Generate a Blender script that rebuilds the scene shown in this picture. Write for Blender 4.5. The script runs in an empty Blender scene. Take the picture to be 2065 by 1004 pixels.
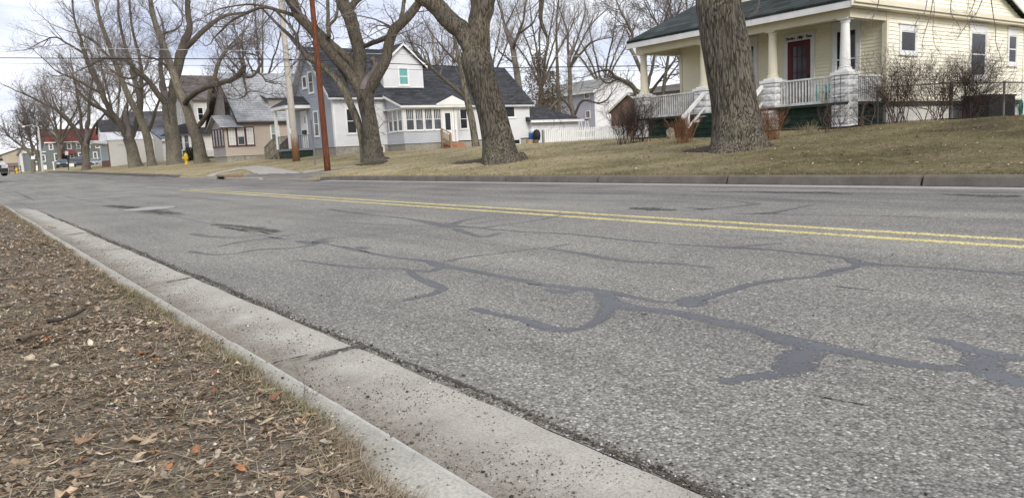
import bpy, bmesh, math, random
import numpy as np
from mathutils import Vector, Matrix, noise as mnoise
random.seed(7); RNG = np.random.default_rng(7)
SC = bpy.context.scene
COL = SC.collection
_OFF = {}
# ------------------------------------------------------------------ camera
F_PX, PW, PH, CAM_Z = 1545.0, 2065.0, 1004.0, 0.8
ROT = np.array([[0.5853922053549229, 0.07639707874306804, -0.8071427706851033],
                [0.8091969168090166, -0.1166527667248235, 0.5758406740082065],
                [-0.05016289202669074, -0.9902300835538019, -0.13010790094590408]])  # columns: right, down, forward
cam_d = bpy.data.cameras.new('camera'); cam = bpy.data.objects.new('camera', cam_d); COL.objects.link(cam)
cam_d.sensor_width = 36.0; cam_d.lens = F_PX / PW * 36.0; cam_d.clip_start = 0.05; cam_d.clip_end = 6000
_m = Matrix(((ROT[0, 0], -ROT[0, 1], -ROT[0, 2], 0), (ROT[1, 0], -ROT[1, 1], -ROT[1, 2], 0),
             (ROT[2, 0], -ROT[2, 1], -ROT[2, 2], CAM_Z), (0, 0, 0, 1)))
cam.matrix_world = _m
SC.camera = cam
SC.render.resolution_x = 1024; SC.render.resolution_y = 497
# ------------------------------------------------------------------ sky and sun (bright overcast)
SUN_EL, SUN_AZ = math.radians(33), math.radians(-14)      # azimuth of the sun measured from +X
world = bpy.data.worlds.new('World'); SC.world = world; world.use_nodes = True
_nt = world.node_tree; _nt.nodes.clear()
def wn(t, **k):
    n = _nt.nodes.new(t)
    for a, b in k.items(): setattr(n, a, b)
    return n
_out = wn('ShaderNodeOutputWorld'); _bg = wn('ShaderNodeBackground'); _bg.inputs['Strength'].default_value = 0.1
_sky = wn('ShaderNodeTexSky', sky_type='NISHITA'); _sky.sun_disc = False
_sky.sun_elevation = SUN_EL; _sky.sun_rotation = math.pi / 2 - SUN_AZ
_tc = wn('ShaderNodeTexCoord'); _mp = wn('ShaderNodeMapping'); _mp.inputs['Scale'].default_value = (1.0, 1.0, 3.4)
_mp.inputs['Location'].default_value = (0.35, 0.1, 0.25)
_n1 = wn('ShaderNodeTexNoise'); _n1.inputs['Scale'].default_value = 2.6; _n1.inputs['Detail'].default_value = 7; _n1.inputs['Roughness'].default_value = 0.55
_n1.inputs['Distortion'].default_value = 0.35
_cr = wn('ShaderNodeValToRGB'); _e = _cr.color_ramp.elements
_e[0].position = 0.31; _e[0].color = (4.6, 5.0, 6.5, 1)
_e[1].position = 0.57; _e[1].color = (9.6, 9.7, 10.0, 1)
_el = _cr.color_ramp.elements.new(0.43); _el.color = (6.3, 6.6, 7.7, 1)
_mix = wn('ShaderNodeMix', data_type='RGBA'); _mix.inputs['Factor'].default_value = 0.88
_nt.links.new(_tc.outputs['Generated'], _mp.inputs['Vector']); _nt.links.new(_mp.outputs['Vector'], _n1.inputs['Vector'])
_nt.links.new(_n1.outputs['Fac'], _cr.inputs['Fac'])
_nt.links.new(_sky.outputs['Color'], _mix.inputs[6]); _nt.links.new(_cr.outputs['Color'], _mix.inputs[7])
_nt.links.new(_mix.outputs[2], _bg.inputs['Color']); _nt.links.new(_bg.outputs['Background'], _out.inputs['Surface'])
sun_d = bpy.data.lights.new('sun', 'SUN'); sun_d.energy = 2.0; sun_d.angle = math.radians(26); sun_d.color = (1.0, 0.95, 0.87)
sun = bpy.data.objects.new('sun', sun_d); COL.objects.link(sun)
_sv = Vector((math.cos(SUN_EL) * math.cos(SUN_AZ), math.cos(SUN_EL) * math.sin(SUN_AZ), math.sin(SUN_EL)))
sun.rotation_euler = _sv.to_track_quat('Z', 'Y').to_euler()
SC.view_settings.view_transform = 'Standard'; SC.view_settings.look = 'None'
SC.view_settings.exposure = 0.5; SC.view_settings.gamma = 1.0
SC.cycles.max_bounces = 6; SC.cycles.transparent_max_bounces = 12
SC.cycles.use_denoising = True

# ------------------------------------------------------------------ pixel -> place helpers (photograph pixels, 2065 wide)
def ray(x, y): return ROT @ np.array([x - PW / 2, y - PH / 2, F_PX])
def at_z(x, y, z=0.0):
    d = ray(x, y); t = (z - CAM_Z) / d[2]; return np.array([d[0] * t, d[1] * t, z])
def at_d(x, y, d):
    return ray(x, y) * (d / F_PX) + np.array([0, 0, CAM_Z])
def at_Y(x, y, Y):
    d = ray(x, y); t = Y / d[1]; return np.array([d[0] * t, Y, CAM_Z + d[2] * t])
def at_X(x, y, X):
    d = ray(x, y); t = X / d[0]; return np.array([X, d[1] * t, CAM_Z + d[2] * t])

# ------------------------------------------------------------------ value noise for geometry
_tab = np.random.default_rng(99).random((256, 256))
def vnoise(x, y, s=0):
    x = np.asarray(x, float) + s * 17.31; y = np.asarray(y, float) + s * 7.77
    xi = np.floor(x).astype(int); yi = np.floor(y).astype(int); fx = x - xi; fy = y - yi
    fx = fx * fx * (3 - 2 * fx); fy = fy * fy * (3 - 2 * fy)
    a = _tab[xi % 256, yi % 256]; b = _tab[(xi + 1) % 256, yi % 256]; c = _tab[xi % 256, (yi + 1) % 256]; d = _tab[(xi + 1) % 256, (yi + 1) % 256]
    return (a * (1 - fx) + b * fx) * (1 - fy) + (c * (1 - fx) + d * fx) * fy
def fbm(x, y, s=0, o=4):
    v = 0; a = 0.5; f = 1.0
    for i in range(o): v = v + a * vnoise(np.asarray(x) * f, np.asarray(y) * f, s + i * 3); a *= 0.5; f *= 2.03
    return v

# ------------------------------------------------------------------ objects
def put(name, verts, faces, mat, parent=None, smooth=False, uv=None, col=None):
    """one mesh object; verts are world coordinates, moved into the parent's frame"""
    off = np.array(_OFF[parent.name]) if parent is not None else np.zeros(3)
    me = bpy.data.meshes.new(name)
    v = np.asarray(verts, float) - off
    if isinstance(faces, np.ndarray):
        nf, k = faces.shape
        me.vertices.add(len(v)); me.vertices.foreach_set('co', v.astype(np.float32).ravel())
        me.loops.add(nf * k); me.loops.foreach_set('vertex_index', faces.astype(np.int32).ravel())
        me.polygons.add(nf); me.polygons.foreach_set('loop_start', np.arange(0, nf * k, k, dtype=np.int32))
        me.update(calc_edges=True)
    else:
        me.from_pydata([tuple(p) for p in v], [], faces); me.update()
    if smooth: me.polygons.foreach_set('use_smooth', np.ones(len(me.polygons), bool))
    if col is not None:
        a = me.color_attributes.new('Col', 'FLOAT_COLOR', 'POINT')
        c = np.ones((len(v), 4), np.float32); c[:, :3] = col
        a.data.foreach_set('color', c.ravel())
    if uv is not None:
        l = me.uv_layers.new(name='UVMap')
        vi = np.zeros(len(me.loops), np.int32); me.loops.foreach_get('vertex_index', vi)
        l.data.foreach_set('uv', np.asarray(uv, np.float32)[vi].ravel())
    if mat is not None: me.materials.append(mat)
    o = bpy.data.objects.new(name, me); COL.objects.link(o)
    if parent is not None:
        o.parent = parent; _OFF[o.name] = [float(t) for t in off]
    else: _OFF[o.name] = [0.0, 0.0, 0.0]
    return o
def tag(o, label=None, cat=None, group=None, kind=None):
    if label: o['label'] = label
    if cat: o['category'] = cat
    if group: o['group'] = group
    if kind: o['kind'] = kind
    return o
def thing(name, loc, label, cat, group=None):
    o = bpy.data.objects.new(name, None); COL.objects.link(o); o.location = tuple(loc); _OFF[o.name] = [float(t) for t in loc]
    o.empty_display_size = 0.2
    return tag(o, label, cat, group)
def dup(root, loc, rz, label, scale=1.0, group=None):
    def cp(o, par):
        c = o.copy(); COL.objects.link(c)
        if par is not None: c.parent = par
        for ch in o.children: cp(ch, c)
        return c
    c = cp(root, None); c.location = tuple(loc); c.rotation_euler = (0, 0, rz); c.scale = (scale,) * 3
    c['label'] = label
    if group: c['group'] = group
    return c
class MB:
    def __init__(s): s.v = []; s.f = []
    def add(s, vs, fs):
        n = len(s.v); s.v += [tuple(map(float, p)) for p in vs]; s.f += [tuple(i + n for i in q) for q in fs]; return s
    def box(s, x0, x1, y0, y1, z0, z1):
        return s.add([(x0, y0, z0), (x1, y0, z0), (x1, y1, z0), (x0, y1, z0), (x0, y0, z1), (x1, y0, z1), (x1, y1, z1), (x0, y1, z1)],
                     [(0, 3, 2, 1), (4, 5, 6, 7), (0, 1, 5, 4), (1, 2, 6, 5), (2, 3, 7, 6), (3, 0, 4, 7)])
    def quad(s, a, b, c, d): return s.add([a, b, c, d], [(0, 1, 2, 3)])
    def poly(s, pts): return s.add(pts, [tuple(range(len(pts)))])
    def hexa(s, lo, hi):     # two quads joined
        return s.add(list(lo) + list(hi), [(3, 2, 1, 0), (4, 5, 6, 7), (0, 1, 5, 4), (1, 2, 6, 5), (2, 3, 7, 6), (3, 0, 4, 7)])
    def prism(s, pts, d):    # polygon extruded by vector d
        n = len(pts); d = np.array(d, float); q = [np.array(p, float) + d for p in pts]
        return s.add(list(pts) + q, [tuple(range(n - 1, -1, -1)), tuple(range(n, 2 * n))] + [(i, (i + 1) % n, n + (i + 1) % n, n + i) for i in range(n)])
    def bar(s, a, b, w, h=None, up=(0, 0, 1)):
        h = h or w; a = np.array(a, float); b = np.array(b, float); t = b - a; t /= np.linalg.norm(t)
        u = np.array(up, float)
        if abs(t @ u) > .95: u = np.array((1.0, 0, 0))
        r = np.cross(t, u); r /= np.linalg.norm(r); u = np.cross(r, t)
        c = [(-w / 2, -h / 2), (w / 2, -h / 2), (w / 2, h / 2), (-w / 2, h / 2)]
        return s.hexa([a + r * p + u * q for p, q in c], [b + r * p + u * q for p, q in c])
    def tube(s, pts, rad, n=8, caps=True):
        pts = [np.array(p, float) for p in pts]; m = len(pts)
        rad = rad if hasattr(rad, '__len__') else [rad] * m
        vs = []; fs = []
        for i, p in enumerate(pts):
            t = pts[min(i + 1, m - 1)] - pts[max(i - 1, 0)]; t /= (np.linalg.norm(t) + 1e-9)
            u = np.array((0, 0, 1.0)) if abs(t[2]) < .9 else np.array((1.0, 0, 0))
            r = np.cross(t, u); r /= np.linalg.norm(r); u = np.cross(r, t)
            for k in range(n):
                a = 2 * math.pi * k / n; vs.append(p + (r * math.cos(a) + u * math.sin(a)) * rad[i])
        for i in range(m - 1):
            for k in range(n): fs.append((i * n + k, i * n + (k + 1) % n, (i + 1) * n + (k + 1) % n, (i + 1) * n + k))
        if caps: fs += [tuple(range(n - 1, -1, -1)), tuple((m - 1) * n + k for k in range(n))]
        return s.add(vs, fs)
    def lathe(s, c, prof, n=20, axis=2):
        vs = []; fs = []; m = len(prof)
        for r, h in prof:
            for k in range(n):
                a = 2 * math.pi * k / n; p = [r * math.cos(a), r * math.sin(a), h]
                if axis == 0: p = [h, p[0], p[1]]
                if axis == 1: p = [p[0], h, p[1]]
                vs.append((c[0] + p[0], c[1] + p[1], c[2] + p[2]))
        for i in range(m - 1):
            for k in range(n): fs.append((i * n + k, i * n + (k + 1) % n, (i + 1) * n + (k + 1) % n, (i + 1) * n + k))
        fs += [tuple(range(n - 1, -1, -1)), tuple((m - 1) * n + k for k in range(n))]
        return s.add(vs, fs)
    def build(s, name, mat, parent=None, smooth=False, bevel=0):
        o = put(name, s.v, s.f, mat, parent, smooth)
        if bevel:
            bm = bmesh.new(); bm.from_mesh(o.data)
            bmesh.ops.bevel(bm, geom=bm.edges[:], offset=bevel, segments=2, affect='EDGES', profile=0.6)
            bm.to_mesh(o.data); bm.free()
        return o

# ------------------------------------------------------------------ materials
def new_mat(name):
    m = bpy.data.materials.new(name); m.use_nodes = True; nt = m.node_tree; b = nt.nodes['Principled BSDF']
    b.inputs['Specular IOR Level'].default_value = 0.3
    return m, nt, b
def N(nt, t, **k):
    n = nt.nodes.new(t)
    for a, b in k.items():
        if a in ('ins',):
            for i, v in b.items(): n.inputs[i].default_value = v
        else: setattr(n, a, b)
    return n
def ramp(nt, stops, fac=None):
    r = N(nt, 'ShaderNodeValToRGB'); e = r.color_ramp.elements
    while len(e) < len(stops): e.new(0.5)
    for i, (p, c) in enumerate(stops): e[i].position = p; e[i].color = (*c, 1) if len(c) == 3 else c
    if fac is not None: nt.links.new(fac, r.inputs['Fac'])
    return r
def coords(nt, scale=(1, 1, 1), which='Object', rot=(0, 0, 0)):
    t = N(nt, 'ShaderNodeTexCoord'); m = N(nt, 'ShaderNodeMapping'); m.inputs['Scale'].default_value = scale; m.inputs['Rotation'].default_value = rot
    nt.links.new(t.outputs[which], m.inputs['Vector']); return m.outputs['Vector']
def mixc(nt, fac, a, b, mode='MIX'):
    m = N(nt, 'ShaderNodeMix', data_type='RGBA', blend_type=mode)
    for v, i in ((fac, 0), (a, 6), (b, 7)):
        if hasattr(v, 'is_linked'): nt.links.new(v, m.inputs[i])
        elif i == 0: m.inputs[0].default_value = v
        else: m.inputs[i].default_value = (*v, 1)
    return m.outputs[2]
def noisy(name, c1, c2, scale=3.0, rough=0.8, bump=0.0, bscale=None, stretch=(1, 1, 1), detail=5, c3=None, s3=0.4, spec=0.3, lo=.35, hi=.68, bdist=0.02):
    m, nt, b = new_mat(name); L = nt.links
    v = coords(nt, stretch)
    n = N(nt, 'ShaderNodeTexNoise', ins={'Scale': scale, 'Detail': detail, 'Roughness': .6}); L.new(v, n.inputs['Vector'])
    r = ramp(nt, [(lo, c1), (hi, c2)], n.outputs['Fac']); c = r.outputs['Color']
    if c3:
        n3 = N(nt, 'ShaderNodeTexNoise', ins={'Scale': s3, 'Detail': 4}); L.new(v, n3.inputs['Vector'])
        r3 = ramp(nt, [(.45, (0, 0, 0)), (.65, (1, 1, 1))], n3.outputs['Fac']); c = mixc(nt, r3.outputs['Color'], c, c3)
    L.new(c, b.inputs['Base Color']); b.inputs['Roughness'].default_value = rough; b.inputs['Specular IOR Level'].default_value = spec
    if bump:
        nb = N(nt, 'ShaderNodeTexNoise', ins={'Scale': bscale or scale * 3, 'Detail': 6}); L.new(v, nb.inputs['Vector'])
        bp = N(nt, 'ShaderNodeBump', ins={'Strength': bump, 'Distance': bdist}); L.new(nb.outputs['Fac'], bp.inputs['Height']); L.new(bp.outputs['Normal'], b.inputs['Normal'])
    return m
def plain(name, c, rough=0.6, metal=0.0, spec=0.4, coat=0.0):
    m, nt, b = new_mat(name); b.inputs['Roughness'].default_value = rough
    b.inputs['Metallic'].default_value = metal; b.inputs['Specular IOR Level'].default_value = spec; b.inputs['Coat Weight'].default_value = coat
    n = N(nt, 'ShaderNodeTexNoise', ins={'Scale': 6.0, 'Detail': 3}); nt.links.new(coords(nt), n.inputs['Vector'])
    r = ramp(nt, [(.3, tuple(x * .86 for x in c)), (.7, tuple(min(1, x * 1.08) for x in c))], n.outputs['Fac'])
    nt.links.new(r.outputs['Color'], b.inputs['Base Color'])
    return m
def glass_mat(name, c=(.012, .015, .018), rough=.08, spec=.3):
    m, nt, b = new_mat(name); b.inputs['Roughness'].default_value = rough; b.inputs['Specular IOR Level'].default_value = spec
    n = N(nt, 'ShaderNodeTexNoise', ins={'Scale': 1.3, 'Detail': 2}); nt.links.new(coords(nt), n.inputs['Vector'])
    r = ramp(nt, [(.35, c), (.7, tuple(min(1, x * 2.2) for x in c))], n.outputs['Fac']); nt.links.new(r.outputs['Color'], b.inputs['Base Color'])
    return m
def siding_mat(name, c, dirt=.12):
    return noisy(name, tuple(x * (1 - dirt) for x in c), c, scale=.8, rough=.55, stretch=(1, 1, 2.0), detail=6, lo=.25, hi=.6)
def shingle_mat(name, c1, c2, along='Y', size=1.0):
    m, nt, b = new_mat(name); L = nt.links
    t = N(nt, 'ShaderNodeTexCoord'); sp = N(nt, 'ShaderNodeSeparateXYZ'); L.new(t.outputs['Object'], sp.inputs[0])
    cb = N(nt, 'ShaderNodeCombineXYZ'); L.new(sp.outputs[along], cb.inputs['X']); L.new(sp.outputs['Z'], cb.inputs['Y'])
    br = N(nt, 'ShaderNodeTexBrick', offset=.5, ins={'Scale': 1.0, 'Mortar Size': .012, 'Brick Width': .32 * size, 'Row Height': .075 * size, 'Color1': (*c1, 1), 'Color2': (*c2, 1), 'Mortar': (*(x * .45 for x in c1), 1)})
    L.new(cb.outputs[0], br.inputs['Vector'])
    n = N(nt, 'ShaderNodeTexNoise', ins={'Scale': 1.1, 'Detail': 6}); L.new(t.outputs['Object'], n.inputs['Vector'])
    r = ramp(nt, [(.3, (.7, .7, .7)), (.7, (1.25, 1.25, 1.25))], n.outputs['Fac'])
    c = mixc(nt, 1.0, br.outputs['Color'], r.outputs['Color'], 'MULTIPLY'); L.new(c, b.inputs['Base Color'])
    b.inputs['Roughness'].default_value = .9
    bp = N(nt, 'ShaderNodeBump', ins={'Strength': .5, 'Distance': .012}); L.new(br.outputs['Fac'], bp.inputs['Height']); bp.invert = True; L.new(bp.outputs['Normal'], b.inputs['Normal'])
    return m
def block_mat(name, c1, c2, along='Y', bw=.4, rh=.2, mort=(.3, .29, .27)):
    m, nt, b = new_mat(name); L = nt.links
    t = N(nt, 'ShaderNodeTexCoord'); sp = N(nt, 'ShaderNodeSeparateXYZ'); L.new(t.outputs['Object'], sp.inputs[0])
    cb = N(nt, 'ShaderNodeCombineXYZ'); L.new(sp.outputs[along], cb.inputs['X']); L.new(sp.outputs['Z'], cb.inputs['Y'])
    br = N(nt, 'ShaderNodeTexBrick', offset=.5, ins={'Scale': 1.0, 'Mortar Size': .012, 'Brick Width': bw, 'Row Height': rh, 'Color1': (*c1, 1), 'Color2': (*c2, 1), 'Mortar': (*mort, 1)})
    L.new(cb.outputs[0], br.inputs['Vector'])
    n = N(nt, 'ShaderNodeTexNoise', ins={'Scale': 9.0, 'Detail': 6}); L.new(t.outputs['Object'], n.inputs['Vector'])
    r = ramp(nt, [(.3, (.75, .75, .75)), (.7, (1.15, 1.15, 1.15))], n.outputs['Fac'])
    c = mixc(nt, 1.0, br.outputs['Color'], r.outputs['Color'], 'MULTIPLY'); L.new(c, b.inputs['Base Color']); b.inputs['Roughness'].default_value = .9
    return m
def vcol_mat(name, rough=.8, spec=.2, transl=0.0, mult=1.0, nscale=40.0):
    m, nt, b = new_mat(name); L = nt.links
    a = N(nt, 'ShaderNodeAttribute', attribute_name='Col')
    n = N(nt, 'ShaderNodeTexNoise', ins={'Scale': nscale, 'Detail': 4}); L.new(coords(nt), n.inputs['Vector'])
    r = ramp(nt, [(.3, (.72 * mult,) * 3), (.7, (1.2 * mult,) * 3)], n.outputs['Fac'])
    L.new(mixc(nt, 1.0, a.outputs['Color'], r.outputs['Color'], 'MULTIPLY'), b.inputs['Base Color'])
    b.inputs['Roughness'].default_value = rough; b.inputs['Specular IOR Level'].default_value = spec
    return m
# ================================================================== GROUND
def sstep(a, b, x): t = np.clip((np.asarray(x, float) - a) / (b - a), 0, 1); return t * t * (3 - 2 * t)
def rise(X):                                   # the street climbs gently away to the left
    d = np.clip(-40.0 - np.asarray(X, float), 0, 78); return .009 * d * sstep(0, 14, d)
def prof(Y):
    Y = np.asarray(Y, float)
    p = .135 + .083 * np.clip(Y - 10.95, 0, 9.6) + .02 * sstep(10.9, 11.5, Y)
    return np.where(Y > 20.5, .955 + .006 * np.clip(Y - 20.5, 0, 40), p)
def pmouth(Y): return np.interp(Y, [10.7, 12.0, 14.0, 17.0, 20.5, 60], [.0, .06, .26, .60, .95, 1.15])
def wmouth(X): return sstep(-50.5, -47.5, X) * (1 - sstep(-29.2, -27.4, X))
def terr(X, Y):
    w = wmouth(X)
    z = prof(Y) * (1 - w) + pmouth(Y) * w
    mound = .07 * np.exp(-(((np.asarray(X) + 12.0) / 1.3) ** 2 + ((np.asarray(Y) - 15.4) / 1.0) ** 2))
    mound = mound + .12 * np.exp(-(((np.asarray(X) + 20.7) / 1.1) ** 2 + ((np.asarray(Y) - 14.4) / 1.0) ** 2)) + .08 * np.exp(-(((np.asarray(X) + 31.9) / 1.2) ** 2 + ((np.asarray(Y) - 15.4) / 1.0) ** 2))
    bump = (.06 * (fbm(np.asarray(X) * .55, np.asarray(Y) * .55, 5) - .5) + .03 * (fbm(np.asarray(X) * 2.1, np.asarray(Y) * 2.1, 9) - .5)) * sstep(11.0, 12.5, Y)
    return z + rise(X) + mound + bump
def at_T(x, y):
    d = ray(x, y); lo, hi = 10.8 / d[1], 90.0 / d[1]
    ts = np.linspace(lo, hi, 900); P = d[None] * ts[:, None]; zz = P[:, 2] + CAM_Z; g = terr(P[:, 0], P[:, 1])
    k = np.argmax(zz <= g); k = k if zz[k] <= g[k] else len(ts) - 1
    return np.array([P[k, 0], P[k, 1], float(g[k])])
def gridmesh(xs, ys, zf, keep=None):
    X, Y = np.meshgrid(xs, ys, indexing='ij'); Z = zf(X, Y); v = np.stack([X, Y, Z], -1).reshape(-1, 3)
    nx, ny = len(xs), len(ys); i, j = np.meshgrid(np.arange(nx - 1), np.arange(ny - 1), indexing='ij')
    a = i * ny + j; f = np.stack([a, a + ny, a + ny + 1, a + 1], -1).reshape(-1, 4)
    if keep is not None:
        cx = (xs[:-1] + xs[1:]) / 2; cy = (ys[:-1] + ys[1:]) / 2; CX, CY = np.meshgrid(cx, cy, indexing='ij')
        f = f[keep(CX, CY).reshape(-1)]
        u = np.unique(f); mp = np.zeros(len(v), int); mp[u] = np.arange(len(u)); v = v[u]; f = mp[f]
    return v, f

# --- lawn material
m_lawn, nt, b_ = new_mat('winter_lawn'); L = nt.links
v_ = coords(nt)
n1 = N(nt, 'ShaderNodeTexNoise', ins={'Scale': .55, 'Detail': 6, 'Roughness': .65}); L.new(v_, n1.inputs['Vector'])
n2 = N(nt, 'ShaderNodeTexNoise', ins={'Scale': 7.0, 'Detail': 9, 'Roughness': .78}); L.new(v_, n2.inputs['Vector'])
c_a = ramp(nt, [(.36, (.21, .182, .105)), (.5, (.30, .258, .16)), (.66, (.37, .32, .21))], n1.outputs['Fac']).outputs['Color']
c_b = ramp(nt, [(.3, (.42, .41, .39)), (.5, (.95, .94, .92)), (.7, (1.5, 1.46, 1.36))], n2.outputs['Fac']).outputs['Color']
t_ = N(nt, 'ShaderNodeTexCoord'); sx_ = N(nt, 'ShaderNodeSeparateXYZ'); L.new(t_.outputs['Object'], sx_.inputs[0])
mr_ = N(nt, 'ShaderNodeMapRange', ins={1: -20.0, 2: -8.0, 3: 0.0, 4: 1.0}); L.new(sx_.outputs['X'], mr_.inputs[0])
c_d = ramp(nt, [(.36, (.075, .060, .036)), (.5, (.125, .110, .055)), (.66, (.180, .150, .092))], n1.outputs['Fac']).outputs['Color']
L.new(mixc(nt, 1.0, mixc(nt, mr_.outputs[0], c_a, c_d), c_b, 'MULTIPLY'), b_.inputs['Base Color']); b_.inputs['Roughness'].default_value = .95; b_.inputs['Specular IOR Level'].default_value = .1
bp = N(nt, 'ShaderNodeBump', ins={'Strength': .6, 'Distance': .04}); L.new(n2.outputs['Fac'], bp.inputs['Height']); L.new(bp.outputs['Normal'], b_.inputs['Normal'])
m_earth = noisy('bare_earth', (.07, .055, .04), (.13, .105, .08), scale=6, rough=.95, bump=.5, bscale=40)

xs = np.concatenate([np.arange(-420, -150, 6), np.arange(-150, -70, 1.2), np.arange(-70, -26, .4), np.arange(-26, 2, .22), np.arange(2, 14, 1.0), np.arange(14, 90, 6)])
ys = np.concatenate([[10.83, 10.90], np.arange(11.0, 21, .16), np.arange(21, 42, .8), np.arange(42, 420, 9)])
v, f = gridmesh(xs, ys, terr)
v[:, 2] = np.where(v[:, 1] < 10.85, -.06, np.where(v[:, 1] < 10.95, terr(v[:, 0], np.full(len(v), 11.0)) - .01, v[:, 2]))
lawn = put('lawn', v, f, m_lawn, smooth=True); tag(lawn, kind='structure')
base = put('ground', [(-2500, -2500, -.4), (2500, -2500, -.4), (2500, 2500, -.4), (-2500, 2500, -.4)], [(0, 1, 2, 3)], m_earth); tag(base, kind='structure')

# --- chip-seal road
def road_mat(name, dark=1.0):
    m, nt, b = new_mat(name); L = nt.links; v = coords(nt)
    vo = N(nt, 'ShaderNodeTexVoronoi', ins={'Scale': 104.0}); L.new(v, vo.inputs['Vector'])
    sp = N(nt, 'ShaderNodeSeparateColor'); L.new(vo.outputs['Color'], sp.inputs[0])
    c = ramp(nt, [(0, (.118, .113, .101)), (.16, (.185, .177, .159)), (.55, (.245, .235, .211)), (.88, (.312, .299, .268)), (1, (.49, .47, .43))], sp.outputs[0]).outputs['Color']
    v2 = N(nt, 'ShaderNodeTexVoronoi', ins={'Scale': 205.0}); L.new(v, v2.inputs['Vector'])
    s2 = N(nt, 'ShaderNodeSeparateColor'); L.new(v2.outputs['Color'], s2.inputs[0])
    c = mixc(nt, 1.0, c, ramp(nt, [(0, (.70, .70, .70)), (.5, (1, 1, 1)), (1, (1.25, 1.25, 1.25))], s2.outputs[0]).outputs['Color'], 'MULTIPLY')
    # gaps between stones, darkened in the colour for the shadows there
    g = ramp(nt, [(.45, (1, 1, 1)), (.95, (.42, .42, .42))], vo.outputs['Distance'])
    ds = N(nt, 'ShaderNodeMath', operation='MULTIPLY', ins={1: 78.0}); ds.inputs[1].default_value = 1.0
    c = mixc(nt, 1.0, c, g.outputs['Color'], 'MULTIPLY')
    # wear along the wheel tracks, patches
    vw = coords(nt, (.12, .9, 1)); n = N(nt, 'ShaderNodeTexNoise', ins={'Scale': 1.4, 'Detail': 6, 'Roughness': .6}); L.new(vw, n.inputs['Vector'])
    c = mixc(nt, 1.0, c, ramp(nt, [(.3, (.74, .74, .76)), (.52, (1, 1, 1)), (.75, (1.2, 1.19, 1.15))], n.outputs['Fac']).outputs['Color'], 'MULTIPLY')
    n4 = N(nt, 'ShaderNodeTexNoise', ins={'Scale': .5, 'Detail': 5}); L.new(v, n4.inputs['Vector'])
    c = mixc(nt, 1.0, c, ramp(nt, [(.35, (.88, .88, .9)), (.65, (1.1, 1.1, 1.08))], n4.outputs['Fac']).outputs['Color'], 'MULTIPLY')
    # far lane: older, darker, slightly violet surface (a real change of paving at the centre line)
    spx = N(nt, 'ShaderNodeSeparateXYZ'); t = N(nt, 'ShaderNodeTexCoord'); L.new(t.outputs['Object'], spx.inputs[0])
    fl = N(nt, 'ShaderNodeMapRange', ins={1: 6.6, 2: 8.2, 3: 0.0, 4: 1.0}); L.new(spx.outputs['Y'], fl.inputs[0])
    vf = coords(nt, (.3, 2.2, 1)); nf = N(nt, 'ShaderNodeTexNoise', ins={'Scale': 1.0, 'Detail': 7, 'Roughness': .7}); L.new(vf, nf.inputs['Vector'])
    far = ramp(nt, [(.36, (.52, .50, .54)), (.48, (.80, .785, .815)), (.68, (1.0, .99, 1.0))], nf.outputs['Fac']).outputs['Color']
    far = mixc(nt, fl.outputs[0], (1, 1, 1), far); c = mixc(nt, 1.0, c, far, 'MULTIPLY')
    L.new(c, b.inputs['Base Color']); b.inputs['Roughness'].default_value = .88; b.inputs['Specular IOR Level'].default_value = .25
    bp = N(nt, 'ShaderNodeBump', ins={'Strength': .55, 'Distance': .006}); bp.invert = True
    L.new(vo.outputs['Distance'], bp.inputs['Height']); L.new(bp.outputs['Normal'], b.inputs['Normal'])
    return m
m_road = road_mat('chip_seal')
xs = np.concatenate([np.arange(-420, -60, 8), np.arange(-60, -20, 2), np.arange(-20, 30, 5), [90]])
v, f = gridmesh(xs, np.array([1.285, 3, 5, 7, 9, 10.31]), lambda X, Y: rise(X))
road = put('road', v, f, m_road); tag(road, kind='structure')
v, f = gridmesh(np.array([-48.6, -36, -24, -19.3]), np.linspace(-60, 1.284, 13), lambda X, Y: rise(X) + 0 * Y - .004)
side = put('side_road', v, f, m_road); tag(side, kind='structure')
v, f = gridmesh(np.arange(-54.0, -26.5, .75), np.array([10.31, 10.6, 10.86, 11.3, 12, 12.9]), lambda X, Y: np.where(Y < 10.9, rise(X) - .002, terr(X, Y) + .012), keep=lambda X, Y: (Y < 10.86) | ((X > -41.5) & (X < -29.6)))
apron = put('driveway_apron', v, f, m_road); tag(apron, kind='structure')

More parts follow.
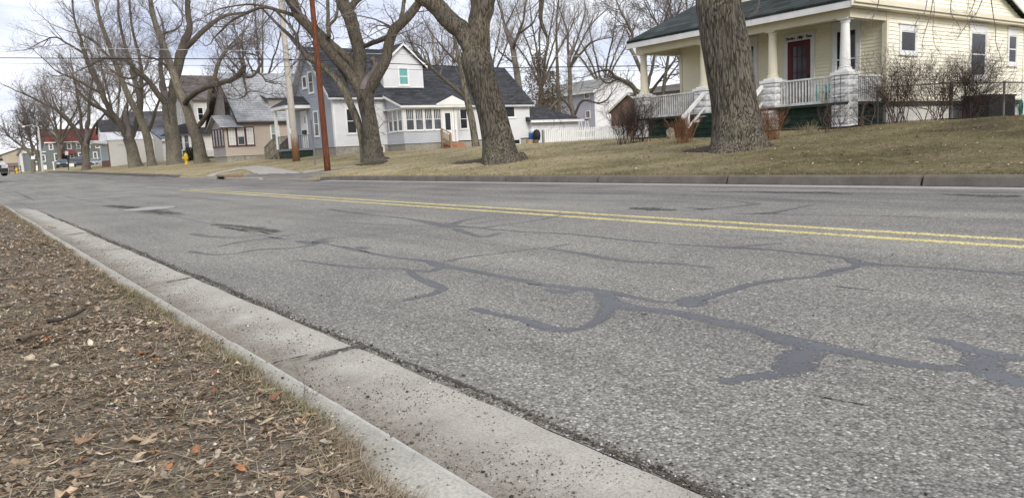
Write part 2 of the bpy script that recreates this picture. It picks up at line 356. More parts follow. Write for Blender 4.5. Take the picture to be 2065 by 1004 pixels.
# --- concrete
def concrete(name, c1, c2, stain=None, worn=False):
    m, nt, b = new_mat(name); L = nt.links; v = coords(nt)
    n = N(nt, 'ShaderNodeTexNoise', ins={'Scale': 3.2, 'Detail': 8, 'Roughness': .65}); L.new(v, n.inputs['Vector'])
    c = ramp(nt, [(.3, c1), (.7, c2)], n.outputs['Fac']).outputs['Color']
    f = N(nt, 'ShaderNodeTexNoise', ins={'Scale': 140.0, 'Detail': 3}); L.new(v, f.inputs['Vector'])
    c = mixc(nt, 1.0, c, ramp(nt, [(.3, (.72, .72, .72)), (.5, (1, 1, 1)), (.72, (1.18, 1.18, 1.18))], f.outputs['Fac']).outputs['Color'], 'MULTIPLY')
    if stain:   # silt lying in the bottom of the gutter
        t = N(nt, 'ShaderNodeTexCoord'); sp = N(nt, 'ShaderNodeSeparateXYZ'); L.new(t.outputs['Object'], sp.inputs[0])
        a = N(nt, 'ShaderNodeMapRange', ins={1: .80, 2: 1.24, 3: .70, 4: .0}); L.new(sp.outputs['Y'], a.inputs[0])
        n2 = N(nt, 'ShaderNodeTexNoise', ins={'Scale': 3.4, 'Detail': 9, 'Roughness': .78}); L.new(v, n2.inputs['Vector'])
        mu = N(nt, 'ShaderNodeMath', operation='ADD'); L.new(a.outputs[0], mu.inputs[0]); L.new(n2.outputs['Fac'], mu.inputs[1])
        r = ramp(nt, [(.66, (0, 0, 0)), (1.0, (.9, .9, .9))], mu.outputs[0])
        n5 = N(nt, 'ShaderNodeTexNoise', ins={'Scale': 60.0, 'Detail': 5, 'Roughness': .7}); L.new(v, n5.inputs['Vector'])
        sc = ramp(nt, [(.35, tuple(x * .55 for x in stain)), (.6, stain), (.75, tuple(x * 1.5 for x in stain))], n5.outputs['Fac']).outputs['Color']
        c = mixc(nt, r.outputs['Color'], c, sc)
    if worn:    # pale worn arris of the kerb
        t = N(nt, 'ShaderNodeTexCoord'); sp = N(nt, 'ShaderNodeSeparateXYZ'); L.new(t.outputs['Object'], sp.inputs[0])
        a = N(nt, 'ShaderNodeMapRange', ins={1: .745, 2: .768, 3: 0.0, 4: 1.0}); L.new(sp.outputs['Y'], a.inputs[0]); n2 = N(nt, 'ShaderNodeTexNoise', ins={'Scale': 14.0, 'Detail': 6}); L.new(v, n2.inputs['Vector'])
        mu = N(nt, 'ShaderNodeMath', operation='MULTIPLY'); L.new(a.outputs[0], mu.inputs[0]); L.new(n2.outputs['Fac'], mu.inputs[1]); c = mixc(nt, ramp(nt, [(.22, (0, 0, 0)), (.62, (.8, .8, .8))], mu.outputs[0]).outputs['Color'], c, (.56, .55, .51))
    L.new(c, b.inputs['Base Color']); b.inputs['Roughness'].default_value = .9
    bp = N(nt, 'ShaderNodeBump', ins={'Strength': .25, 'Distance': .006}); L.new(f.outputs['Fac'], bp.inputs['Height']); L.new(bp.outputs['Normal'], b.inputs['Normal'])
    return m
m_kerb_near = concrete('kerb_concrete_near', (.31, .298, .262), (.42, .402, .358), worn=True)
m_gutter = concrete('gutter_concrete', (.292, .274, .240), (.425, .402, .358), stain=(.235, .205, .168))
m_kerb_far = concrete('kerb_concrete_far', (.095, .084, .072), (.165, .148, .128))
m_pave = concrete('paving_concrete', (.29, .27, .24), (.40, .375, .335))
m_gut_far = concrete('gutter_concrete_far', (.26, .25, .23), (.36, .345, .32))

def sweep(path, profile, gaps=None):
    """path: list of (x, y); profile: list of (offset to the right of travel, z)"""
    P = np.array(path, float); T = np.gradient(P, axis=0); T /= np.linalg.norm(T, axis=1)[:, None]
    R = np.stack([T[:, 1], -T[:, 0]], 1); vs = []; m = len(profile)
    for i in range(len(P)):
        for o, z in profile: q = P[i] + R[i] * o; vs.append((q[0], q[1], z + float(rise(q[0]))))
    fs = [(i * m + k, (i + 1) * m + k, (i + 1) * m + k + 1, i * m + k + 1) for i in range(len(P) - 1) for k in range(m - 1)]
    fs += [tuple(range(m)), tuple((len(P) - 1) * m + k for k in range(m - 1, -1, -1))]
    return vs, fs
# near kerb: travels towards -X then turns into the side road
def near_path(y0, x1=5.0):
    p = [(x, y0) for x in np.arange(x1, -19.01, -.25)]; r = 5.0 - (1.285 - y0)
    for a in np.linspace(0, math.pi / 2, 22)[1:]: p.append((-19 - r * math.sin(a), -3.715 + r * math.cos(a)))
    p += [(p[-1][0], y) for y in np.arange(-4.2, -40, -1.5)]
    return p
full = near_path(1.285); kb = MB(); gt = MB()
joint_near = [-2.93 - 2.72 * k for k in range(-3, 7)]
cuts = [5.0] + [j for j in joint_near if -18.5 < j < 4.8] + [-19.0]
kprof = [(-.70, .02), (-.70, .128), (-.68, .138), (-.56, .14), (-.524, .137), (-.506, .127), (-.495, .1), (-.480, .0), (-.47, -.02), (-.47, -.05), (-.70, -.05)]
gprof = [(-.482, -.045), (-.482, -.012), (-.3, -.004), (-.12, .004), (-.03, .011), (-.012, .009), (.0, .001), (.002, -.045)]
for a, c in zip(cuts[:-1], cuts[1:]):
    n = max(2, int((a - c) / .12)); g = .008
    xs_ = np.linspace(a - g, c + g, n); jit = (random.random() - .5) * .012; dz = (random.random() - .5) * .01
    pk = [(x, 1.285 + jit) for x in xs_]
    vs, fs = sweep(pk, [(o, z + dz * (z > 0)) for o, z in kprof]); kb.add(vs, fs)
    pj = [(x, 1.285 + jit + .016 * (float(fbm(x * 3, 1, 4)) - .5) + .008 * (float(fbm(x * 16, 4, 4)) - .5)) for x in xs_]
    vs, fs = sweep(pj, [(o, z + dz) for o, z in gprof]); gt.add(vs, fs)
arc = [p for p in full if p[0] < -19.05]
vs, fs = sweep([(-19.008, 1.285)] + arc, kprof); kb.add(vs, fs); vs, fs = sweep([(-19.008, 1.285)] + arc, gprof); gt.add(vs, fs)
# roughen the kerb top a little
kv = np.array(kb.v); kv[:, 2] += np.where(kv[:, 2] > .09, .006 * (fbm(kv[:, 0] * 8, kv[:, 1] * 8, 2) - .5), 0); kv[:, 1] += np.where((kv[:, 2] > .09) & (kv[:, 0] > -19), .008 * (fbm(kv[:, 0] * 5, kv[:, 1] * 3, 6) - .5), 0)
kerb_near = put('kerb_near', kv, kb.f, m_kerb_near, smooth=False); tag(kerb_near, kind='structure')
gutter = gt.build('gutter_near', m_gutter); tag(gutter, kind='structure')
# far kerb with open joints
kf = MB(); gf = MB()
fprof = [(0, -.05), (0, .0), (.035, .118), (.055, .14), (.085, .15), (.16, .148), (.185, .14), (.185, -.05)]
def far_run(x0, x1, step=3.3, off=0.0, y0=10.72):
    x = x0
    while x < x1 - .2:
        e = min(x + step, x1); n = 5
        vs, fs = sweep([(t, y0 + off) for t in np.linspace(e - .02, x + .02, n)], [(o, z + .004 * (random.random() - .5)) for o, z in fprof]); kf.add(vs, fs); x = e
# travelling towards -X, right of travel is +Y
far_run(-5.28 - 3.3 * 6, -5.28 + 3.3 * 12); far_run(-130, -49.2, 6.0)
_a = [(-25.08 - t, 10.72) for t in (0.011, .5, 1.0, 1.5)] + [(-26.6 - 1.5 * math.sin(a), 10.72 + 1.5 * (1 - math.cos(a))) for a in np.linspace(.15, 1.35, 9)]
vs, fs = sweep(_a, [(o, z * .8) for o, z in fprof]); n_ = len(fprof)
vs = [(x, y, z * (1 - .75 * (i // n_) / len(_a)) + .02 * (z > .05)) for i, (x, y, z) in enumerate(vs)]
kf.add(vs, fs)
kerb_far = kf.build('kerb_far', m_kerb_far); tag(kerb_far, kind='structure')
for xs_ in (np.arange(34, -26.6, -1.5),):
    vs, fs = sweep([(x, 10.72) for x in xs_], [(-.418, -.03), (-.418, .004), (-.02, .002), (-.01, -.03)]); gf.add(vs, fs)
gutter_far = gf.build('gutter_far', m_gut_far); tag(gutter_far, kind='structure')
# low drain kerb across the driveway mouth
lk = MB()
for a, c in ((-48.8, -40.1), (-38.6, -33.5)):
    lk.box(a, c, 10.62, 10.8, -.03, .07 + .02 * (a < -42))
low = lk.build('kerb_low', m_pave, bevel=.012); tag(low, kind='structure')

# --- draped paving (driveway and sidewalk)
def inpoly(X, Y, P):
    r = np.zeros(X.shape, bool); n = len(P)
    for i in range(n):
        x1, y1 = P[i][:2]; x2, y2 = P[(i + 1) % n][:2]
        c = ((y1 > Y) != (y2 > Y)) & (X < (x2 - x1) * (Y - y1) / (y2 - y1 + 1e-12) + x1); r ^= c
    return r
def drape(name, P, mat, dz=.012, st=.12):
    P = np.array(P); xs = np.arange(P[:, 0].min(), P[:, 0].max() + st, st); ys = np.arange(P[:, 1].min(), P[:, 1].max() + st, st)
    v, f = gridmesh(xs, ys, lambda X, Y: terr(X, Y) + dz, keep=lambda X, Y: inpoly(X, Y, P))
    o = put(name, v, f, mat, smooth=True); return tag(o, kind='structure')
drive_px = [(474, 339.5), (496, 343.5), (509, 349), (521, 352.6), (606, 350.5), (601, 347), (575, 342.5), (542, 336.5), (520, 334.5)]
drape('driveway', [at_T(*p) for p in drive_px], m_pave, .014)
drape('sidewalk', [at_T(*p) for p in ((604, 349.5), (612, 346.5), (655, 341.5), (700, 337), (716, 335.5), (716, 337), (690, 340.5), (650, 345.5), (616, 350.5))], m_pave, .018, .1)
drape('sidewalk_left', [at_T(*p) for p in ((411, 357.0), (424, 352.5), (450, 346.5), (476, 340.5), (500, 339.5), (470, 345.5), (440, 352), (428, 357.5))], m_pave, .02, .1)

# --- painted lines, sealant and cracks, laid as thin sheets on the road
def decal_mat(name, c1, c2, rough, nscale, edge_hold=.55, cover=.5, spec=.3):
    m, nt, b = new_mat(name); L = nt.links; v = coords(nt)
    n = N(nt, 'ShaderNodeTexNoise', ins={'Scale': 2.5, 'Detail': 5}); L.new(v, n.inputs['Vector'])
    L.new(ramp(nt, [(.3, c1), (.7, c2)], n.outputs['Fac']).outputs['Color'], b.inputs['Base Color'])
    b.inputs['Roughness'].default_value = rough; b.inputs['Specular IOR Level'].default_value = spec
    uvn = N(nt, 'ShaderNodeTexCoord'); sp = N(nt, 'ShaderNodeSeparateXYZ'); L.new(uvn.outputs['UV'], sp.inputs[0])
    ab = N(nt, 'ShaderNodeMath', operation='ABSOLUTE'); L.new(sp.outputs['Y'], ab.inputs[0])
    e = N(nt, 'ShaderNodeMapRange', ins={1: edge_hold, 2: 1.0, 3: 0.0, 4: .55}); L.new(ab.outputs[0], e.inputs[0])
    w = N(nt, 'ShaderNodeTexVoronoi', ins={'Scale': nscale}); L.new(v, w.inputs['Vector'])
    s2 = N(nt, 'ShaderNodeSeparateColor'); L.new(w.outputs['Color'], s2.inputs[0])
    n3 = N(nt, 'ShaderNodeTexNoise', ins={'Scale': 9.0, 'Detail': 4}); L.new(v, n3.inputs['Vector'])
    a1 = N(nt, 'ShaderNodeMath', operation='ADD'); L.new(s2.outputs[0], a1.inputs[0]); L.new(e.outputs[0], a1.inputs[1])
    a2 = N(nt, 'ShaderNodeMath', operation='MULTIPLY_ADD', ins={1: .5, 2: 0.0}); L.new(n3.outputs['Fac'], a2.inputs[0]); L.new(a1.outputs[0], a2.inputs[2])
    lt = N(nt, 'ShaderNodeMath', operation='LESS_THAN', ins={1: cover}); L.new(a2.outputs[0], lt.inputs[0])
    L.new(lt.outputs[0], b.inputs['Alpha'])
    return m
m_seal = decal_mat('crack_sealant', (.085, .088, .097), (.115, .118, .128), .55, 130.0, .38, 1.17, .35)
m_seal_old = decal_mat('old_sealant', (.115, .118, .126), (.16, .162, .170), .7, 110.0, .15, .97)
m_yellow = decal_mat('yellow_paint', (.58, .48, .16), (.74, .64, .28), .7, 95.0, .3, 1.0)
m_white = decal_mat('worn_white_paint', (.42, .42, .4), (.55, .55, .53), .7, 60.0, .4, .8)
m_crack = decal_mat('open_crack', (.016, .015, .014), (.035, .033, .03), .95, 80.0, .2, .95)
m_pot = decal_mat('broken_surface', (.045, .043, .042), (.085, .08, .075), .95, 60.0, .1, .9)
m_patch = decal_mat('pale_patch', (.25, .245, .23), (.31, .30, .285), .9, 50.0, .2, .95)
m_edge = decal_mat('edge_debris', (.055, .048, .04), (.11, .096, .08), .95, 120.0, .15, 1.02)
def catmull(P, n):
    P = np.array(P, float)
    if len(P) < 3: t = np.linspace(0, 1, n)[:, None]; return P[0] * (1 - t) + P[-1] * t
    Q = np.vstack([2 * P[0] - P[1], P, 2 * P[-1] - P[-2]]); out = []
    for s in np.linspace(0, len(P) - 1 - 1e-9, n):
        i = int(s); t = s - i; a, b, c, d = Q[i:i + 4]
        out.append(.5 * (2 * b + (c - a) * t + (2 * a - 5 * b + 4 * c - d) * t * t + (3 * b - a - 3 * c + d) * t ** 3))
    return np.array(out)
_zl = [0.0006]
class Ribbons:
    def __init__(s): s.v = []; s.f = []; s.uv = []; s.k = 0
    def add(s, pts, w, seed=0, jag=.10, world_pts=False, zoff=0.0, wob=.02):
        """pts: photo pixels on the road; w: width in metres (number or list)"""
        P = np.array([p if world_pts else at_z(p[0], p[1], .004) for p in pts], float)
        w = np.array(w if hasattr(w, '__len__') else [w] * len(P), float)
        lens = np.linalg.norm(np.diff(P[:, :2], axis=0), axis=1).sum(); n = int(min(400, max(10, lens / .03)))
        C = catmull(np.column_stack([P, w]), n); W = C[:, 3]; C = C[:, :3]
        T = np.gradient(C[:, :2], axis=0); T /= np.linalg.norm(T, axis=1)[:, None] + 1e-9; R = np.stack([T[:, 1], -T[:, 0]], 1)
        d = np.arange(n) * lens / n; sd = seed + s.k * 5
        if wob: C[:, :2] += R * ((fbm(d * 3.0, 0 * d, sd) - .47) * wob * 2)[:, None]
        ed_ = np.clip(np.minimum(np.arange(n), np.arange(n)[::-1]) * (lens / n) / (np.maximum(W, .02) * .55), 0, 1); endt = np.maximum(.15, np.sqrt(1 - (1 - ed_) ** 2))
        z = _zl[0] + zoff; _zl[0] += .00003
        cols = [-1, -.5, 0, .5, 1]
        for i in range(n):
            for c in cols:
                jw = W[i] * .5 * (1 + jag * 2 * (float(vnoise(d[i] * 6, c * 3, sd + 2)) - .5)) * endt[i]
                q = C[i, :2] + R[i] * c * jw; s.v.append((q[0], q[1], z + float(rise(q[0])))); s.uv.append((d[i], c * (1.0 if .02 < endt[i] else 1)))
        b = s.k and 0; n0 = len(s.v) - n * 5
        for i in range(n - 1):
            for c in range(4): s.f.append((n0 + i * 5 + c, n0 + i * 5 + c + 1, n0 + (i + 1) * 5 + c + 1, n0 + (i + 1) * 5 + c))
        s.k += 1; return s
    def build(s, name, mat):
        o = put(name, s.v, s.f, mat, uv=s.uv); return tag(o, kind='structure')
def yl(x): return .02 + .2 * float(sstep(-6, -20, x)) if False else .0 + .24 * float(np.clip((-4 - x) / 18, 0, 1))
R_ = Ribbons()
for yc in (5.885, 5.545):
    R_.add([(x, yc + yl(x), 0) for x in np.arange(8, -27, -1.5)], .145, world_pts=True, jag=.1, wob=.006, seed=3 + int(yc * 10))
R_.build('centre_lines', m_yellow)
R_ = Ribbons()
R_.add([(205, 384), (320, 378.5)], .2).add([(115, 399), (215, 391), (310, 383)], .12).add([(290, 375.5), (360, 380)], .1).add([(97, 360.5), (122, 362.5)], .25)
R_.build('worn_white_lines', m_white)
R_ = Ribbons()
R_.add([(646, 488), (720, 505), (790, 517), (850, 524), (895, 535), (960, 547), (1030, 559), (1090, 572), (1150, 578), (1205, 583)], [0.0367, 0.0525, 0.063, 0.0734, 0.115, 0.0839, 0.0787, 0.0734, 0.0946, 0.105])
R_.add([(1205, 582), (1275, 597), (1340, 608), (1385, 606)], [0.0839, 0.0525, 0.0472, 0.0525])
R_.add([(1100, 580), (1135, 588), (1180, 580), (1215, 590), (1235, 610), (1300, 622), (1385, 633), (1460, 650), (1540, 668), (1600, 686), (1700, 705), (1790, 722), (1880, 737), (1960, 742), (2010, 755), (2080, 778)], [0.0525, 0.0946, 0.0525, 0.105, 0.147, 0.105, 0.105, 0.126, 0.0946, 0.147, 0.105, 0.0839, 0.0839, 0.0946, 0.157, 0.137])
R_.add([(950, 619), (990, 629), (1050, 641), (1095, 656), (1140, 663), (1185, 657), (1215, 637), (1232, 608)], [0.0734, 0.063, 0.063, 0.0839, 0.0839, 0.0734, 0.0839, 0.0946])
R_.add([(1650, 697), (1612, 716), (1596, 740), (1560, 752), (1500, 760), (1450, 770)], [0.115, 0.157, 0.147, 0.0946, 0.0787, 0.0734])
R_.add([(1870, 680), (1920, 690), (1975, 708), (2020, 716), (2080, 722)], [0.063, 0.0839, 0.115, 0.126, 0.0734])
R_.add([(1975, 708), (1985, 728), (1995, 750)], [0.115, 0.137, 0.147])
R_.add([(893, 535), (870, 546), (832, 545), (838, 556), (868, 570), (890, 581), (868, 592), (830, 600), (810, 606)], [0.0839, 0.0734, 0.063, 0.063, 0.0946, 0.0839, 0.063, 0.063, 0.0525])
R_.add([(598, 523), (640, 529), (700, 536), (745, 540), (800, 540), (840, 546)], [0.0315, 0.0472, 0.063, 0.0367, 0.0367, 0.0525])
R_.add([(1392, 618), (1398, 603), (1420, 598), (1470, 585), (1530, 569), (1590, 561), (1650, 556), (1680, 546), (1720, 537), (1735, 528)], [0.137, 0.157, 0.105, 0.0734, 0.0734, 0.0525, 0.063, 0.105, 0.063, 0.115])
R_.add([(1340, 490), (1400, 494), (1480, 498), (1560, 503), (1640, 511), (1705, 519), (1740, 530), (1800, 534), (1880, 538), (1960, 544), (2080, 553)], [0.0315, 0.0525, 0.0839, 0.0577, 0.063, 0.063, 0.137, 0.063, 0.063, 0.0577, 0.063])
R_.build('crack_sealant', m_seal)
R_ = Ribbons()
R_.add([(893, 527), (940, 518), (1000, 511), (1060, 503), (1105, 498), (1150, 490)], [0.0875, 0.07, 0.0613, 0.0525, 0.0525, 0.0525])
R_.add([(1105, 500), (1150, 507), (1230, 521), (1300, 528), (1370, 531), (1440, 540)], [0.0875, 0.0875, 0.105, 0.105, 0.0875, 0.0525])
R_.add([(660, 421), (700, 427), (760, 434), (810, 439), (860, 447), (905, 455), (960, 458), (1000, 464)], [0.0875, 0.158, 0.0875, 0.0875, 0.14, 0.228, 0.105, 0.07])
R_.add([(905, 455), (930, 445), (975, 437)], [0.175, 0.105, 0.0525]).add([(915, 460), (950, 472), (980, 477), (1010, 468)], [0.14, 0.0875, 0.105, 0.105])
R_.add([(1000, 462), (1060, 467), (1130, 470), (1230, 480), (1340, 490)], [0.0525, 0.07, 0.0875, 0.0875, 0.07])
R_.add([(975, 457), (1060, 447), (1120, 436), (1140, 432)], [0.0613, 0.07, 0.0788, 0.07]).add([(940, 452), (990, 445), (1020, 441)], [0.0525, 0.0525, 0.0525])
R_.add([(600, 485), (640, 490), (650, 482), (700, 477), (770, 470), (860, 462), (915, 458)], [0.105, 0.193, 0.123, 0.0525, 0.0438, 0.0438, 0.0525])
R_.add([(380, 505), (420, 512), (470, 511), (520, 503), (590, 499), (640, 492)], [0.0875, 0.0875, 0.07, 0.0875, 0.105, 0.105])
R_.add([(385, 470), (420, 476), (480, 478), (540, 472)], [0.14, 0.123, 0.0875, 0.0525]).add([(440, 497), (480, 488), (540, 480), (600, 470), (660, 460)], [0.07, 0.105, 0.0875, 0.0438, 0.035])
R_.add([(690, 447), (760, 452), (840, 455)], [0.0525, 0.0525, 0.0525]).add([(650, 437), (700, 432), (810, 424), (860, 416)], [0.035, 0.0438, 0.035, 0.035])
R_.add([(720, 497), (735, 502)], 0.175)
R_.add([(1340, 402), (1440, 404), (1480, 405), (1520, 411), (1440, 420), (1380, 418)], [0.0525, 0.07, 0.0875, 0.175, 0.105, 0.0875]).add([(1640, 412), (1580, 424), (1540, 430), (1480, 430)], [0.0875, 0.123, 0.21, 0.0875])
R_.add([(1540, 430), (1600, 432), (1700, 434), (1760, 434)], [0.14, 0.07, 0.0613, 0.0525]).add([(1060, 400), (1150, 398), (1220, 392)], [0.0525, 0.0525, 0.0525]).add([(330, 397), (420, 401), (480, 408)], [0.0875, 0.0875, 0.07])
R_.add([(1480, 498), (1540, 492), (1580, 490)], [0.105, 0.07, 0.035])
R_.build('old_crack_sealant', m_seal_old)
R_ = Ribbons()
R_.add([(1062, 570), (1082, 573), (1100, 573)], [.015, .03, .01], jag=.5).add([(722, 503), (735, 506), (748, 510)], [.02, .035, .015], jag=.5).add([(1285, 630), (1306, 633)], [.015, .01], jag=.5)
R_.add([(440, 457), (480, 462), (500, 466), (530, 467), (550, 478), (580, 481)], [.04, .09, .05, .04, .09, .06], jag=.6).add([(125, 394), (150, 400), (180, 405), (225, 411)], [.02, .05, .04, .02], jag=.6)
R_.add([(240, 415), (262, 418), (290, 423)], [.06, .14, .05], jag=.6).add([(690, 496), (715, 500)], [.02, .012], jag=.5)
R_.add([(1770, 434), (1850, 437), (1910, 439)], [.02, .03, .015], jag=.4).add([(1960, 441), (2000, 443)], [.02, .01], jag=.4).add([(2010, 443), (2080, 446)], [.012, .012])
R_.add([(1660, 573), (1720, 580), (1800, 588)], [.012, .018, .01], jag=.4).add([(970, 460), (1005, 455)], [.03, .02], jag=.6).add([(25, 385), (50, 395), (70, 405)], [.02, .05, .03], jag=.6)
R_.add([(1640, 793), (1700, 805), (1760, 815)], [.008, .01, .006], jag=.4).add([(1160, 384), (1210, 386)], [.02, .02]).add([(1040, 398), (1085, 396)], [.03, .02])
R_.add([(1530, 583), (1560, 586)], [.01, .006])
for jx in joint_near[3:9]:
    dx = random.random() * .05
    R_.add([(jx + .0, .84, .0), (jx + .01 - dx, 1.02, .0), (jx - .02, 1.27, 0)], [.035, .02, .012], world_pts=True, jag=.7, zoff=.009)
for jx in joint_near[3:9]: R_.add([(jx + .004, .60, 0), (jx, .68, 0), (jx - .003, .762, 0)], [.012, .009, .007], world_pts=True, jag=.6, zoff=.142 - _zl[0], wob=.006)
rc_ = random.Random(4)
for k in range(16):
    x0, y0 = rc_.uniform(-17, -1.5), rc_.uniform(2.0, 9.8); a = rc_.choice([0, 0, 0, 1.57]) + rc_.uniform(-.35, .35); pl = [(x0, y0, 0)]
    for j in range(5): a += rc_.uniform(-.5, .5); x0 += .22 * math.cos(a); y0 += .22 * math.sin(a); pl.append((x0, y0, 0))
    R_.add(pl, [.003, .009, .012, .009, .006, .002], world_pts=True, jag=.7, seed=k)
R_.build('cracks', m_crack)
R_ = Ribbons()
R_.add([(215, 414), (270, 420), (330, 429), (360, 435)], [.3, .5, .45, .2], jag=.5).add([(430, 452), (500, 458), (560, 468)], [.15, .3, .2], jag=.5)
R_.add([(1420, 387), (1520, 386), (1580, 388), (1660, 388), (1720, 392)], [.05, .15, .3, .25, .05], jag=.6).add([(1900, 391), (1980, 394), (2060, 396)], [.1, .3, .2], jag=.6)
R_.add([(1270, 418), (1310, 421), (1360, 424)], [.15, .4, .1], jag=.6).add([(1400, 421), (1440, 422)], [.2, .15], jag=.6).add([(1520, 430), (1570, 430)], [.2, .1], jag=.5)
R_.add([(640, 380), (760, 384)], [.1, .1], jag=.6).add([(900, 386), (960, 383)], [.12, .1], jag=.6)
R_.build('broken_asphalt', m_pot)
R_ = Ribbons()
R_.add([(330, 432), (370, 436), (410, 446), (440, 450)], [.12, .22, .18, .1], jag=.4).add([(500, 467), (540, 474), (580, 482)], [.07, .12, .06], jag=.4).add([(368, 374), (380, 374.5)], .3)
R_.build('pale_patches', m_patch)
R_ = Ribbons()
R_.add([(x, 1.312 + .018 * math.sin(x * 2.1), 0) for x in np.arange(3, -19, -.4)], [.02 + .045 * random.random() ** 2 for _ in np.arange(3, -19, -.4)], world_pts=True, jag=.6, wob=.02)
R_.add([(x, 10.70, .0) for x in np.arange(20, -26, -1)], [.06 + .1 * random.random() ** 3 for _ in np.arange(20, -26, -1)], world_pts=True, jag=.7, zoff=.004)
R_.add([(x, .835, 0) for x in np.arange(3, -19, -.4)], [.05 + .05 * random.random() for _ in np.arange(3, -19, -.4)], world_pts=True, jag=.6, zoff=-.008)
for jx in joint_near[3:7]: R_.add([(jx + .03, 1.04, 0), (jx - .0, 1.16, 0), (jx - .02, 1.26, 0), (jx + .02, 1.31, 0)], [.02, .035, .06, .10], world_pts=True, jag=.7, zoff=.012 - _zl[0], seed=int(-jx * 7))
R_.build('edge_debris', m_edge)
# utility cover in the road
c0 = at_z(302, 421.5, .0)
mb = MB(); mb.lathe((c0[0], c0[1], 0), [(.46, -.02), (.46, .014), (.40, .016), (.39, .010), (.0001, .010)], 28)
tag(mb.build('utility_cover', plain('cast_iron_pale', (.3, .295, .28), .75)), 'pale round utility cover set among broken asphalt in near lane', 'manhole cover')
# storm drain inlet
# ================================================================== BUILDING HELPERS
class Wall:
    """a facade plane: ax 'X' -> plane X=c, u runs along Y; ax 'Y' -> plane Y=c, u runs along X; s = outward sign"""
    def __init__(w, ax, c, s): w.ax, w.c, w.s = ax, c, s
    def p(w, u, z, o=0.0):
        return (w.c + w.s * o, u, z) if w.ax == 'X' else (u, w.c + w.s * o, z)
    def box(w, mb, u0, u1, z0, z1, o0, o1):
        if w.ax == 'X': x = sorted((w.c + w.s * o0, w.c + w.s * o1)); return mb.box(x[0], x[1], u0, u1, z0, z1)
        x = sorted((w.c + w.s * o0, w.c + w.s * o1)); return mb.box(u0, u1, x[0], x[1], z0, z1)
    def lap(w, mb, poly, expo=.1, lip=.022, jitter=0.0):
        us = [p[0] for p in poly]; zs = sorted(set(round(p[1], 4) for p in poly)); n = len(poly)
        def span(z):
            r = []
            for i in range(n):
                (u1, z1), (u2, z2) = poly[i], poly[(i + 1) % n]
                if abs(z1 - z2) < 1e-9:
                    if abs(z - z1) < 1e-6: r += [u1, u2]
                elif min(z1, z2) - 1e-9 <= z <= max(z1, z2) + 1e-9: r.append(u1 + (u2 - u1) * (z - z1) / (z2 - z1))
            return (min(r), max(r)) if r else None
        z = zs[0]; e = 1e-5
        while z < zs[-1] - 1e-4:
            z2 = min(z + expo, zs[-1])
            for k in zs:
                if z + 1e-3 < k < z2 - 1e-3: z2 = k
            a, b = span(z + e), span(z2 - e)
            if a and b:
                l = lip * (1 + jitter * (random.random() - .5))
                q = [w.p(a[0], z, l), w.p(a[1], z, l), w.p(b[1], z2, .002), w.p(b[0], z2, .002)]
                u = [w.p(a[0], z, 0), w.p(a[1], z, 0)]
                mb.add(q + u, [(0, 1, 2, 3), (4, 5, 1, 0)])
                mb.add([q[0], q[3], w.p(a[0], z, 0)], [(0, 1, 2)]); mb.add([q[1], q[2], w.p(a[1], z, 0)], [(0, 1, 2)])
            z = z2
        return mb
def window(w, parent, u0, u1, z0, z1, cas=.09, mcas=None, mpane=None, rail=True, head=0.0, mul=0, curtain=None, cfrac=(0, 1), dep=.05, sill=True, sash=.035, slats=0, label=None, name='window', msash=None):
    """casing outer size u0..u1 / z0..z1"""
    mb = MB(); a, b, lo, hi = u0 + cas, u1 - cas, z0 + cas * .8, z1 - cas - head
    w.box(mb, u0, a, z0, z1, .004, dep); w.box(mb, b, u1, z0, z1, .004, dep)
    w.box(mb, a, b, hi, z1, .004, dep - .003); w.box(mb, a, b, z0, lo, .004, dep - .003)
    if head: w.box(mb, u0 - .04, u1 + .04, z1, z1 + .035, .004, dep + .04)
    if sill: w.box(mb, u0 - .03, u1 + .03, z0 - .04, z0, .004, dep + .03)
    fr = mb.build(name, mcas, parent)
    if label: fr['label'] = label
    sb = MB(); sd = dep - .012
    w.box(sb, a, a + sash, lo, hi, .025, sd); w.box(sb, b - sash, b, lo, hi, .025, sd)
    w.box(sb, a + sash, b - sash, lo, lo + sash, .025, sd - .002); w.box(sb, a + sash, b - sash, hi - sash, hi, .025, sd - .002)
    if rail: m = (lo + hi) / 2; w.box(sb, a + sash, b - sash, m - sash * .55, m + sash * .55, .025, sd - .002)
    for k in range(mul): uu = a + sash + (b - a - 2 * sash) * (k + 1) / (mul + 1); w.box(sb, uu - .014, uu + .014, lo + sash, hi - sash, .025, sd - .004)
    if slats:
        m = (lo + hi) / 2
        for k in range(slats): uu = a + sash + (b - a - 2 * sash) * (k + 1) / (slats + 1); w.box(sb, uu - .016, uu + .016, m + sash * .55, hi - sash, .025, sd - .004)
    sb.build('sash', msash or mcas, fr)
    pb = MB(); pb.poly([w.p(a, lo, .027), w.p(b, lo, .027), w.p(b, hi, .027), w.p(a, hi, .027)] if True else []); pb.build('pane', mpane, fr)
    if curtain is not None:
        cb = MB(); n = 26; z0c, z1c = lo + (hi - lo) * cfrac[0], lo + (hi - lo) * cfrac[1]
        us = np.linspace(a + .012, b - .012, n)
        vs = [w.p(u, z, .030 + .004 * math.sin(i * 1.9)) for i, u in enumerate(us) for z in (z0c, z1c)]
        cb.add(vs, [(2 * i, 2 * i + 2, 2 * i + 3, 2 * i + 1) for i in range(n - 1)]); cb.build('curtain', curtain, fr)
    return fr
def roof_slab(mb, pts, th=.12):
    """pts: 4 corners of the top surface, counter-clockwise from above"""
    return mb.hexa([(p[0], p[1], p[2] - th) for p in pts], pts)
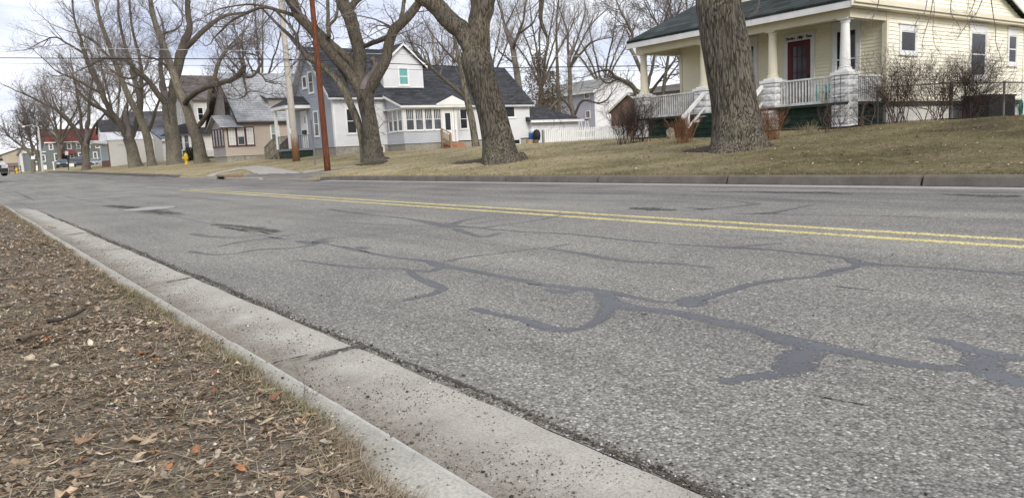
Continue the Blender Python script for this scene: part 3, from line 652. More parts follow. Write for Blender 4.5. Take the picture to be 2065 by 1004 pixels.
def rough_block(mb, x0, x1, y0, y1, z0, z1, seed=0, amp=.018, nx=7, nz=4):
    """rock-faced block: bulging subdivided faces with flat margins"""
    def face(o, du, dv, n, k):
        o = np.array(o, float); du = np.array(du, float); dv = np.array(dv, float); n = np.array(n, float); vs = []
        for i in range(nx + 1):
            for j in range(nz + 1):
                a, b = i / nx, j / nz; e = min(a, 1 - a, .18) / .18 * min(b, 1 - b, .25) / .25
                d = e * amp * (.45 + 1.5 * float(vnoise(a * 4.2 + seed * 1.7, b * 2.6 + k, seed)))
                vs.append(o + du * a + dv * b + n * d)
        fs = [(i * (nz + 1) + j, (i + 1) * (nz + 1) + j, (i + 1) * (nz + 1) + j + 1, i * (nz + 1) + j + 1) for i in range(nx) for j in range(nz)]
        mb.add(vs, fs)
    face((x0, y0, z0), (x1 - x0, 0, 0), (0, 0, z1 - z0), (0, -1, 0), 1); face((x1, y0, z0), (0, y1 - y0, 0), (0, 0, z1 - z0), (1, 0, 0), 2)
    face((x1, y1, z0), (x0 - x1, 0, 0), (0, 0, z1 - z0), (0, 1, 0), 3); face((x0, y1, z0), (0, y0 - y1, 0), (0, 0, z1 - z0), (-1, 0, 0), 4)
    mb.quad((x0, y0, z1), (x1, y0, z1), (x1, y1, z1), (x0, y1, z1))
M_white = noisy('white_paint', (.66, .66, .65), (.80, .80, .78), scale=1.6, rough=.5, detail=7)
M_white2 = noisy('weathered_white_paint', (.60, .60, .59), (.76, .76, .75), scale=5, rough=.6, detail=7, c3=(.48, .47, .45), s3=6)
M_cream = noisy('cream_trim', (.66, .61, .47), (.74, .69, .55), scale=1.2, rough=.5)
M_glass = glass_mat('dark_glass'); M_glass2 = glass_mat('grey_glass', (.06, .065, .075)); M_glassb = glass_mat('black_glass', (.008, .009, .011))
M_block = block_mat('grey_block', (.27, .25, .21), (.35, .33, .28)); M_blockX = block_mat('grey_block_front', (.22, .21, .18), (.28, .26, .22), along='X')
def flat_curtain(n, c): return noisy(n, tuple(x * .8 for x in c), c, scale=4, rough=.9, stretch=(8, 8, .4))
M_curt = flat_curtain('white_curtain', (.72, .71, .68)); M_teal = flat_curtain('teal_curtain', (.17, .43, .41)); M_greencurt = flat_curtain('pale_green_curtain', (.36, .43, .38))

# ================================================================== YELLOW HOUSE WITH THE PORCH
YX0, YX1, YF, YB, PF = -19.93, -12.05, 22.37, 31.58, 20.5
yh = thing('house', (-16, 22.4, 1.0), 'pale yellow clapboard house with a columned white porch and dark red door', 'house')
M_yel = siding_mat('yellow_siding', (.83, .775, .59), .06); M_yelside = siding_mat('cream_siding', (.86, .825, .69), .05)
M_dgreen = noisy('dark_green_paint', (.009, .022, .014), (.022, .046, .030), scale=5, rough=.7, bump=.3, bscale=30)
M_roofg = shingle_mat('green_black_shingles', (.016, .022, .022), (.052, .067, .064), 'X', 1.7)
M_rock = noisy('white_rockface', (.60, .60, .60), (.80, .80, .79), scale=7, rough=.75, bump=.35, bscale=22, c3=(.45, .46, .48), s3=9)
WF = Wall('Y', YF, -1); WS = Wall('X', YX1, 1); WL = Wall('X', YX0, -1)
mb = MB(); WF.lap(mb, [(YX0, 1.55), (YX1, 1.55), (YX1, 4.2), (YX0, 4.2)], .105, .024); mb.build('front_wall', M_yel, yh)
mb = MB(); WS.lap(mb, [(YF, 1.68), (YB, 1.68), (YB, 4.22), (YF, 4.22)], .115, .024); WS.lap(mb, [(20.35, 4.36), (31.6, 4.36), (25.98, 6.62)], .115, .024); mb.build('side_wall', M_yelside, yh)
mb = MB(); mb.poly([(YX0, YF + .01, 1), (YX0, YB, 1), (YX0, YB, 4.4), (YX0, 26, 6.6), (YX0, YF + .01, 4.4)]); mb.poly([(YX0, YB, 1), (YX1, YB, 1), (YX1, YB, 4.4), (YX0, YB, 4.4)]); mb.build('rear_wall', M_yelside, yh)
mb = MB(); WS.box(mb, YF - .11, YF, 1.66, 4.2, -.11, .035); mb.build('corner_board', M_cream, yh); mb = MB(); WF.box(mb, YX0 - .03, YX0 + .09, 1.6, 4.2, 0, .035); mb.build('corner_board', M_cream, yh); mb = MB(); WS.box(mb, YB, YB + .05, 1.66, 4.25, -.1, .035); mb.build('corner_board', M_cream, yh)
mb = MB(); WS.box(mb, YF, YB, 1.60, 1.68, .0, .045); mb.build('water_table', M_cream, yh)
mb = MB(); mb.box(YX0 + .03, YX1 - .04, YF + .04, YB - .02, .5, 1.6); mb.build('foundation', noisy('pale_foundation', (.44, .43, .40), (.58, .57, .54), scale=3, bump=.4), yh)
mb = MB(); WS.box(mb, YF + .05, YB - .02, 1.47, 1.598, -.03, .012); mb.build('sill_board', plain('dark_sill', (.05, .045, .04), .8), yh)
# roof
E0, RY, RZ, SL = 19.98, 25.98, 6.80, .405
ez = RZ - (RY - E0) * SL
mb = MB(); roof_slab(mb, [(-20.30, E0, ez), (-11.80, E0, ez), (-11.80, RY, RZ), (-20.30, RY, RZ)], .09); bz = RZ - (32.0 - RY) * SL
roof_slab(mb, [(-20.30, RY, RZ), (-11.80, RY, RZ), (-11.80, 32.0, bz), (-20.30, 32.0, bz)], .09); mb.build('roof', M_roofg, yh)
mb = MB(); mb.box(-20.29, -11.81, E0 + .01, E0 + .05, ez - .27, ez - .092)                        # front fascia
for X in (-20.32, -11.775):
    mb.prism([(X - .02, E0 + .01, ez - .24), (X - .02, RY, RZ - .24), (X - .02, RY, RZ - .012), (X - .02, E0 + .01, ez - .012)], (.04, 0, 0)); mb.prism([(X - .02, 31.99, bz - .24), (X - .02, 31.99, bz - .012), (X - .02, RY + .002, RZ - .012), (X - .02, RY + .002, RZ - .24)], (.04, 0, 0))
mb.build('fascia', M_white, yh)
mb = MB(); WS.box(mb, 20.05, 31.95, 4.23, 4.345, .0, .36); WS.box(mb, 20.0, 32.0, 4.15, 4.23, .0, .30); mb.build('pent_eave', M_cream, yh)
# porch beam, ceiling, floor
mb = MB(); mb.box(-20.25, -12.03, PF - .13, PF + .13, 3.90, 4.14); mb.box(-12.30, -12.032, PF + .13, YF - .04, 3.90, 4.14); mb.box(-20.24, -19.95, PF + .13, YF - .04, 3.90, 4.14); mb.build('porch_beam', M_cream, yh)
mb = MB(); mb.box(-20.24, -12.0, E0 + .06, YF - .03, 4.145, 4.165); mb.build('porch_ceiling', M_cream, yh)
mb = MB(); mb.box(-20.15, -12.0, PF - .28, YF - .02, 1.54, 1.61); mb.build('porch_floor', M_dgreen, yh)
mb = MB(); mb.box(-20.0, -12.2, PF + .15, YF, .7, 1.52); mb.build('porch_core', M_dgreen, yh)
mb = MB(); sd = 40
for (xa, xb) in ((-19.76, -17.5), (-14.36, -12.5)):
    mb = MB()
    for zi in range(4):
        z0 = .86 + zi * .172; x = xa - (.2 if zi % 2 else 0)
        while x < xb:
            a, b = max(x, xa), min(x + .42, xb); sd += 1
            if b - a > .05: rough_block(mb, a + .004, b - .004, PF - .1, PF + .14, z0, z0 + .166, sd, .014, 4, 3)
            x += .42
    mb.build('porch_skirt', M_dgreen, yh)
mb = MB()
for zi in range(4):
    y = PF + .3
    while y < YF - .1:
        sd += 1; rough_block(mb, -12.5, -12.14, y, min(y + .42, YF - .05), .86 + zi * .172, .86 + zi * .172 + .166, sd, .014, 4, 3); y += .425
mb.build('porch_skirt', M_dgreen, yh)
for i, cx in enumerate((-12.25, -14.6, -17.24, -20.0)):
    mb = MB(); z = .8
    while z < 2.32:
        zt = min(z + .205, 2.35); sd += 1; rough_block(mb, cx - .25, cx + .25, PF - .25, PF + .25, z, zt - .006, sd, .02, 7, 4); z += .205
    pr = mb.build('pier', M_rock, yh)
    mb = MB(); mb.box(cx - .29, cx + .29, PF - .29, PF + .29, 2.352, 2.44); mb.box(cx - .20, cx + .20, PF - .20, PF + .20, 2.442, 2.50); mb.build('cap', M_white, pr, bevel=.01)
    mb = MB(); h0, h1 = 2.50, 3.90; H = h1 - h0
    mb.lathe((cx, PF, h0), [(.19, 0), (.19, .035), (.165, .05), (.175, .075), (.145, .1), (.137, H * .3), (.128, H * .6), (.112, H - .15), (.112, H - .12), (.13, H - .11), (.13, H - .085), (.115, H - .08), (.15, H - .04)], 24)
    mb.box(cx - .16, cx + .16, PF - .16, PF + .16, h1 - .038, h1 - .002); mb.build('column', M_cream if i else M_white, yh, smooth=False)
def railing(name, a, b, parent, zt=2.36, zb=1.66, n=None, mat=None, post=False):
    a = np.array(a, float); b = np.array(b, float); Ln = np.linalg.norm(b - a); n = n or int(Ln / .098); mb = MB()
    mb.bar((*a, zt), (*b, zt), .075, .05); mb.bar((*a, zb), (*b, zb), .05, .07)
    for k in range(n): q = a + (b - a) * (k + .5) / n; mb.box(q[0] - .02, q[0] + .02, q[1] - .02, q[1] + .02, zb + .035, zt - .025)
    return mb.build(name, mat or M_white2, parent)
railing('porch_railing', (-19.74, PF), (-17.5, PF), yh); railing('porch_railing', (-14.34, PF), (-12.51, PF), yh)
railing('porch_railing', (-12.2, PF + .28), (-12.2, YF - .05), yh)
# steps and handrails
mb = MB()
for k in range(4):
    zt = 1.50 - k * .175; mb.box(-16.98, -14.86, PF - .3 - .29 * (k + 1), PF - .3 - .29 * k + (0 if k else .0), .6, zt - .035); mb.box(-17.0, -14.84, PF - .3 - .29 * (k + 1) - .025, PF - .3 - .29 * k - .004, zt - .034, zt)
mb.build('porch_steps', M_dgreen, yh)
for X in (-17.06, -14.80):
    mb = MB(); mb.bar((X, PF - .22, 2.30), (X, PF - 1.32, 1.47), .1, .09); mb.box(X - .05, X + .05, PF - 1.12, PF - 1.02, .70, 1.62); mb.bar((X, PF - .26, 1.78), (X, PF - 1.0, 1.22), .05, .05)
    mb.build('handrail', M_white, yh)
# door
M_red = noisy('dark_red_paint', (.075, .006, .010), (.115, .011, .016), scale=3, rough=.4)
mb = MB(); WF.box(mb, -15.46, -15.33, 1.61, 3.74, .004, .07); WF.box(mb, -14.50, -14.37, 1.61, 3.74, .004, .07); WF.box(mb, -15.46, -14.37, 3.74, 3.93, .004, .067); WF.box(mb, -15.52, -14.31, 3.93, 3.97, .004, .11)
drf = mb.build('door_frame', M_white, yh)
mb = MB(); u0, u1 = -15.33, -14.50; WF.box(mb, u0, u0 + .15, 1.63, 3.74, .01, .055); WF.box(mb, u1 - .15, u1, 1.63, 3.74, .01, .055); WF.box(mb, u0 + .15, u1 - .15, 3.56, 3.74, .01, .053); WF.box(mb, u0 + .15, u1 - .15, 1.63, 2.33, .01, .05)
dr = mb.build('door', M_red, yh)
mb = MB(); a, b = u0 + .15, u1 - .15; WF.box(mb, a, a + .03, 2.33, 3.56, .02, .046)
for k in (1, 2): WF.box(mb, a, b, 2.33 + 1.23 * k / 3 + .10 * (k == 2) - .014, 2.33 + 1.23 * k / 3 + .10 * (k == 2) + .014, .02, .044)
for k in (.34, .67): uu = a + (b - a) * k; WF.box(mb, uu - .013, uu + .013, 2.33, 3.56, .02, .045)
mb.build('glazing_bars', M_red, dr)
mb = MB(); mb.poly([WF.p(a, 2.33, .03), WF.p(b, 2.33, .03), WF.p(b, 3.56, .03), WF.p(a, 3.56, .03)]); mb.build('pane', M_glass2, dr)
mb = MB(); mb.lathe((u1 - .08, YF - .10, 2.6), [(.0001, -.03), (.03, -.02), (.03, .02), (.0001, .03)], 12); mb.box(u1 - .09, u1 - .07, YF - .10, YF - .05, 2.59, 2.61); mb.build('handle', plain('dark_metal', (.03, .03, .03), .4, .8), dr)
def text_mesh(name, txt, size, fn, mat, parent, depth=.006, shear=.35):
    cu = bpy.data.curves.new(name, 'FONT'); cu.body = txt; cu.size = size; cu.extrude = depth; cu.shear = shear; cu.align_x = 'CENTER'; cu.offset = .0045; cu.space_character = 1.0
    to = bpy.data.objects.new(name + '_source', cu); COL.objects.link(to); dg = bpy.context.evaluated_depsgraph_get()
    me = bpy.data.meshes.new_from_object(to.evaluated_get(dg)); bpy.data.objects.remove(to); bpy.data.curves.remove(cu)
    v = [fn(p.co.x, p.co.y, p.co.z) for p in me.vertices]; f = [tuple(p.vertices) for p in me.polygons]; bpy.data.meshes.remove(me)
    return put(name, v, f, mat, parent)
M_black = plain('black_metal', (.012, .012, .013), .5)
for wd_, xo_ in (('Twelve', -15.235), ('Fifty', -14.865), ('Two', -14.575)): text_mesh('address_lettering', wd_, .118, lambda x, y, z: WF.p(xo_ + x, 3.795 + y, .072 + z), M_black, drf)
# windows
window(WF, yh, -13.78, -12.86, 2.0, 4.07, .13, M_white, M_glass, head=.10)
window(WF, yh, -17.62, -16.50, 2.0, 4.07, .13, M_white, M_glass2, head=.10)
window(WS, yh, 22.97, 24.02, 2.98, 3.84, .10, M_white, M_glassb, rail=False, head=.08)
window(WS, yh, 27.40, 28.72, 2.30, 4.05, .14, M_white, M_glass, head=.10)
window(WS, yh, 30.26, 31.10, 2.80, 4.05, .12, M_white, M_glass, head=.10, mul=0)
# front dormer
dz0, dy, dx0, dx1 = 5.15, 22.35, -17.5, -13.6; WD = Wall('Y', dy, -1)
mb = MB(); WD.lap(mb, [(dx0, 5.0), (dx1, 5.0), (dx1, 6.5), ((dx0 + dx1) / 2, 7.4), (dx0, 6.5)]); mb.poly([(dx0, dy, 5), (dx0, dy, 6.5), (dx0, 26, 6.5), (dx0, 26, 5)]); mb.poly([(dx1, dy, 5), (dx1, 26, 5), (dx1, 26, 6.5), (dx1, dy, 6.5)])
dm = mb.build('dormer', M_yelside, yh)
mb = MB(); mx = (dx0 + dx1) / 2; roof_slab(mb, [(dx0 - .3, dy - .3, 6.38), (mx, dy - .3, 7.5), (mx, 27, 7.5), (dx0 - .3, 27, 6.38)]); roof_slab(mb, [(mx, dy - .3, 7.5), (dx1 + .3, dy - .3, 6.38), (dx1 + .3, 27, 6.38), (mx, 27, 7.5)]); mb.build('roof', M_roofg, dm)
mb = MB(); WD.box(mb, dx0 - .02, dx1 + .02, 4.98, 5.22, .0, .05); mb.build('trim', M_white, dm)
window(WD, dm, mx - .9, mx + .9, 5.3, 6.5, .1, M_white, M_glass)
# teal chair on the porch
M_tealp = plain('teal_paint', (.10, .42, .36), .5); pcq = (-13.25, 21.45, 1.61); tc_ = thing('porch_chair', pcq, 'teal slatted chair standing on the porch behind the railing', 'chair'); cx, cy, cz = pcq
mb = MB(); mb.box(cx - .28, cx + .28, cy - .30, cy + .22, cz + .36, cz + .40); mb.build('seat', M_tealp, tc_)
mb = MB()
for k in range(5): x = cx - .24 + k * .12; mb.hexa([(x - .045, cy + .2, cz + .40), (x + .045, cy + .2, cz + .40), (x + .045, cy + .23, cz + .40), (x - .045, cy + .23, cz + .40)], [(x - .045, cy + .42, cz + .70 + .03 * (2 - abs(k - 2))), (x + .045, cy + .42, cz + .70 + .03 * (2 - abs(k - 2))), (x + .045, cy + .45, cz + .70), (x - .045, cy + .45, cz + .70)])
mb.bar((cx - .29, cy + .34, cz + .58), (cx + .29, cy + .34, cz + .58), .03, .06); mb.build('backrest', M_tealp, tc_)
for sx in (-1, 1):
    mb = MB(); mb.box(cx + sx * .31 - .05, cx + sx * .31 + .05, cy - .32, cy + .3, cz + .58, cz + .61); mb.build('armrest', M_tealp, tc_)
    for yy in (-.28, .24): mb = MB(); mb.box(cx + sx * .31 - .03, cx + sx * .31 + .03, cy + yy - .03, cy + yy + .03, cz, cz + .578); mb.build('leg', M_tealp, tc_)
# things around the yellow house
mb = MB(); mb.box(-11.75, -10.95, 26.4, 28.3, .82, 1.66); bx_ = mb.build('storage_box', plain('black_plastic', (.010, .010, .010), .9, 0, .1), bevel=.03)
for o in (bx_,): tag(o, 'black lidded storage box against the cream side wall behind the bare bush', 'storage box')
mb = MB(); mb.box(-11.78, -10.92, 26.36, 28.34, 1.662, 1.72); mb.build('lid', plain('black_plastic_lid', (.016, .016, .016), .8, 0, .1), bx_, bevel=.02)
pts = []
for k in range(7 * 24):
    a = 2 * math.pi * k / 24; rr = .19 + .03 * math.sin(k * .37) + .02 * math.sin(k * 1.3); pts.append((YX1 + .10 + .03 * math.sin(k * .21) + .006 * (k / 24), 31.3 + rr * .62 * math.cos(a), 1.3 + rr * 1.35 * math.sin(a) - .02 * math.cos(k * .7)))
mb = MB(); mb.tube(pts, .012, 6); mb.box(YX1, YX1 + .14, 31.2, 31.4, 1.46, 1.5)
tag(mb.build('garden_hose', plain('green_hose', (.008, .13, .085), .35), smooth=True), 'coiled green garden hose hung on the cream wall', 'hose')
# ================================================================== GREY-WHITE HOUSE WITH ENCLOSED PORCH
gh = thing('house', (-49.6, 22, .95), 'white sided house, front shade-toned grey, with dark shingle roof and glazed side porch', 'house')
M_gfront = siding_mat('grey_shade_siding', (.36, .385, .435)); M_gside = siding_mat('white_siding', (.66, .665, .685)); M_gpor = siding_mat('pale_grey_siding', (.50, .52, .56))  # front colour is the siding darkened and blued for its shaded side
M_rdark = shingle_mat('charcoal_shingles', (.028, .030, .035), (.058, .062, .070), 'Y', 1.6)
X1, X0, Yf, Ym, Yb = -46.3, -53.0, 19.7, 27.6, 35.25
GX, GZ, GE = -49.65, 8.0, 4.84
W1 = Wall('Y', Yf, -1); W2 = Wall('X', X1, 1)
mb = MB(); W1.lap(mb, [(X0, 1.45), (X1, 1.45), (X1, GE), (GX, GZ - .1), (X0, GE)], .14, .024); mb.build('front_wall', M_gfront, gh)
mb = MB(); W2.lap(mb, [(Yf, 1.45), (Ym, 1.45), (Ym, GE - .02), (Yf, GE - .02)], .14, .024); W2.lap(mb, [(Ym, 1.52), (Yb, 1.52), (Yb, 4.03), (Ym, 4.03)], .14, .024); mb.build('side_wall', M_gside, gh)
mb = MB(); mb.poly([(X0, Yf, 1), (X0, Yb, 1), (X0, Yb, 4.8), (X0, Yf, 4.8)]); mb.poly([(X0, Yb, 1), (X1, Yb, 1), (X1, Yb, 4.03), (GX, Yb, 6.9), (X0, Yb, 4.0)]); mb.poly([(X1, Ym, 4), (X1, Ym, 4.8), (GX, Ym, 7.9), (X0, Ym, 4.8), (X0, Ym, 4)]); mb.build('rear_wall', M_gside, gh)
mb = MB(); mb.box(X0 + .03, X1 - .03, Yf + .03, Yb - .03, .5, 1.45); mb.build('foundation', M_block, gh)
mb = MB(); W2.box(mb, Yf - .002, Yf + .12, 1.44, GE - .05, 0, .03); W1.box(mb, X1 - .12, X1, 1.44, GE - .05, .002, .034); mb.build('corner_board', M_white, gh); mb = MB(); W2.box(mb, Yb - .1, Yb, 1.5, 4.0, 0, .03); mb.build('corner_board', M_white, gh); mb = MB(); W1.box(mb, X0, X0 + .1, 1.44, GE, .002, .034); mb.build('corner_board', M_white, gh)
sl = (GZ - GE) / (GX - X1)
mb = MB(); ov = .35; ey = Yf - .38
def gable_roof(mb, xl, xr, rx, rz, ez_l, ez_r, y0, y1, th=.14):
    roof_slab(mb, [(rx, y0, rz), (rx, y1, rz), (xl, y1, ez_l), (xl, y0, ez_l)], th); roof_slab(mb, [(xr, y0, ez_r), (xr, y1, ez_r), (rx, y1, rz), (rx, y0, rz)], th)
dzr = ov * (GZ - GE) / (X1 - GX)
gable_roof(mb, X0 - ov, X1 + ov, GX, GZ + .08, GE + .08 - dzr, GE + .08 - dzr, ey, Ym + .3)
gable_roof(mb, X0 - ov, X1 + .3, GX, 7.05, 4.0 - .2, 4.02, Ym + .305, Yb + .3)
mb.build('roof', M_rdark, gh)
mb = MB(); ze = GE + .08 - dzr - .15
mb.box(X1 + ov - .12, X1 + ov + .03, ey, Ym + .3, ze - .07, ze + .05); mb.box(X1 + .2, X1 + .33, Ym + .31, Yb + .3, 3.80, 3.93)
for sgn, xe in ((1, X1 + ov), (-1, X0 - ov)):
    mb.prism([(xe, ey - .03, ze - .05), (GX, ey - .03, GZ - .22), (GX, ey - .03, GZ + .07), (xe, ey - .03, ze + .2)], (0, .028, 0))
    mb.prism([(xe, ey, ze - .02), (GX, ey, GZ - .12), (GX, Yf - .03, GZ - .12), (xe, Yf - .03, ze - .02)], (0, 0, -.03))
mb.build('fascia', siding_mat('soffit_white', (.5, .51, .53)), gh)
window(W1, gh, -49.95, -49.05, 5.05, 6.5, .08, M_white, M_glass2); window(W1, gh, -51.0, -50.2, 5.45, 6.3, .08, M_white, M_glass2, rail=False); window(W1, gh, -49.55, -48.72, 2.2, 3.9, .07, M_white, M_glass2)
window(W2, gh, 20.5, 21.3, 2.2, 3.88, .08, M_white, M_glassb); window(W2, gh, 29.05, 29.75, 2.28, 3.75, .06, M_white, M_glassb)
window(W2, gh, 31.9, 33.95, 3.0, 3.92, .08, M_white, M_glass, rail=False, mul=1)
window(W2, gh, 22.55, 23.1, .95, 1.42, .07, M_white, M_glass2, rail=False, sill=False); window(W2, gh, 33.5, 34.3, 1.02, 1.5, .07, M_white, M_glassb, rail=False, sill=False)
# dormer over the side
WDm = Wall('X', X1 - .25, 1); ya, yb, yp = 23.5, 26.5, 25.0
mb = MB(); WDm.lap(mb, [(ya, 5.2), (yb, 5.2), (yb, 6.72), (yp, 7.95), (ya, 6.72)], .12)
for y in (ya, yb): mb.poly([(X1 - .25, y, 5.2), (X1 - .25, y, 6.72), (GX, y, 6.72), (GX, y, 5.2)])
dm = mb.build('dormer', M_gside, gh)
mb = MB(); xo = X1 + .02
for y, s_ in ((ya, -1), (yb, 1)): roof_slab(mb, [(GX - .3, y + s_ * .22, 6.60), (xo, y + s_ * .22, 6.60), (xo, yp, 8.1), (GX - .3, yp, 8.1)][::s_ * -1 or 1], .1)
mb.build('roof', M_rdark, dm)
mb = MB()
for y, s_ in ((ya, -1), (yb, 1)): mb.prism([(xo + .004, y + s_ * .23, 6.44), (xo + .004, yp, 7.92), (xo + .004, yp, 8.08), (xo + .004, y + s_ * .23, 6.60)], (.03, 0, 0))
WDm.box(mb, ya, yb, 5.17, 5.24, .0, .04); mb.build('trim', M_white, dm)
window(WDm, dm, 24.58, 25.42, 5.3, 6.55, .07, M_white, M_glass2, curtain=M_teal, cfrac=(.02, .98), sash=.055)
# enclosed side porch
PX, pa, pb = -43.95, 23.38, 27.35
WP = Wall('X', PX, 1); WPL = Wall('Y', pa, -1); ep = MB()
WP.lap(ep, [(pa, 1.42), (26.32, 1.42), (26.32, 2.26), (pa, 2.26)], .11); WPL.lap(ep, [(X1, 1.42), (PX, 1.42), (PX, 2.26), (X1, 2.26)], .11); WPL.lap(ep, [(X1, 3.66), (PX, 3.66), (X1, 4.55)], .11)
WP.lap(ep, [(27.02, 1.42), (pb, 1.42), (pb, 2.26), (27.02, 2.26)], .11); ep.poly([(PX, pb, 1.4), (X1, pb, 1.4), (X1, pb, 4.5), (PX, pb, 3.66)]); ep.poly([(PX - .15, pa + .15, 1.4), (PX - .15, pb, 1.4), (PX - .15, pb, 1.42), (PX - .15, pa + .15, 1.42)])
epo = ep.build('enclosed_porch', M_gpor, gh)
mb = MB(); mb.box(X1, PX - .04, pa + .04, pb - .04, .6, 1.41); mb.build('foundation', M_block, epo)
mb = MB(); roof_slab(mb, [(PX + .35, 23.1, 3.82), (PX + .35, 28.4, 3.82), (X1 + .0, 28.4, 4.72), (X1 + .0, 23.1, 4.72)], .1); rf_ = mb.build('roof', M_rdark, epo)
mb = MB(); mb.box(PX + .33, PX + .39, 23.08, 28.42, 3.66, 3.80); mb.prism([(PX + .35, 23.07, 3.68), (PX + .35, 23.07, 3.81), (X1, 23.07, 4.71), (X1, 23.07, 4.57)], (0, .028, 0)); mb.box(X1, PX + .32, 23.15, 28.3, 3.62, 3.66)
mb.prism([(PX + .40, 25.75, 3.80), (PX + .40, 28.0, 3.80), (PX + .40, 26.88, 4.27)], (-.45, 0, 0)); mb.prism([(PX + .43, 25.65, 3.80), (PX + .43, 28.1, 3.80), (PX + .43, 28.1, 3.88), (PX + .43, 26.88, 4.40), (PX + .43, 25.65, 3.88)], (-.028, 0, 0))
WP.box(mb, pa - .03, pa + .14, 2.2, 3.66, -.12, .05); WP.box(mb, 26.2, 26.36, 1.42, 3.66, 0, .05); WP.box(mb, 26.98, 27.1, 1.42, 3.66, 0, .05); WP.box(mb, pb - .12, pb + .02, 1.42, 3.66, -.1, .05); WP.box(mb, 26.36, 26.98, 3.42, 3.66, 0, .045)
mb.build('trim', M_white, epo)
for k in range(4): u = pa + .15 + k * .675; window(WP, epo, u, u + .66, 2.22, 3.64, .05, M_white, M_glass2, slats=3, dep=.05, sash=.03)
for k in range(3): u = X1 + .35 + k * .66; window(WPL, epo, u, u + .62, 2.22, 3.64, .05, M_white, M_glass2, slats=3, dep=.05, sash=.03)
window(WP, epo, 27.1, pb - .12, 2.22, 3.64, .03, M_white, M_glass2, dep=.05, sash=.02)
mb = MB(); WP.box(mb, 26.37, 26.97, 1.45, 3.42, .0, .03); d_ = mb.build('door', M_white, epo)
mb = MB(); mb.poly([WP.p(26.47, 2.2, .034), WP.p(26.87, 2.2, .034), WP.p(26.87, 3.3, .034), WP.p(26.47, 3.3, .034)]); mb.build('pane', M_glass, d_)
mb = MB(); WP.box(mb, 26.56, 26.74, 2.02, 2.09, .03, .05); mb.build('mail_slot', M_black, d_)
M_deck = noisy('orange_deck_boards', (.30, .135, .085), (.40, .2, .13), scale=3, rough=.8, stretch=(1, 1, 6)); M_wood = noisy('weathered_lumber', (.27, .20, .12), (.38, .29, .19), scale=4, rough=.85, stretch=(1, 1, .3), bump=.3)
mb = MB()
for k in range(3): mb.box(PX + .02, PX + 1.25 - .3 * k, 26.15, 27.45, .75 + .21 * k, .93 + .21 * k)
st_ = mb.build('porch_steps', M_deck, epo)
mb = MB(); mb.bar((PX + .1, 26.1, 2.3), (PX + 1.2, 26.1, 1.95), .09, .05); mb.bar((PX + .1, 26.1, 1.7), (PX + 1.2, 26.1, 1.35), .05, .09)
for q in (.1, 1.2): mb.box(PX + q - .05, PX + q + .05, 26.05, 26.15, .7, 2.3 - .32 * (q - .1))
for k in range(7): q = .22 + .13 * k; mb.box(PX + q, PX + q + .035, 26.08, 26.12, 1.25, 2.2 - .32 * q)
mb.build('handrail', M_wood, epo)
mb = MB(); mb.tube([(X1 + .1, 27.9, 1.0), (X1 + .1, 27.9, 1.7)], .03); mb.box(X1 + .05, X1 + .3, 27.8, 28.1, 1.35, 1.62); mb.tube([(X1 + .2, 28.15, 1.0), (X1 + .2, 28.15, 1.5), (X1 + .05, 28.15, 1.55)], .025)
tag(mb.build('gas_meter', plain('meter_grey', (.16, .17, .17), .5)), 'small grey gas meter with pipes beside the orange porch steps', 'gas meter')
# front stoop of the grey house
mb = MB(); mb.box(-52.6, -50.1, 18.2, Yf, 1.36, 1.5); so = mb.build('stoop', plain('blue_grey_deck', (.2, .22, .25), .7), gh)
mb = MB(); mb.box(-52.5, -50.2, 18.3, Yf - .05, .6, 1.355); mb.build('skirting', M_dgreen, so)
mb = MB(); mb.hexa([(-52.9, 17.95, 4.36), (-49.95, 17.95, 4.36), (-49.95, Yf, 4.36), (-52.9, Yf, 4.36)], [(-51.75, 18.9, 4.98), (-51.1, 18.9, 4.98), (-51.1, Yf, 4.98), (-51.75, Yf, 4.98)]); mb.build('roof', M_rdark, so)
mb = MB(); mb.box(-52.85, -50.0, 18.0, Yf - .01, 4.13, 4.35)
for x in (-52.6, -50.2): mb.box(x - .09, x + .09, 18.1, 18.28, 1.5, 4.13)
mb.build('porch_frame', M_white, so)
mb = MB(); mb.bar((-52.5, 18.2, 2.35), (-50.3, 18.2, 2.35), .03); mb.bar((-50.2, 18.3, 2.35), (-50.2, 19.6, 2.35), .03)
for k in range(16): mb.box(-52.5 + k * .14, -52.48 + k * .14, 18.19, 18.21, 1.5, 2.34)
for k in range(9): mb.box(-50.21, -50.19, 18.35 + k * .14, 18.37 + k * .14, 1.5, 2.34)
mb.build('iron_railing', M_black, so)
mb = MB(); W1.box(mb, -51.85, -51.72, 1.5, 3.85, .004, .06); W1.box(mb, -50.83, -50.7, 1.5, 3.85, .004, .06); W1.box(mb, -51.85, -50.7, 3.85, 4.02, .004, .057); mb.build('door_frame', M_white, gh)
mb = MB(); W1.box(mb, -51.72, -50.83, 1.52, 3.85, .01, .045); d_ = mb.build('door', M_white, gh)
mb = MB(); mb.poly([W1.p(-51.15, 3.2, .05), W1.p(-50.95, 3.2, .05), W1.p(-50.95, 3.6, .05), W1.p(-51.15, 3.6, .05)]); mb.build('pane', M_glassb, d_)
mb = MB(); W1.box(mb, -51.5, -50.9, 2.45, 2.72, .05, .16); mb.build('letter_box', M_black, d_)
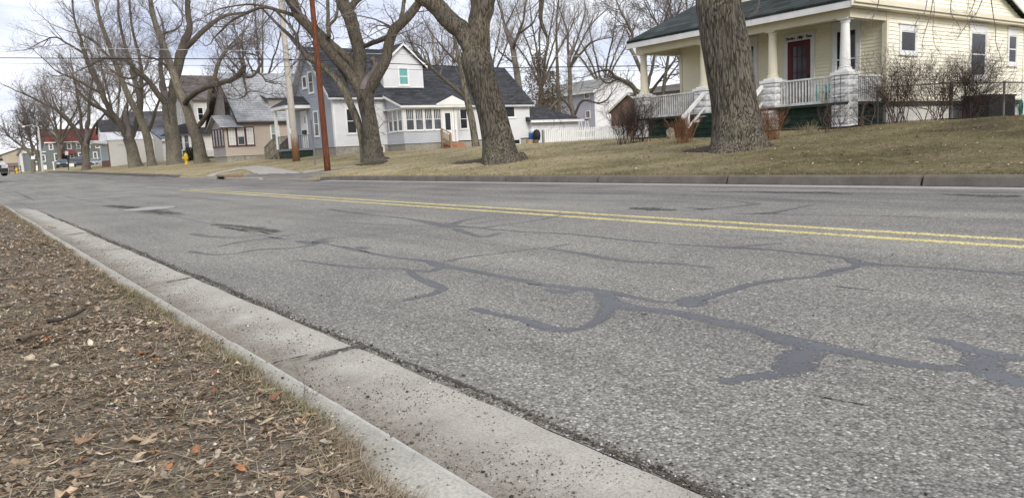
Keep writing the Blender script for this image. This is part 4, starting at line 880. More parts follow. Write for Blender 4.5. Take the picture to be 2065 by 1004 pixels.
# wooden stair beside the stoop (climbs to the stoop from the driveway side)
mb = MB(); sx0, sx1, ya_, yb_ = -55.6, -52.7, 18.25, 19.3
for k in range(6): mb.box(sx0 + .48 * k, sx0 + .48 * k + .5, ya_, yb_, .86 + .11 * k, .91 + .11 * k)
for y in (ya_, yb_):
    mb.bar((sx0, y, .8), (sx1, y, 1.45), .05, .24); mb.bar((sx0 - .1, y, 1.72), (sx1, y, 2.55), .07, .10); mb.bar((sx0, y, 1.25), (sx1, y, 1.95), .05, .08)
    for k in range(4): x = sx0 + .92 * k; mb.box(x - .05, x + .05, y - .05, y + .05, .5, 1.75 + .29 * .92 * k)
    for k in range(14): x = sx0 + .2 * k + .1; mb.box(x - .025, x + .025, y - .02, y + .02, .95 + .23 * .2 * k, 1.72 + .28 * .2 * k)
tag(mb.build('wooden_stairs', noisy('grey_lumber', (.17, .15, .11), (.26, .23, .18), scale=4, rough=.9)), 'weathered wooden stairs with railings rising to the grey house stoop', 'stairs')
# ================================================================== BEIGE HOUSE
bh = thing('house', (-64, 20, 1.0), 'beige house with pale grey roof and maroon framed sun porch', 'house')
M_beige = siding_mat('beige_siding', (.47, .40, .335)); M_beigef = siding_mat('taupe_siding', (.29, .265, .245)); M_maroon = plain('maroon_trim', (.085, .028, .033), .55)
M_rpale = shingle_mat('pale_grey_shingles', (.30, .31, .325), (.37, .38, .395), 'Y', 2.0); M_brown = plain('dark_brown_trim', (.04, .028, .025), .7)
BX, BX0, by0, by1, py0 = -60.0, -68.4, 18.08, 27.0, 16.72
V1 = Wall('X', BX, 1); V2 = Wall('Y', by0, -1); V3 = Wall('Y', py0, -1)
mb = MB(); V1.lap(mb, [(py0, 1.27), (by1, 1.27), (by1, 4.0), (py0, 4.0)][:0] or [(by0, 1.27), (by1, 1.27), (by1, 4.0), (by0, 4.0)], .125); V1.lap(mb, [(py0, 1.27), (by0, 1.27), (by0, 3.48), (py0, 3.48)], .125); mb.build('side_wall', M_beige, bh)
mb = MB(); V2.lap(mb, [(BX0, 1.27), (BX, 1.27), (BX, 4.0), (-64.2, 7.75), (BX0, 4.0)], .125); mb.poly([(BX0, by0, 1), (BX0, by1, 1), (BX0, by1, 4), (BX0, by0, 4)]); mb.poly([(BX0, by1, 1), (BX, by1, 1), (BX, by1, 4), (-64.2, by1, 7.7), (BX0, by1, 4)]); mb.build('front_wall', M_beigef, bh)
mb = MB(); mb.box(BX0, BX - .04, by0 + .04, by1, .4, 1.26); mb.box(-63.4, BX - .04, py0 + .04, by0, .4, 1.26); mb.build('foundation', M_block, bh)
mb = MB(); gable_roof(mb, BX0 - .45, BX + .35, -64.2, 7.95, 3.85, 3.92, by0 - .42, by1 + .3, .12); mb.build('roof', M_rpale, bh)
mb = MB(); mb.box(BX + .30, BX + .38, by0 - .42, by1 + .3, 3.68, 3.80)
for xe in (BX0 - .45, BX + .35): mb.prism([(xe, by0 - .45, 3.62), (-64.2, by0 - .45, 7.70), (-64.2, by0 - .45, 7.95), (xe, by0 - .45, 3.86)], (0, .028, 0)); mb.prism([(xe, by0 - .42, 3.74), (-64.2, by0 - .42, 7.81), (-64.2, by0, 7.81), (xe, by0, 3.74)], (0, 0, -.02))
mb.build('fascia', M_brown, bh)
mb = MB(); V3.lap(mb, [(-63.4, 1.27), (BX, 1.27), (BX, 3.48), (-61.7, 4.3), (-63.4, 3.48)], .125); mb.poly([(-63.4, py0, 1.27), (-63.4, by0, 1.27), (-63.4, by0, 3.5), (-63.4, py0, 3.5)]); sp_ = mb.build('sun_porch', M_beigef, bh)
mb = MB(); gable_roof(mb, -63.8, BX + .35, -61.7, 4.42, 3.42, 3.46, py0 - .35, by0 - .0, .08); mb.build('roof', M_rpale, sp_)
mb = MB(); mb.box(BX + .32, BX + .36, py0 - .35, by0 + .6, 3.34, 3.42); mb.build('trim', M_brown, sp_)
V1.c += .004
for k in range(3): u = 16.92 + k * .68; window(V1, bh, u, u + .68, 2.02, 3.44, .08, M_maroon, M_glass2, curtain=M_curt, cfrac=(.02 if k != 1 else .52, .98), dep=.06, msash=M_white)
V1.c -= .004
for k in range(4): u = -63.3 + k * .8; window(V3, sp_, u, u + .76, 2.02, 3.40, .08, M_maroon, M_glass, dep=.06, sash=.02)
window(V1, bh, 20.22, 20.95, 2.08, 3.58, .07, M_white, M_glass2, curtain=M_greencurt, cfrac=(.5, .98))
window(V2, bh, -63.9, -62.6, 4.5, 6.05, .06, M_brown, M_glassb, mul=1)
mb = MB(); mb.hexa([(-61.2, 20.6, 4.6), (-60.9, 20.6, 4.6), (-60.9, 22.6, 4.6), (-61.2, 22.6, 4.6)], [(-63.2, 20.6, 5.95), (-60.9, 20.6, 5.75), (-60.9, 22.6, 5.75), (-63.2, 22.6, 5.95)]); dm = mb.build('dormer', M_beigef, bh)
mb = MB(); roof_slab(mb, [(-60.6, 20.3, 5.76), (-60.6, 22.9, 5.76), (-63.6, 22.9, 6.5), (-63.6, 20.3, 6.5)], .1); mb.build('roof', M_rpale, dm)
# ================================================================== WHITE TWO STOREY HOUSE FURTHER LEFT
dh = thing('house', (-84, 24, 1.2), 'tall off-white two storey house partly hidden behind the beige house', 'house')
M_offw = siding_mat('off_white_siding', (.60, .58, .55)); M_rbrown = shingle_mat('brown_grey_shingles', (.12, .10, .09), (.19, .165, .15), 'Y', 2.0)
U1 = Wall('X', -80.0, 1); U2 = Wall('Y', 19.6, -1)
mb = MB(); U1.lap(mb, [(19.6, 1.2), (29, 1.2), (29, 7.2), (19.6, 7.2)], .14); mb.build('side_wall', M_offw, dh)
mb = MB(); U2.lap(mb, [(-88.4, 1.2), (-80, 1.2), (-80, 7.2), (-84.2, 9.7), (-88.4, 7.2)], .14); mb.poly([(-88.4, 19.6, 1), (-88.4, 29, 1), (-88.4, 29, 7.2), (-88.4, 19.6, 7.2)]); mb.poly([(-88.4, 29, 1), (-80, 29, 1), (-80, 29, 7.2), (-84.2, 29, 9.7), (-88.4, 29, 7.2)]); mb.build('front_wall', M_offw, dh)
mb = MB(); gable_roof(mb, -88.8, -79.6, -84.2, 9.85, 7.1, 7.1, 19.2, 29.4, .15); mb.build('roof', M_rbrown, dh)
mb = MB(); mb.box(-88.3, -80.1, 19.7, 28.9, .6, 1.2); mb.build('foundation', M_block, dh)
for u in (19.9, 20.75): window(U1, dh, u, u + .62, 5.0, 6.35, .06, M_white, M_glassb, name='upper_window')
window(U2, dh, -83, -82, 5.0, 6.4, .08, M_white, M_glass); window(U2, dh, -86, -85, 5.0, 6.4, .08, M_white, M_glass)
D1 = Wall('X', -79.9, 1); mb = MB(); D1.lap(mb, [(17.7, 1.3), (19.59, 1.3), (19.59, 3.85), (17.7, 3.85)], .14); mb.poly([(-79.9, 17.7, 1.2), (-85, 17.7, 1.2), (-85, 17.7, 3.85), (-79.9, 17.7, 3.85)]); pc = mb.build('porch', M_white, dh)
mb = MB(); mb.hexa([(-85.4, 17.3, 3.82), (-79.3, 17.3, 3.82), (-79.3, 21.2, 3.82), (-85.4, 21.2, 3.82)], [(-84, 18.9, 4.85), (-80.6, 18.9, 4.85), (-80.6, 20.1, 4.85), (-84, 20.1, 4.85)]); mb.build('roof', M_rdark, pc)
for k in range(3): window(D1, pc, 17.75 + .6 * k, 18.28 + .6 * k, 2.2, 3.7, .05, M_white, M_glass2, dep=.06)
mb = MB()
for k in range(12): mb.box(-79.55, -79.5, 19.7 + .12 * k, 19.74 + .12 * k, 1.5, 2.2)
mb.box(-79.56, -79.49, 19.65, 21.1, 2.2, 2.27); mb.box(-79.6, -79.5, 19.62, 19.74, 1.2, 3.82); mb.box(-79.6, -79.5, 21.05, 21.17, 1.2, 3.82); mb.build('porch_railing', M_white, pc)
mb = MB(); mb.box(-80.0, -79.55, 19.62, 21.2, .8, 1.48); mb.box(-79.5, -78.9, 20.2, 21.2, .7, 1.2); mb.build('porch_steps', M_black, pc)
# dark shrubs in front of that porch get built with the plants
# ================================================================== WHITE SHOP AND HOUSES BEHIND THE TREE ROW
sh = thing('shop', (-103, 17, 1.0), 'low white flat roofed shop with brown and teal front corner', 'shop')
M_wall = noisy('cream_render', (.60, .58, .545), (.68, .66, .62), scale=.6, rough=.8); M_rwhite = noisy('white_metal_roof', (.68, .68, .69), (.80, .80, .81), scale=2, rough=.5)
mb = MB(); mb.box(-106, -100, 14.7, 19.64, .4, 4.05); mb.build('wall', M_wall, sh)
mb = MB(); mb.hexa([(-106.1, 14.6, 4.05), (-99.9, 14.6, 4.05), (-99.9, 19.6, 4.05), (-106.1, 19.6, 4.05)], [(-106, 14.8, 5.0), (-101.3, 14.8, 5.0), (-101.3, 19.55, 5.0), (-106, 19.55, 5.0)]); mb.build('roof', M_rwhite, sh)
mb = MB(); mb.box(-106.1, -99.98, 14.62, 14.698, .4, 1.75); mb.box(-100.16, -99.985, 14.61, 14.699, .4, 3.7); mb.build('brown_panel', noisy('brown_panelling', (.16, .075, .045), (.22, .11, .065), scale=3), sh)
mb = MB(); mb.box(-105.9, -100.2, 14.64, 14.699, 1.75, 3.5); mb.build('teal_shopfront', noisy('teal_panel', (.16, .25, .24), (.24, .34, .32), scale=2, rough=.4), sh)
mb = MB(); mb.hexa([(-106.2, 13.2, 3.75), (-99.9, 13.2, 3.75), (-99.9, 14.6, 3.62), (-106.2, 14.6, 3.62)], [(-106.2, 13.2, 3.92), (-99.9, 13.2, 3.92), (-99.9, 14.6, 3.99), (-106.2, 14.6, 3.99)]); mb.build('canopy', M_rwhite, sh)
ch = thing('house', (-104, 22, 1.0), 'house with slatted dark roof and blue-grey lean-to behind the tree row', 'house')
mb = MB(); Wc = Wall('X', -96.0, 1); Wc.lap(mb, [(19.66, .9), (27, .9), (27, 3.75), (19.66, 3.75)], .16); mb.poly([(-96, 19.66, .8), (-103, 19.66, .8), (-103, 19.66, 5.3), (-96, 19.66, 3.75)])
mb.box(-112, -103, 18.2, 27, .8, 5.3); mb.prism([(-112, 18.2, 5.3), (-103, 18.2, 5.3), (-107, 18.2, 7.4)], (0, 8.8, 0)); mb.build('wall', M_offw, ch)
mb = MB(); roof_slab(mb, [(-95.7, 19.6, 3.85), (-95.7, 27.2, 3.85), (-103, 27.2, 5.42), (-103, 19.6, 5.42)], .14); mb.build('lean_to_roof', shingle_mat('blue_grey_shingles', (.12, .135, .17), (.165, .185, .22), 'Y', 2.5), ch)
mb = MB(); mb.box(-95.72, -95.6, 19.6, 27.2, 3.62, 3.84); mb.build('fascia', M_white, ch)
mb = MB(); roof_slab(mb, [(-102.5, 17.8, 5.35), (-102.5, 27.3, 5.35), (-107, 27.3, 7.75), (-107, 17.8, 7.75)], .15); roof_slab(mb, [(-107, 17.8, 7.75), (-107, 27.3, 7.75), (-112.5, 27.3, 5.2), (-112.5, 17.8, 5.2)], .15); mb.build('roof', shingle_mat('dark_slat_roof', (.05, .05, .055), (.11, .11, .115), 'Y', 4), ch)
b2 = thing('house', (-116, 19, 1.0), 'small white house with plain charcoal roof above the white shop', 'house')
mb = MB(); mb.box(-116.4, -112.6, 16.0, 24, .8, 5.6); mb.prism([(-116.4, 16.0, 5.6), (-112.6, 16.0, 5.6), (-114.5, 16.0, 7.0)], (0, 8.1, 0)); mb.build('wall', M_offw, b2)
mb = MB(); gable_roof(mb, -116.7, -112.3, -114.5, 7.2, 5.5, 5.6, 15.75, 24.3); mb.build('roof', M_rdark, b2)
mb = MB(); mb.box(-112.34, -112.2, 15.6, 24.3, 5.3, 5.48); mb.build('fascia', M_white, b2)
# ================================================================== RED ROOFED BUILDING, FAR LEFT
rb = thing('apartment_building', (-205, 22, 1.5), 'two storey grey-green building with steep red roof and red awning', 'building')
M_gg = siding_mat('grey_green_siding', (.155, .175, .175)); M_rred = noisy('red_metal_roof', (.13, .030, .026), (.19, .045, .038), scale=.5, rough=.6); R1 = Wall('X', -200.0, 1)
mb = MB(); mb.box(-212, -200, 16.8, 31, .6, 7.25); mb.box(-211, -200.4, 12.9, 16.8, .6, 5.1); mb.build('wall', M_gg, rb)
mb = MB(); mb.hexa([(-212.3, 16.5, 7.25), (-199.6, 16.5, 7.25), (-199.6, 31.3, 7.25), (-212.3, 31.3, 7.25)], [(-209, 16.6, 10.2), (-202.2, 16.6, 10.2), (-202.2, 31.2, 10.2), (-209, 31.2, 10.2)]); mb.build('roof', M_rred, rb)
mb = MB(); mb.box(-199.65, -199.5, 16.5, 31.3, 7.05, 7.3); mb.box(-211.2, -200.2, 12.7, 16.78, 5.1, 5.3); mb.build('fascia', M_white, rb)
mb = MB(); mb.box(-203.5, -201.8, 16.1, 17.6, 8.6, 10.3); mb.build('chimney', M_rred, rb)
for (a, z, wd, hh) in ((17.4, 5.6, .9, 1.4), (19.05, 5.6, .95, 1.4), (20.95, 5.6, .95, 1.4), (22.8, 5.6, .95, 1.4), (24.7, 5.6, .95, 1.4), (26.6, 5.6, .95, 1.4), (28.4, 5.6, .95, 1.4), (18.2, 3.0, 1.0, 1.8), (21.25, 3.5, .95, 1.2), (22.95, 3.3, 1.2, 1.5), (25.95, 3.2, .95, 1.6), (27.7, 3.2, .95, 1.6)):
    window(R1, rb, a, a + wd, z, z + hh, .16, M_white, M_glass2, dep=.1, sash=.05)
R1.c -= .4; window(R1, rb, 15.5, 16.6, 3.05, 4.6, .16, M_white, M_glass2, dep=.1); window(R1, rb, 14.3, 15.3, 3.05, 4.6, .16, M_white, M_glass2, dep=.1); R1.c += .4
mb = MB(); mb.hexa([(-200, 19.2, 4.6), (-197.6, 19.2, 4.6), (-197.6, 22.6, 4.6), (-200, 22.6, 4.6)], [(-200, 19.6, 5.3), (-199, 19.6, 5.3), (-199, 22.3, 5.3), (-200, 22.3, 5.3)]); mb.build('awning', M_rred, rb)
mb = MB(); mb.box(-200.1, -199.9, 19.5, 21.0, .9, 4.4); mb.build('doorway', M_glassb, rb)
mb = MB(); mb.box(-199.98, -199.8, 20.8, 22.2, 1.0, 2.4); mb.box(-200.38, -200.2, 14.0, 16.6, 1.0, 2.3); mb.build('white_panel', M_white, rb)
tb = thing('warehouse', (-305, 18, 1.5), 'tan metal warehouse with shallow gable at far left edge', 'warehouse')
mb = MB(); mb.prism([(-300, 12.7, .5), (-300, 25, .5), (-300, 25, 7.2), (-300, 18.8, 9.1), (-300, 12.7, 7.0)], (-20, 0, 0)); mb.build('wall', noisy('tan_metal', (.33, .29, .22), (.40, .355, .27), scale=.3, rough=.6), tb)
mb = MB(); gable_pts = [(12.3, 6.95), (18.8, 9.2), (25.4, 7.1)]
roof_slab(mb, [(-299.5, 12.3, 7.05), (-299.5, 18.8, 9.3), (-320, 18.8, 9.3), (-320, 12.3, 7.05)], .2); roof_slab(mb, [(-299.5, 18.8, 9.3), (-299.5, 25.4, 7.2), (-320, 25.4, 7.2), (-320, 18.8, 9.3)], .2); mb.build('roof', plain('brown_metal_roof', (.09, .075, .065), .6), tb)
mb = MB(); mb.box(-299.99, -299.8, 13, 18, .8, 4.2); mb.build('brown_cladding', plain('brown_cladding', (.17, .12, .10), .7), tb)
wh = thing('shed', (-235, 14, 1.5), 'narrow white gabled shed left of the grey-green building', 'shed')
mb = MB(); mb.prism([(-228, 13.3, .5), (-228, 15.6, .5), (-228, 15.6, 5.6), (-228, 14.45, 7.2), (-228, 13.3, 5.6)], (-8, 0, 0)); mb.build('wall', M_offw, wh)
mb = MB(); gable_roof_y = roof_slab(mb, [(-227.7, 13.0, 5.4), (-227.7, 14.45, 7.4), (-236, 14.45, 7.4), (-236, 13.0, 5.4)], .15); roof_slab(mb, [(-227.7, 14.45, 7.4), (-227.7, 15.9, 5.4), (-236, 15.9, 5.4), (-236, 14.45, 7.4)], .15); mb.build('roof', M_rbrown, wh)
# ================================================================== GARAGE, BACK HOUSE, BROWN SHED
ga = thing('garage', (-49, 38, 1.1), 'low white garage with charcoal hip roof behind the picket fence', 'garage')
g1 = at_X(1071, 244, -46.0); g2 = at_X(1168, 241, -46.0); gz = (g1[2] + g2[2]) / 2
G1 = Wall('X', -46.0, 1); mb = MB(); G1.lap(mb, [(g1[1], .9), (g2[1] - .15, .9), (g2[1] - .15, gz), (g1[1], gz)], .13); mb.poly([(-46, g1[1], .8), (-52, g1[1], .8), (-52, g1[1], gz), (-46, g1[1], gz)]); mb.poly([(-46, g2[1] - .15, .8), (-46, g2[1] - .15, gz), (-52, g2[1] - .15, gz), (-52, g2[1] - .15, .8)]); mb.build('wall', M_gside, ga)
mb = MB(); mb.hexa([(-52.4, g1[1] - .3, gz - .02), (-45.65, g1[1] - .3, gz - .02), (-45.65, g2[1] + .15, gz - .02), (-52.4, g2[1] + .15, gz - .02)], [(-49.3, g1[1] - .3, gz + 1.5), (-48.9, g1[1] - .3, gz + 1.5), (-48.9, g2[1] - 2.6, gz + 1.5), (-49.3, g2[1] - 2.6, gz + 1.5)]); mb.build('roof', M_rdark, ga)
mb = MB(); mb.box(-45.66, -45.58, g1[1] - .3, g2[1] + .17, gz - .16, gz + .02); mb.build('fascia', M_white, ga)
tw = thing('house', (-78, 78, 1.3), 'two storey white house with shade-tinted lavender front and grey roof far behind the garage', 'house')
M_lavshade = siding_mat('lavender_shade_siding', (.46, .47, .55)); c_ = at_d(1201, 262, 103.0); tx, ty = c_[0], c_[1]  # front siding colour carries the shade of the face turned from the sun
T2 = Wall('Y', ty, -1); T1 = Wall('X', tx, 1); ez_ = at_Y(1201, 181, ty)[2]; lx = at_Y(1080, 200, ty)[0]; ry_ = at_X(1290, 190, tx)[1]; pk = at_X(1243, 156, tx)
mb = MB(); T2.lap(mb, [(lx, .9), (tx, .9), (tx, ez_), (lx, ez_)], .16); mb.build('front_wall', M_lavshade, tw)
mb = MB(); T1.lap(mb, [(ty, .9), (ry_, .9), (ry_, ez_), (pk[1], pk[2]), (ty, ez_)], .16); mb.build('side_wall', M_gside, tw); mb = MB(); mb.poly([(lx, ty, .9), (lx, ry_, .9), (lx, ry_, ez_), (lx, pk[1], pk[2]), (lx, ty, ez_)]); mb.build('rear_wall', M_gside, tw)
ys_ = ty - .5; zs_ = ez_ - .5 * (pk[2] - ez_) / (pk[1] - ty)
mb = MB(); roof_slab(mb, [(lx - .4, ys_, zs_ + .1), (tx + .45, ys_, zs_ + .1), (tx + .45, pk[1], pk[2] + .15), (lx - .4, pk[1], pk[2] + .15)], .12); roof_slab(mb, [(lx - .4, pk[1], pk[2] + .15), (tx + .45, pk[1], pk[2] + .15), (tx + .45, ry_ + .5, zs_ + .1), (lx - .4, ry_ + .5, zs_ + .1)], .12); mb.build('roof', shingle_mat('pale_green_grey_shingles', (.22, .225, .215), (.29, .295, .28), 'X', 2.5), tw)
mb = MB(); mb.box(lx - .4, tx + .45, ys_ - .1, ys_, zs_ - .2, zs_ + .08); mb.prism([(tx + .46, ys_, zs_ - .22), (tx + .46, pk[1], pk[2] - .18), (tx + .46, pk[1], pk[2] + .15), (tx + .46, ys_, zs_ + .1)], (.05, 0, 0)); mb.prism([(tx + .46, ry_ + .5, zs_ - .22), (tx + .46, ry_ + .5, zs_ + .1), (tx + .46, pk[1], pk[2] + .15), (tx + .46, pk[1], pk[2] - .18)], (.05, 0, 0)); mb.build('fascia', M_white, tw)
for (px, py, ww, hh) in ((1184, 192, 11, 14), (1186, 231, 10, 15), (1099, 204, 10, 13), (1122, 202, 9, 12)):
    a = at_Y(px - ww / 2, py - hh / 2, ty); c = at_Y(px + ww / 2, py + hh / 2, ty); window(T2, tw, a[0], c[0], c[2], a[2], .1, M_white, M_glass, rail=False, mul=1, dep=.08)
bs = thing('shed', tuple(at_d(1268, 264, 84.0)), 'brown brick shed with white trimmed gable beside the porch', 'shed')
s0 = at_d(1268, 225, 84.0); sY = s0[1]; sL = at_Y(1232, 225, sY); sP = at_Y(1269, 189, sY); hw = sP[0] - sL[0]
S1 = Wall('Y', sY, -1); mb = MB(); mb.prism([(sL[0], sY, .7), (sP[0] + hw, sY, .7), (sP[0] + hw, sY, sL[2]), (sP[0], sY, sP[2]), (sL[0], sY, sL[2])], (0, 7, 0)); mb.build('wall', block_mat('brown_brick', (.20, .13, .10), (.26, .17, .135), 'X', .5, .16, (.25, .2, .17)), bs)
mb = MB(); q = .45 * (sP[2] - sL[2]) / hw
roof_slab(mb, [(sL[0] - .45, sY - .3, sL[2] - q + .12), (sP[0], sY - .3, sP[2] + .12), (sP[0], sY + 7.3, sP[2] + .12), (sL[0] - .45, sY + 7.3, sL[2] - q + .12)], .1); roof_slab(mb, [(sP[0], sY - .3, sP[2] + .12), (sP[0] + hw + .45, sY - .3, sL[2] - q + .12), (sP[0] + hw + .45, sY + 7.3, sL[2] - q + .12), (sP[0], sY + 7.3, sP[2] + .12)], .1); mb.build('roof', M_rbrown, bs)
mb = MB(); mb.prism([(sL[0] - .45, sY - .33, sL[2] - q - .12), (sP[0], sY - .33, sP[2] - .12), (sP[0], sY - .33, sP[2] + .14), (sL[0] - .45, sY - .33, sL[2] - q + .14)], (0, .028, 0)); mb.prism([(sP[0], sY - .33, sP[2] - .12), (sP[0] + hw + .45, sY - .33, sL[2] - q - .12), (sP[0] + hw + .45, sY - .33, sL[2] - q + .14), (sP[0], sY - .33, sP[2] + .14)], (0, .028, 0)); mb.build('fascia', M_white, bs)
lo_ = thing('house', tuple(at_d(1340, 205, 62.0)), 'low taupe house glimpsed through the porch columns', 'house')
q0, q1 = at_d(1296, 190, 62.0), at_d(1400, 190, 62.0); zt = at_d(1340, 183, 62.0)[2]; mb = MB(); yq = q0[1]; mb.box(q0[0] - 1, q1[0] + 8, yq, yq + 6, .5, zt - .25); mb.build('wall', M_beigef, lo_)
mb = MB(); mb.hexa([(q0[0] - 1.4, yq - .4, zt - .25), (q1[0] + 8.4, yq - .4, zt - .25), (q1[0] + 8.4, yq + 6.4, zt - .25), (q0[0] - 1.4, yq + 6.4, zt - .25)], [(q0[0] - 1, yq + 2.5, zt + .5), (q1[0] + 8, yq + 2.5, zt + .5), (q1[0] + 8, yq + 3.5, zt + .5), (q0[0] - 1, yq + 3.5, zt + .5)]); mb.build('roof', M_rbrown, lo_)
# ================================================================== POLES, WIRES, FENCES, SMALL THINGS
def pole_mat(name, c1, c2, c3, low=None):
    m, nt, b = new_mat(name); L = nt.links; v = coords(nt, (9, 9, .35))
    n = N(nt, 'ShaderNodeTexNoise', ins={'Scale': 2.2, 'Detail': 7, 'Roughness': .7}); L.new(v, n.inputs['Vector'])
    c = ramp(nt, [(.3, c1), (.5, c2), (.7, c3)], n.outputs['Fac']).outputs['Color']
    if low:
        t = N(nt, 'ShaderNodeTexCoord'); sp = N(nt, 'ShaderNodeSeparateXYZ'); L.new(t.outputs['Object'], sp.inputs[0])
        n2 = N(nt, 'ShaderNodeTexNoise', ins={'Scale': 2.0, 'Detail': 5}); L.new(coords(nt, (3, 3, 1)), n2.inputs['Vector'])
        ad = N(nt, 'ShaderNodeMath', operation='MULTIPLY_ADD', ins={1: 1.6}); L.new(n2.outputs['Fac'], ad.inputs[0]); L.new(sp.outputs['Z'], ad.inputs[2])
        mr = N(nt, 'ShaderNodeMapRange', ins={1: 1.9, 2: 2.9, 3: 1.0, 4: 0.0}); L.new(ad.outputs[0], mr.inputs[0]); c = mixc(nt, mr.outputs[0], c, low)
    L.new(c, b.inputs['Base Color']); b.inputs['Roughness'].default_value = .85
    bp = N(nt, 'ShaderNodeBump', ins={'Strength': .6, 'Distance': .02}); L.new(n.outputs['Fac'], bp.inputs['Height']); L.new(bp.outputs['Normal'], b.inputs['Normal'])
    return m
M_rust = pole_mat('red_brown_creosote', (.035, .013, .009), (.115, .038, .020), (.21, .078, .040)); M_palewood = pole_mat('pale_weathered_pole', (.30, .27, .235), (.40, .365, .32), (.50, .46, .41), low=(.20, .10, .05))
def pole(name, p0, p1, r0, r1, mat, label, cat, n=14, segs=9):
    t = thing(name, p0, label, cat); mb = MB(); p0 = np.array(p0); p1 = np.array(p1)
    mb.tube([p0 + (p1 - p0) * k / segs for k in range(segs + 1)], [r0 + (r1 - r0) * k / segs for k in range(segs + 1)], n); mb.build('shaft', mat, t, smooth=True); return t
def lean(px0, py0, px1, py1, base):   # world point above base seen at (px1, py1), same depth
    d = float(ROT[:, 2] @ (np.array(base) - [0, 0, CAM_Z])); return at_d(px1, py1, d)
b1 = at_T(661, 344.5); t1 = lean(661, 344, 629, 0, b1); t1 = b1 + (t1 - b1) * 1.25; D1_ = float(ROT[:, 2] @ (b1 - [0, 0, .8]))
rp = pole('utility_pole', b1 - [0, 0, .2], t1, 6.4 * D1_ / F_PX, 4.9 * D1_ / F_PX, M_rust, 'rust red weathered wooden pole leaning left at the lawn edge', 'utility pole')
b2_ = at_T(598, 325.5); t2_ = lean(0, 0, 566, 0, b2_); t2_ = b2_ + (t2_ - b2_) * 1.15; D2_ = float(ROT[:, 2] @ (b2_ - [0, 0, .8]))
pp = pole('utility_pole', b2_ - [0, 0, .2], t2_, 7.4 * D2_ / F_PX, 4.6 * D2_ / F_PX, M_palewood, 'pale bleached wooden utility pole with brown base beside the driveway', 'utility pole')
mb = MB(); q = lean(0, 0, 593, 265, b2_); mb.box(q[0] - .05, q[0] + .05, q[1] - .26, q[1] - .2, q[2] - .16, q[2] + .16); mb.build('tag_plate', M_white, pp)
mb = MB(); q = lean(0, 0, 583, 122, b2_); mb.tube([q + [-.25, -.1, 0], q + [.25, .1, 0]], .05, 8); q2 = lean(0, 0, 579, 101, b2_); mb.tube([q2 + [-.22, -.1, 0], q2 + [.22, .1, 0]], .04, 8); mb.build('bracket', M_black, pp)
fp = pole('utility_pole', at_d(880, 200, 112.0), at_d(872, 62, 112.0), .2, .14, M_palewood, 'distant grey utility pole with crossarm behind the shingle roof', 'utility pole')
mb = MB(); mb.bar(at_d(853, 88, 112.0), at_d(893, 85, 112.0), .16, .14); mb.build('crossarm', M_palewood, fp)
def wire(name, pts, r, mat, label, sag=.25):
    P = []; pts = [np.array(p) for p in pts]
    for a, b in zip(pts[:-1], pts[1:]):
        for k in range(14):
            t = k / 14; p = a + (b - a) * t; p = p - np.array([0, 0, sag * 4 * t * (1 - t)]); P.append(p)
    P.append(pts[-1]); mb = MB(); mb.tube(P, r, 5); o = mb.build(name, mat, smooth=True); return tag(o, label, 'wire')
M_wire = plain('black_cable', (.012, .012, .014), .6); M_wirep = plain('pale_cable', (.52, .53, .55), .4)
Dp = D2_
wire('cable', [at_d(-60, 117, 52), at_d(579, 120, Dp - .3), at_d(1000, 137.5, 49), at_d(1330, 133, 47)], .028, M_wire, 'thick black overhead cable crossing the whole left half', .0)
wire('cable', [at_d(-60, 94, 52), at_d(580, 104, Dp - .3), at_d(1000, 115.5, 49), at_d(1330, 112, 47)], .013, M_wirep, 'pale silver overhead wire above the thick black cable', .0)
wire('cable', [at_d(-60, 127, 52), at_d(584, 135, Dp - .3), at_d(1000, 145, 49), at_d(1330, 143, 47)], .011, M_wire, 'thin dark overhead wire just below the thick black cable', .0)
wire('cable', [at_d(330, -10, 46), at_d(470, 52, 44), at_d(640, 140, 40)], .012, M_wire, 'thin dark service wire slanting down behind the bent limb', .0)
wire('cable', [at_d(1170, 183, 66), at_d(1250, 176, 55), at_d(1420, 95, 31)], .010, M_wire, 'thin drooping wire reaching the corner of the yellow porch', .1)
# picket fence
pf = thing('picket_fence', (-43.5, 40, 1.1), 'white wooden picket fence across the back lawn', 'fence')
fa, fb = at_X(1100, 291, -43.5), at_X(1262, 283, -43.5); mb = MB(); npk = 46
for k in range(npk):
    y = fa[1] + (fb[1] - fa[1]) * k / (npk - 1); z0 = float(terr(-43.5, y)); h_ = 1.05; mb.prism([(-43.46, y - .048, z0), (-43.46, y + .048, z0), (-43.46, y + .048, z0 + h_ - .07), (-43.46, y, z0 + h_), (-43.46, y - .048, z0 + h_ - .07)], (-.03, 0, 0))
mb.build('pickets', M_white, pf)
mb = MB(); za = float(terr(-43.5, fa[1])); zb_ = float(terr(-43.5, fb[1]))
for h_ in (.25, .78): mb.bar((-43.52, fa[1], za + h_), (-43.52, fb[1], zb_ + h_), .05, .09)
for k in range(6): y = fa[1] + (fb[1] - fa[1]) * k / 5; mb.box(-43.62, -43.54, y - .045, y + .045, .8, za + 1.0)
mb.build('rails', M_white, pf)
q = at_X(1096, 291, -43.7); mb = MB(); mb.box(-43.78, -43.66, q[1] - .06, q[1] + .06, .9, q[2] + 1.0); tag(mb.build('fence_post', plain('grey_post', (.2, .2, .2), .8), bevel=.01), 'short dark grey post at the left end of the picket fence', 'post')
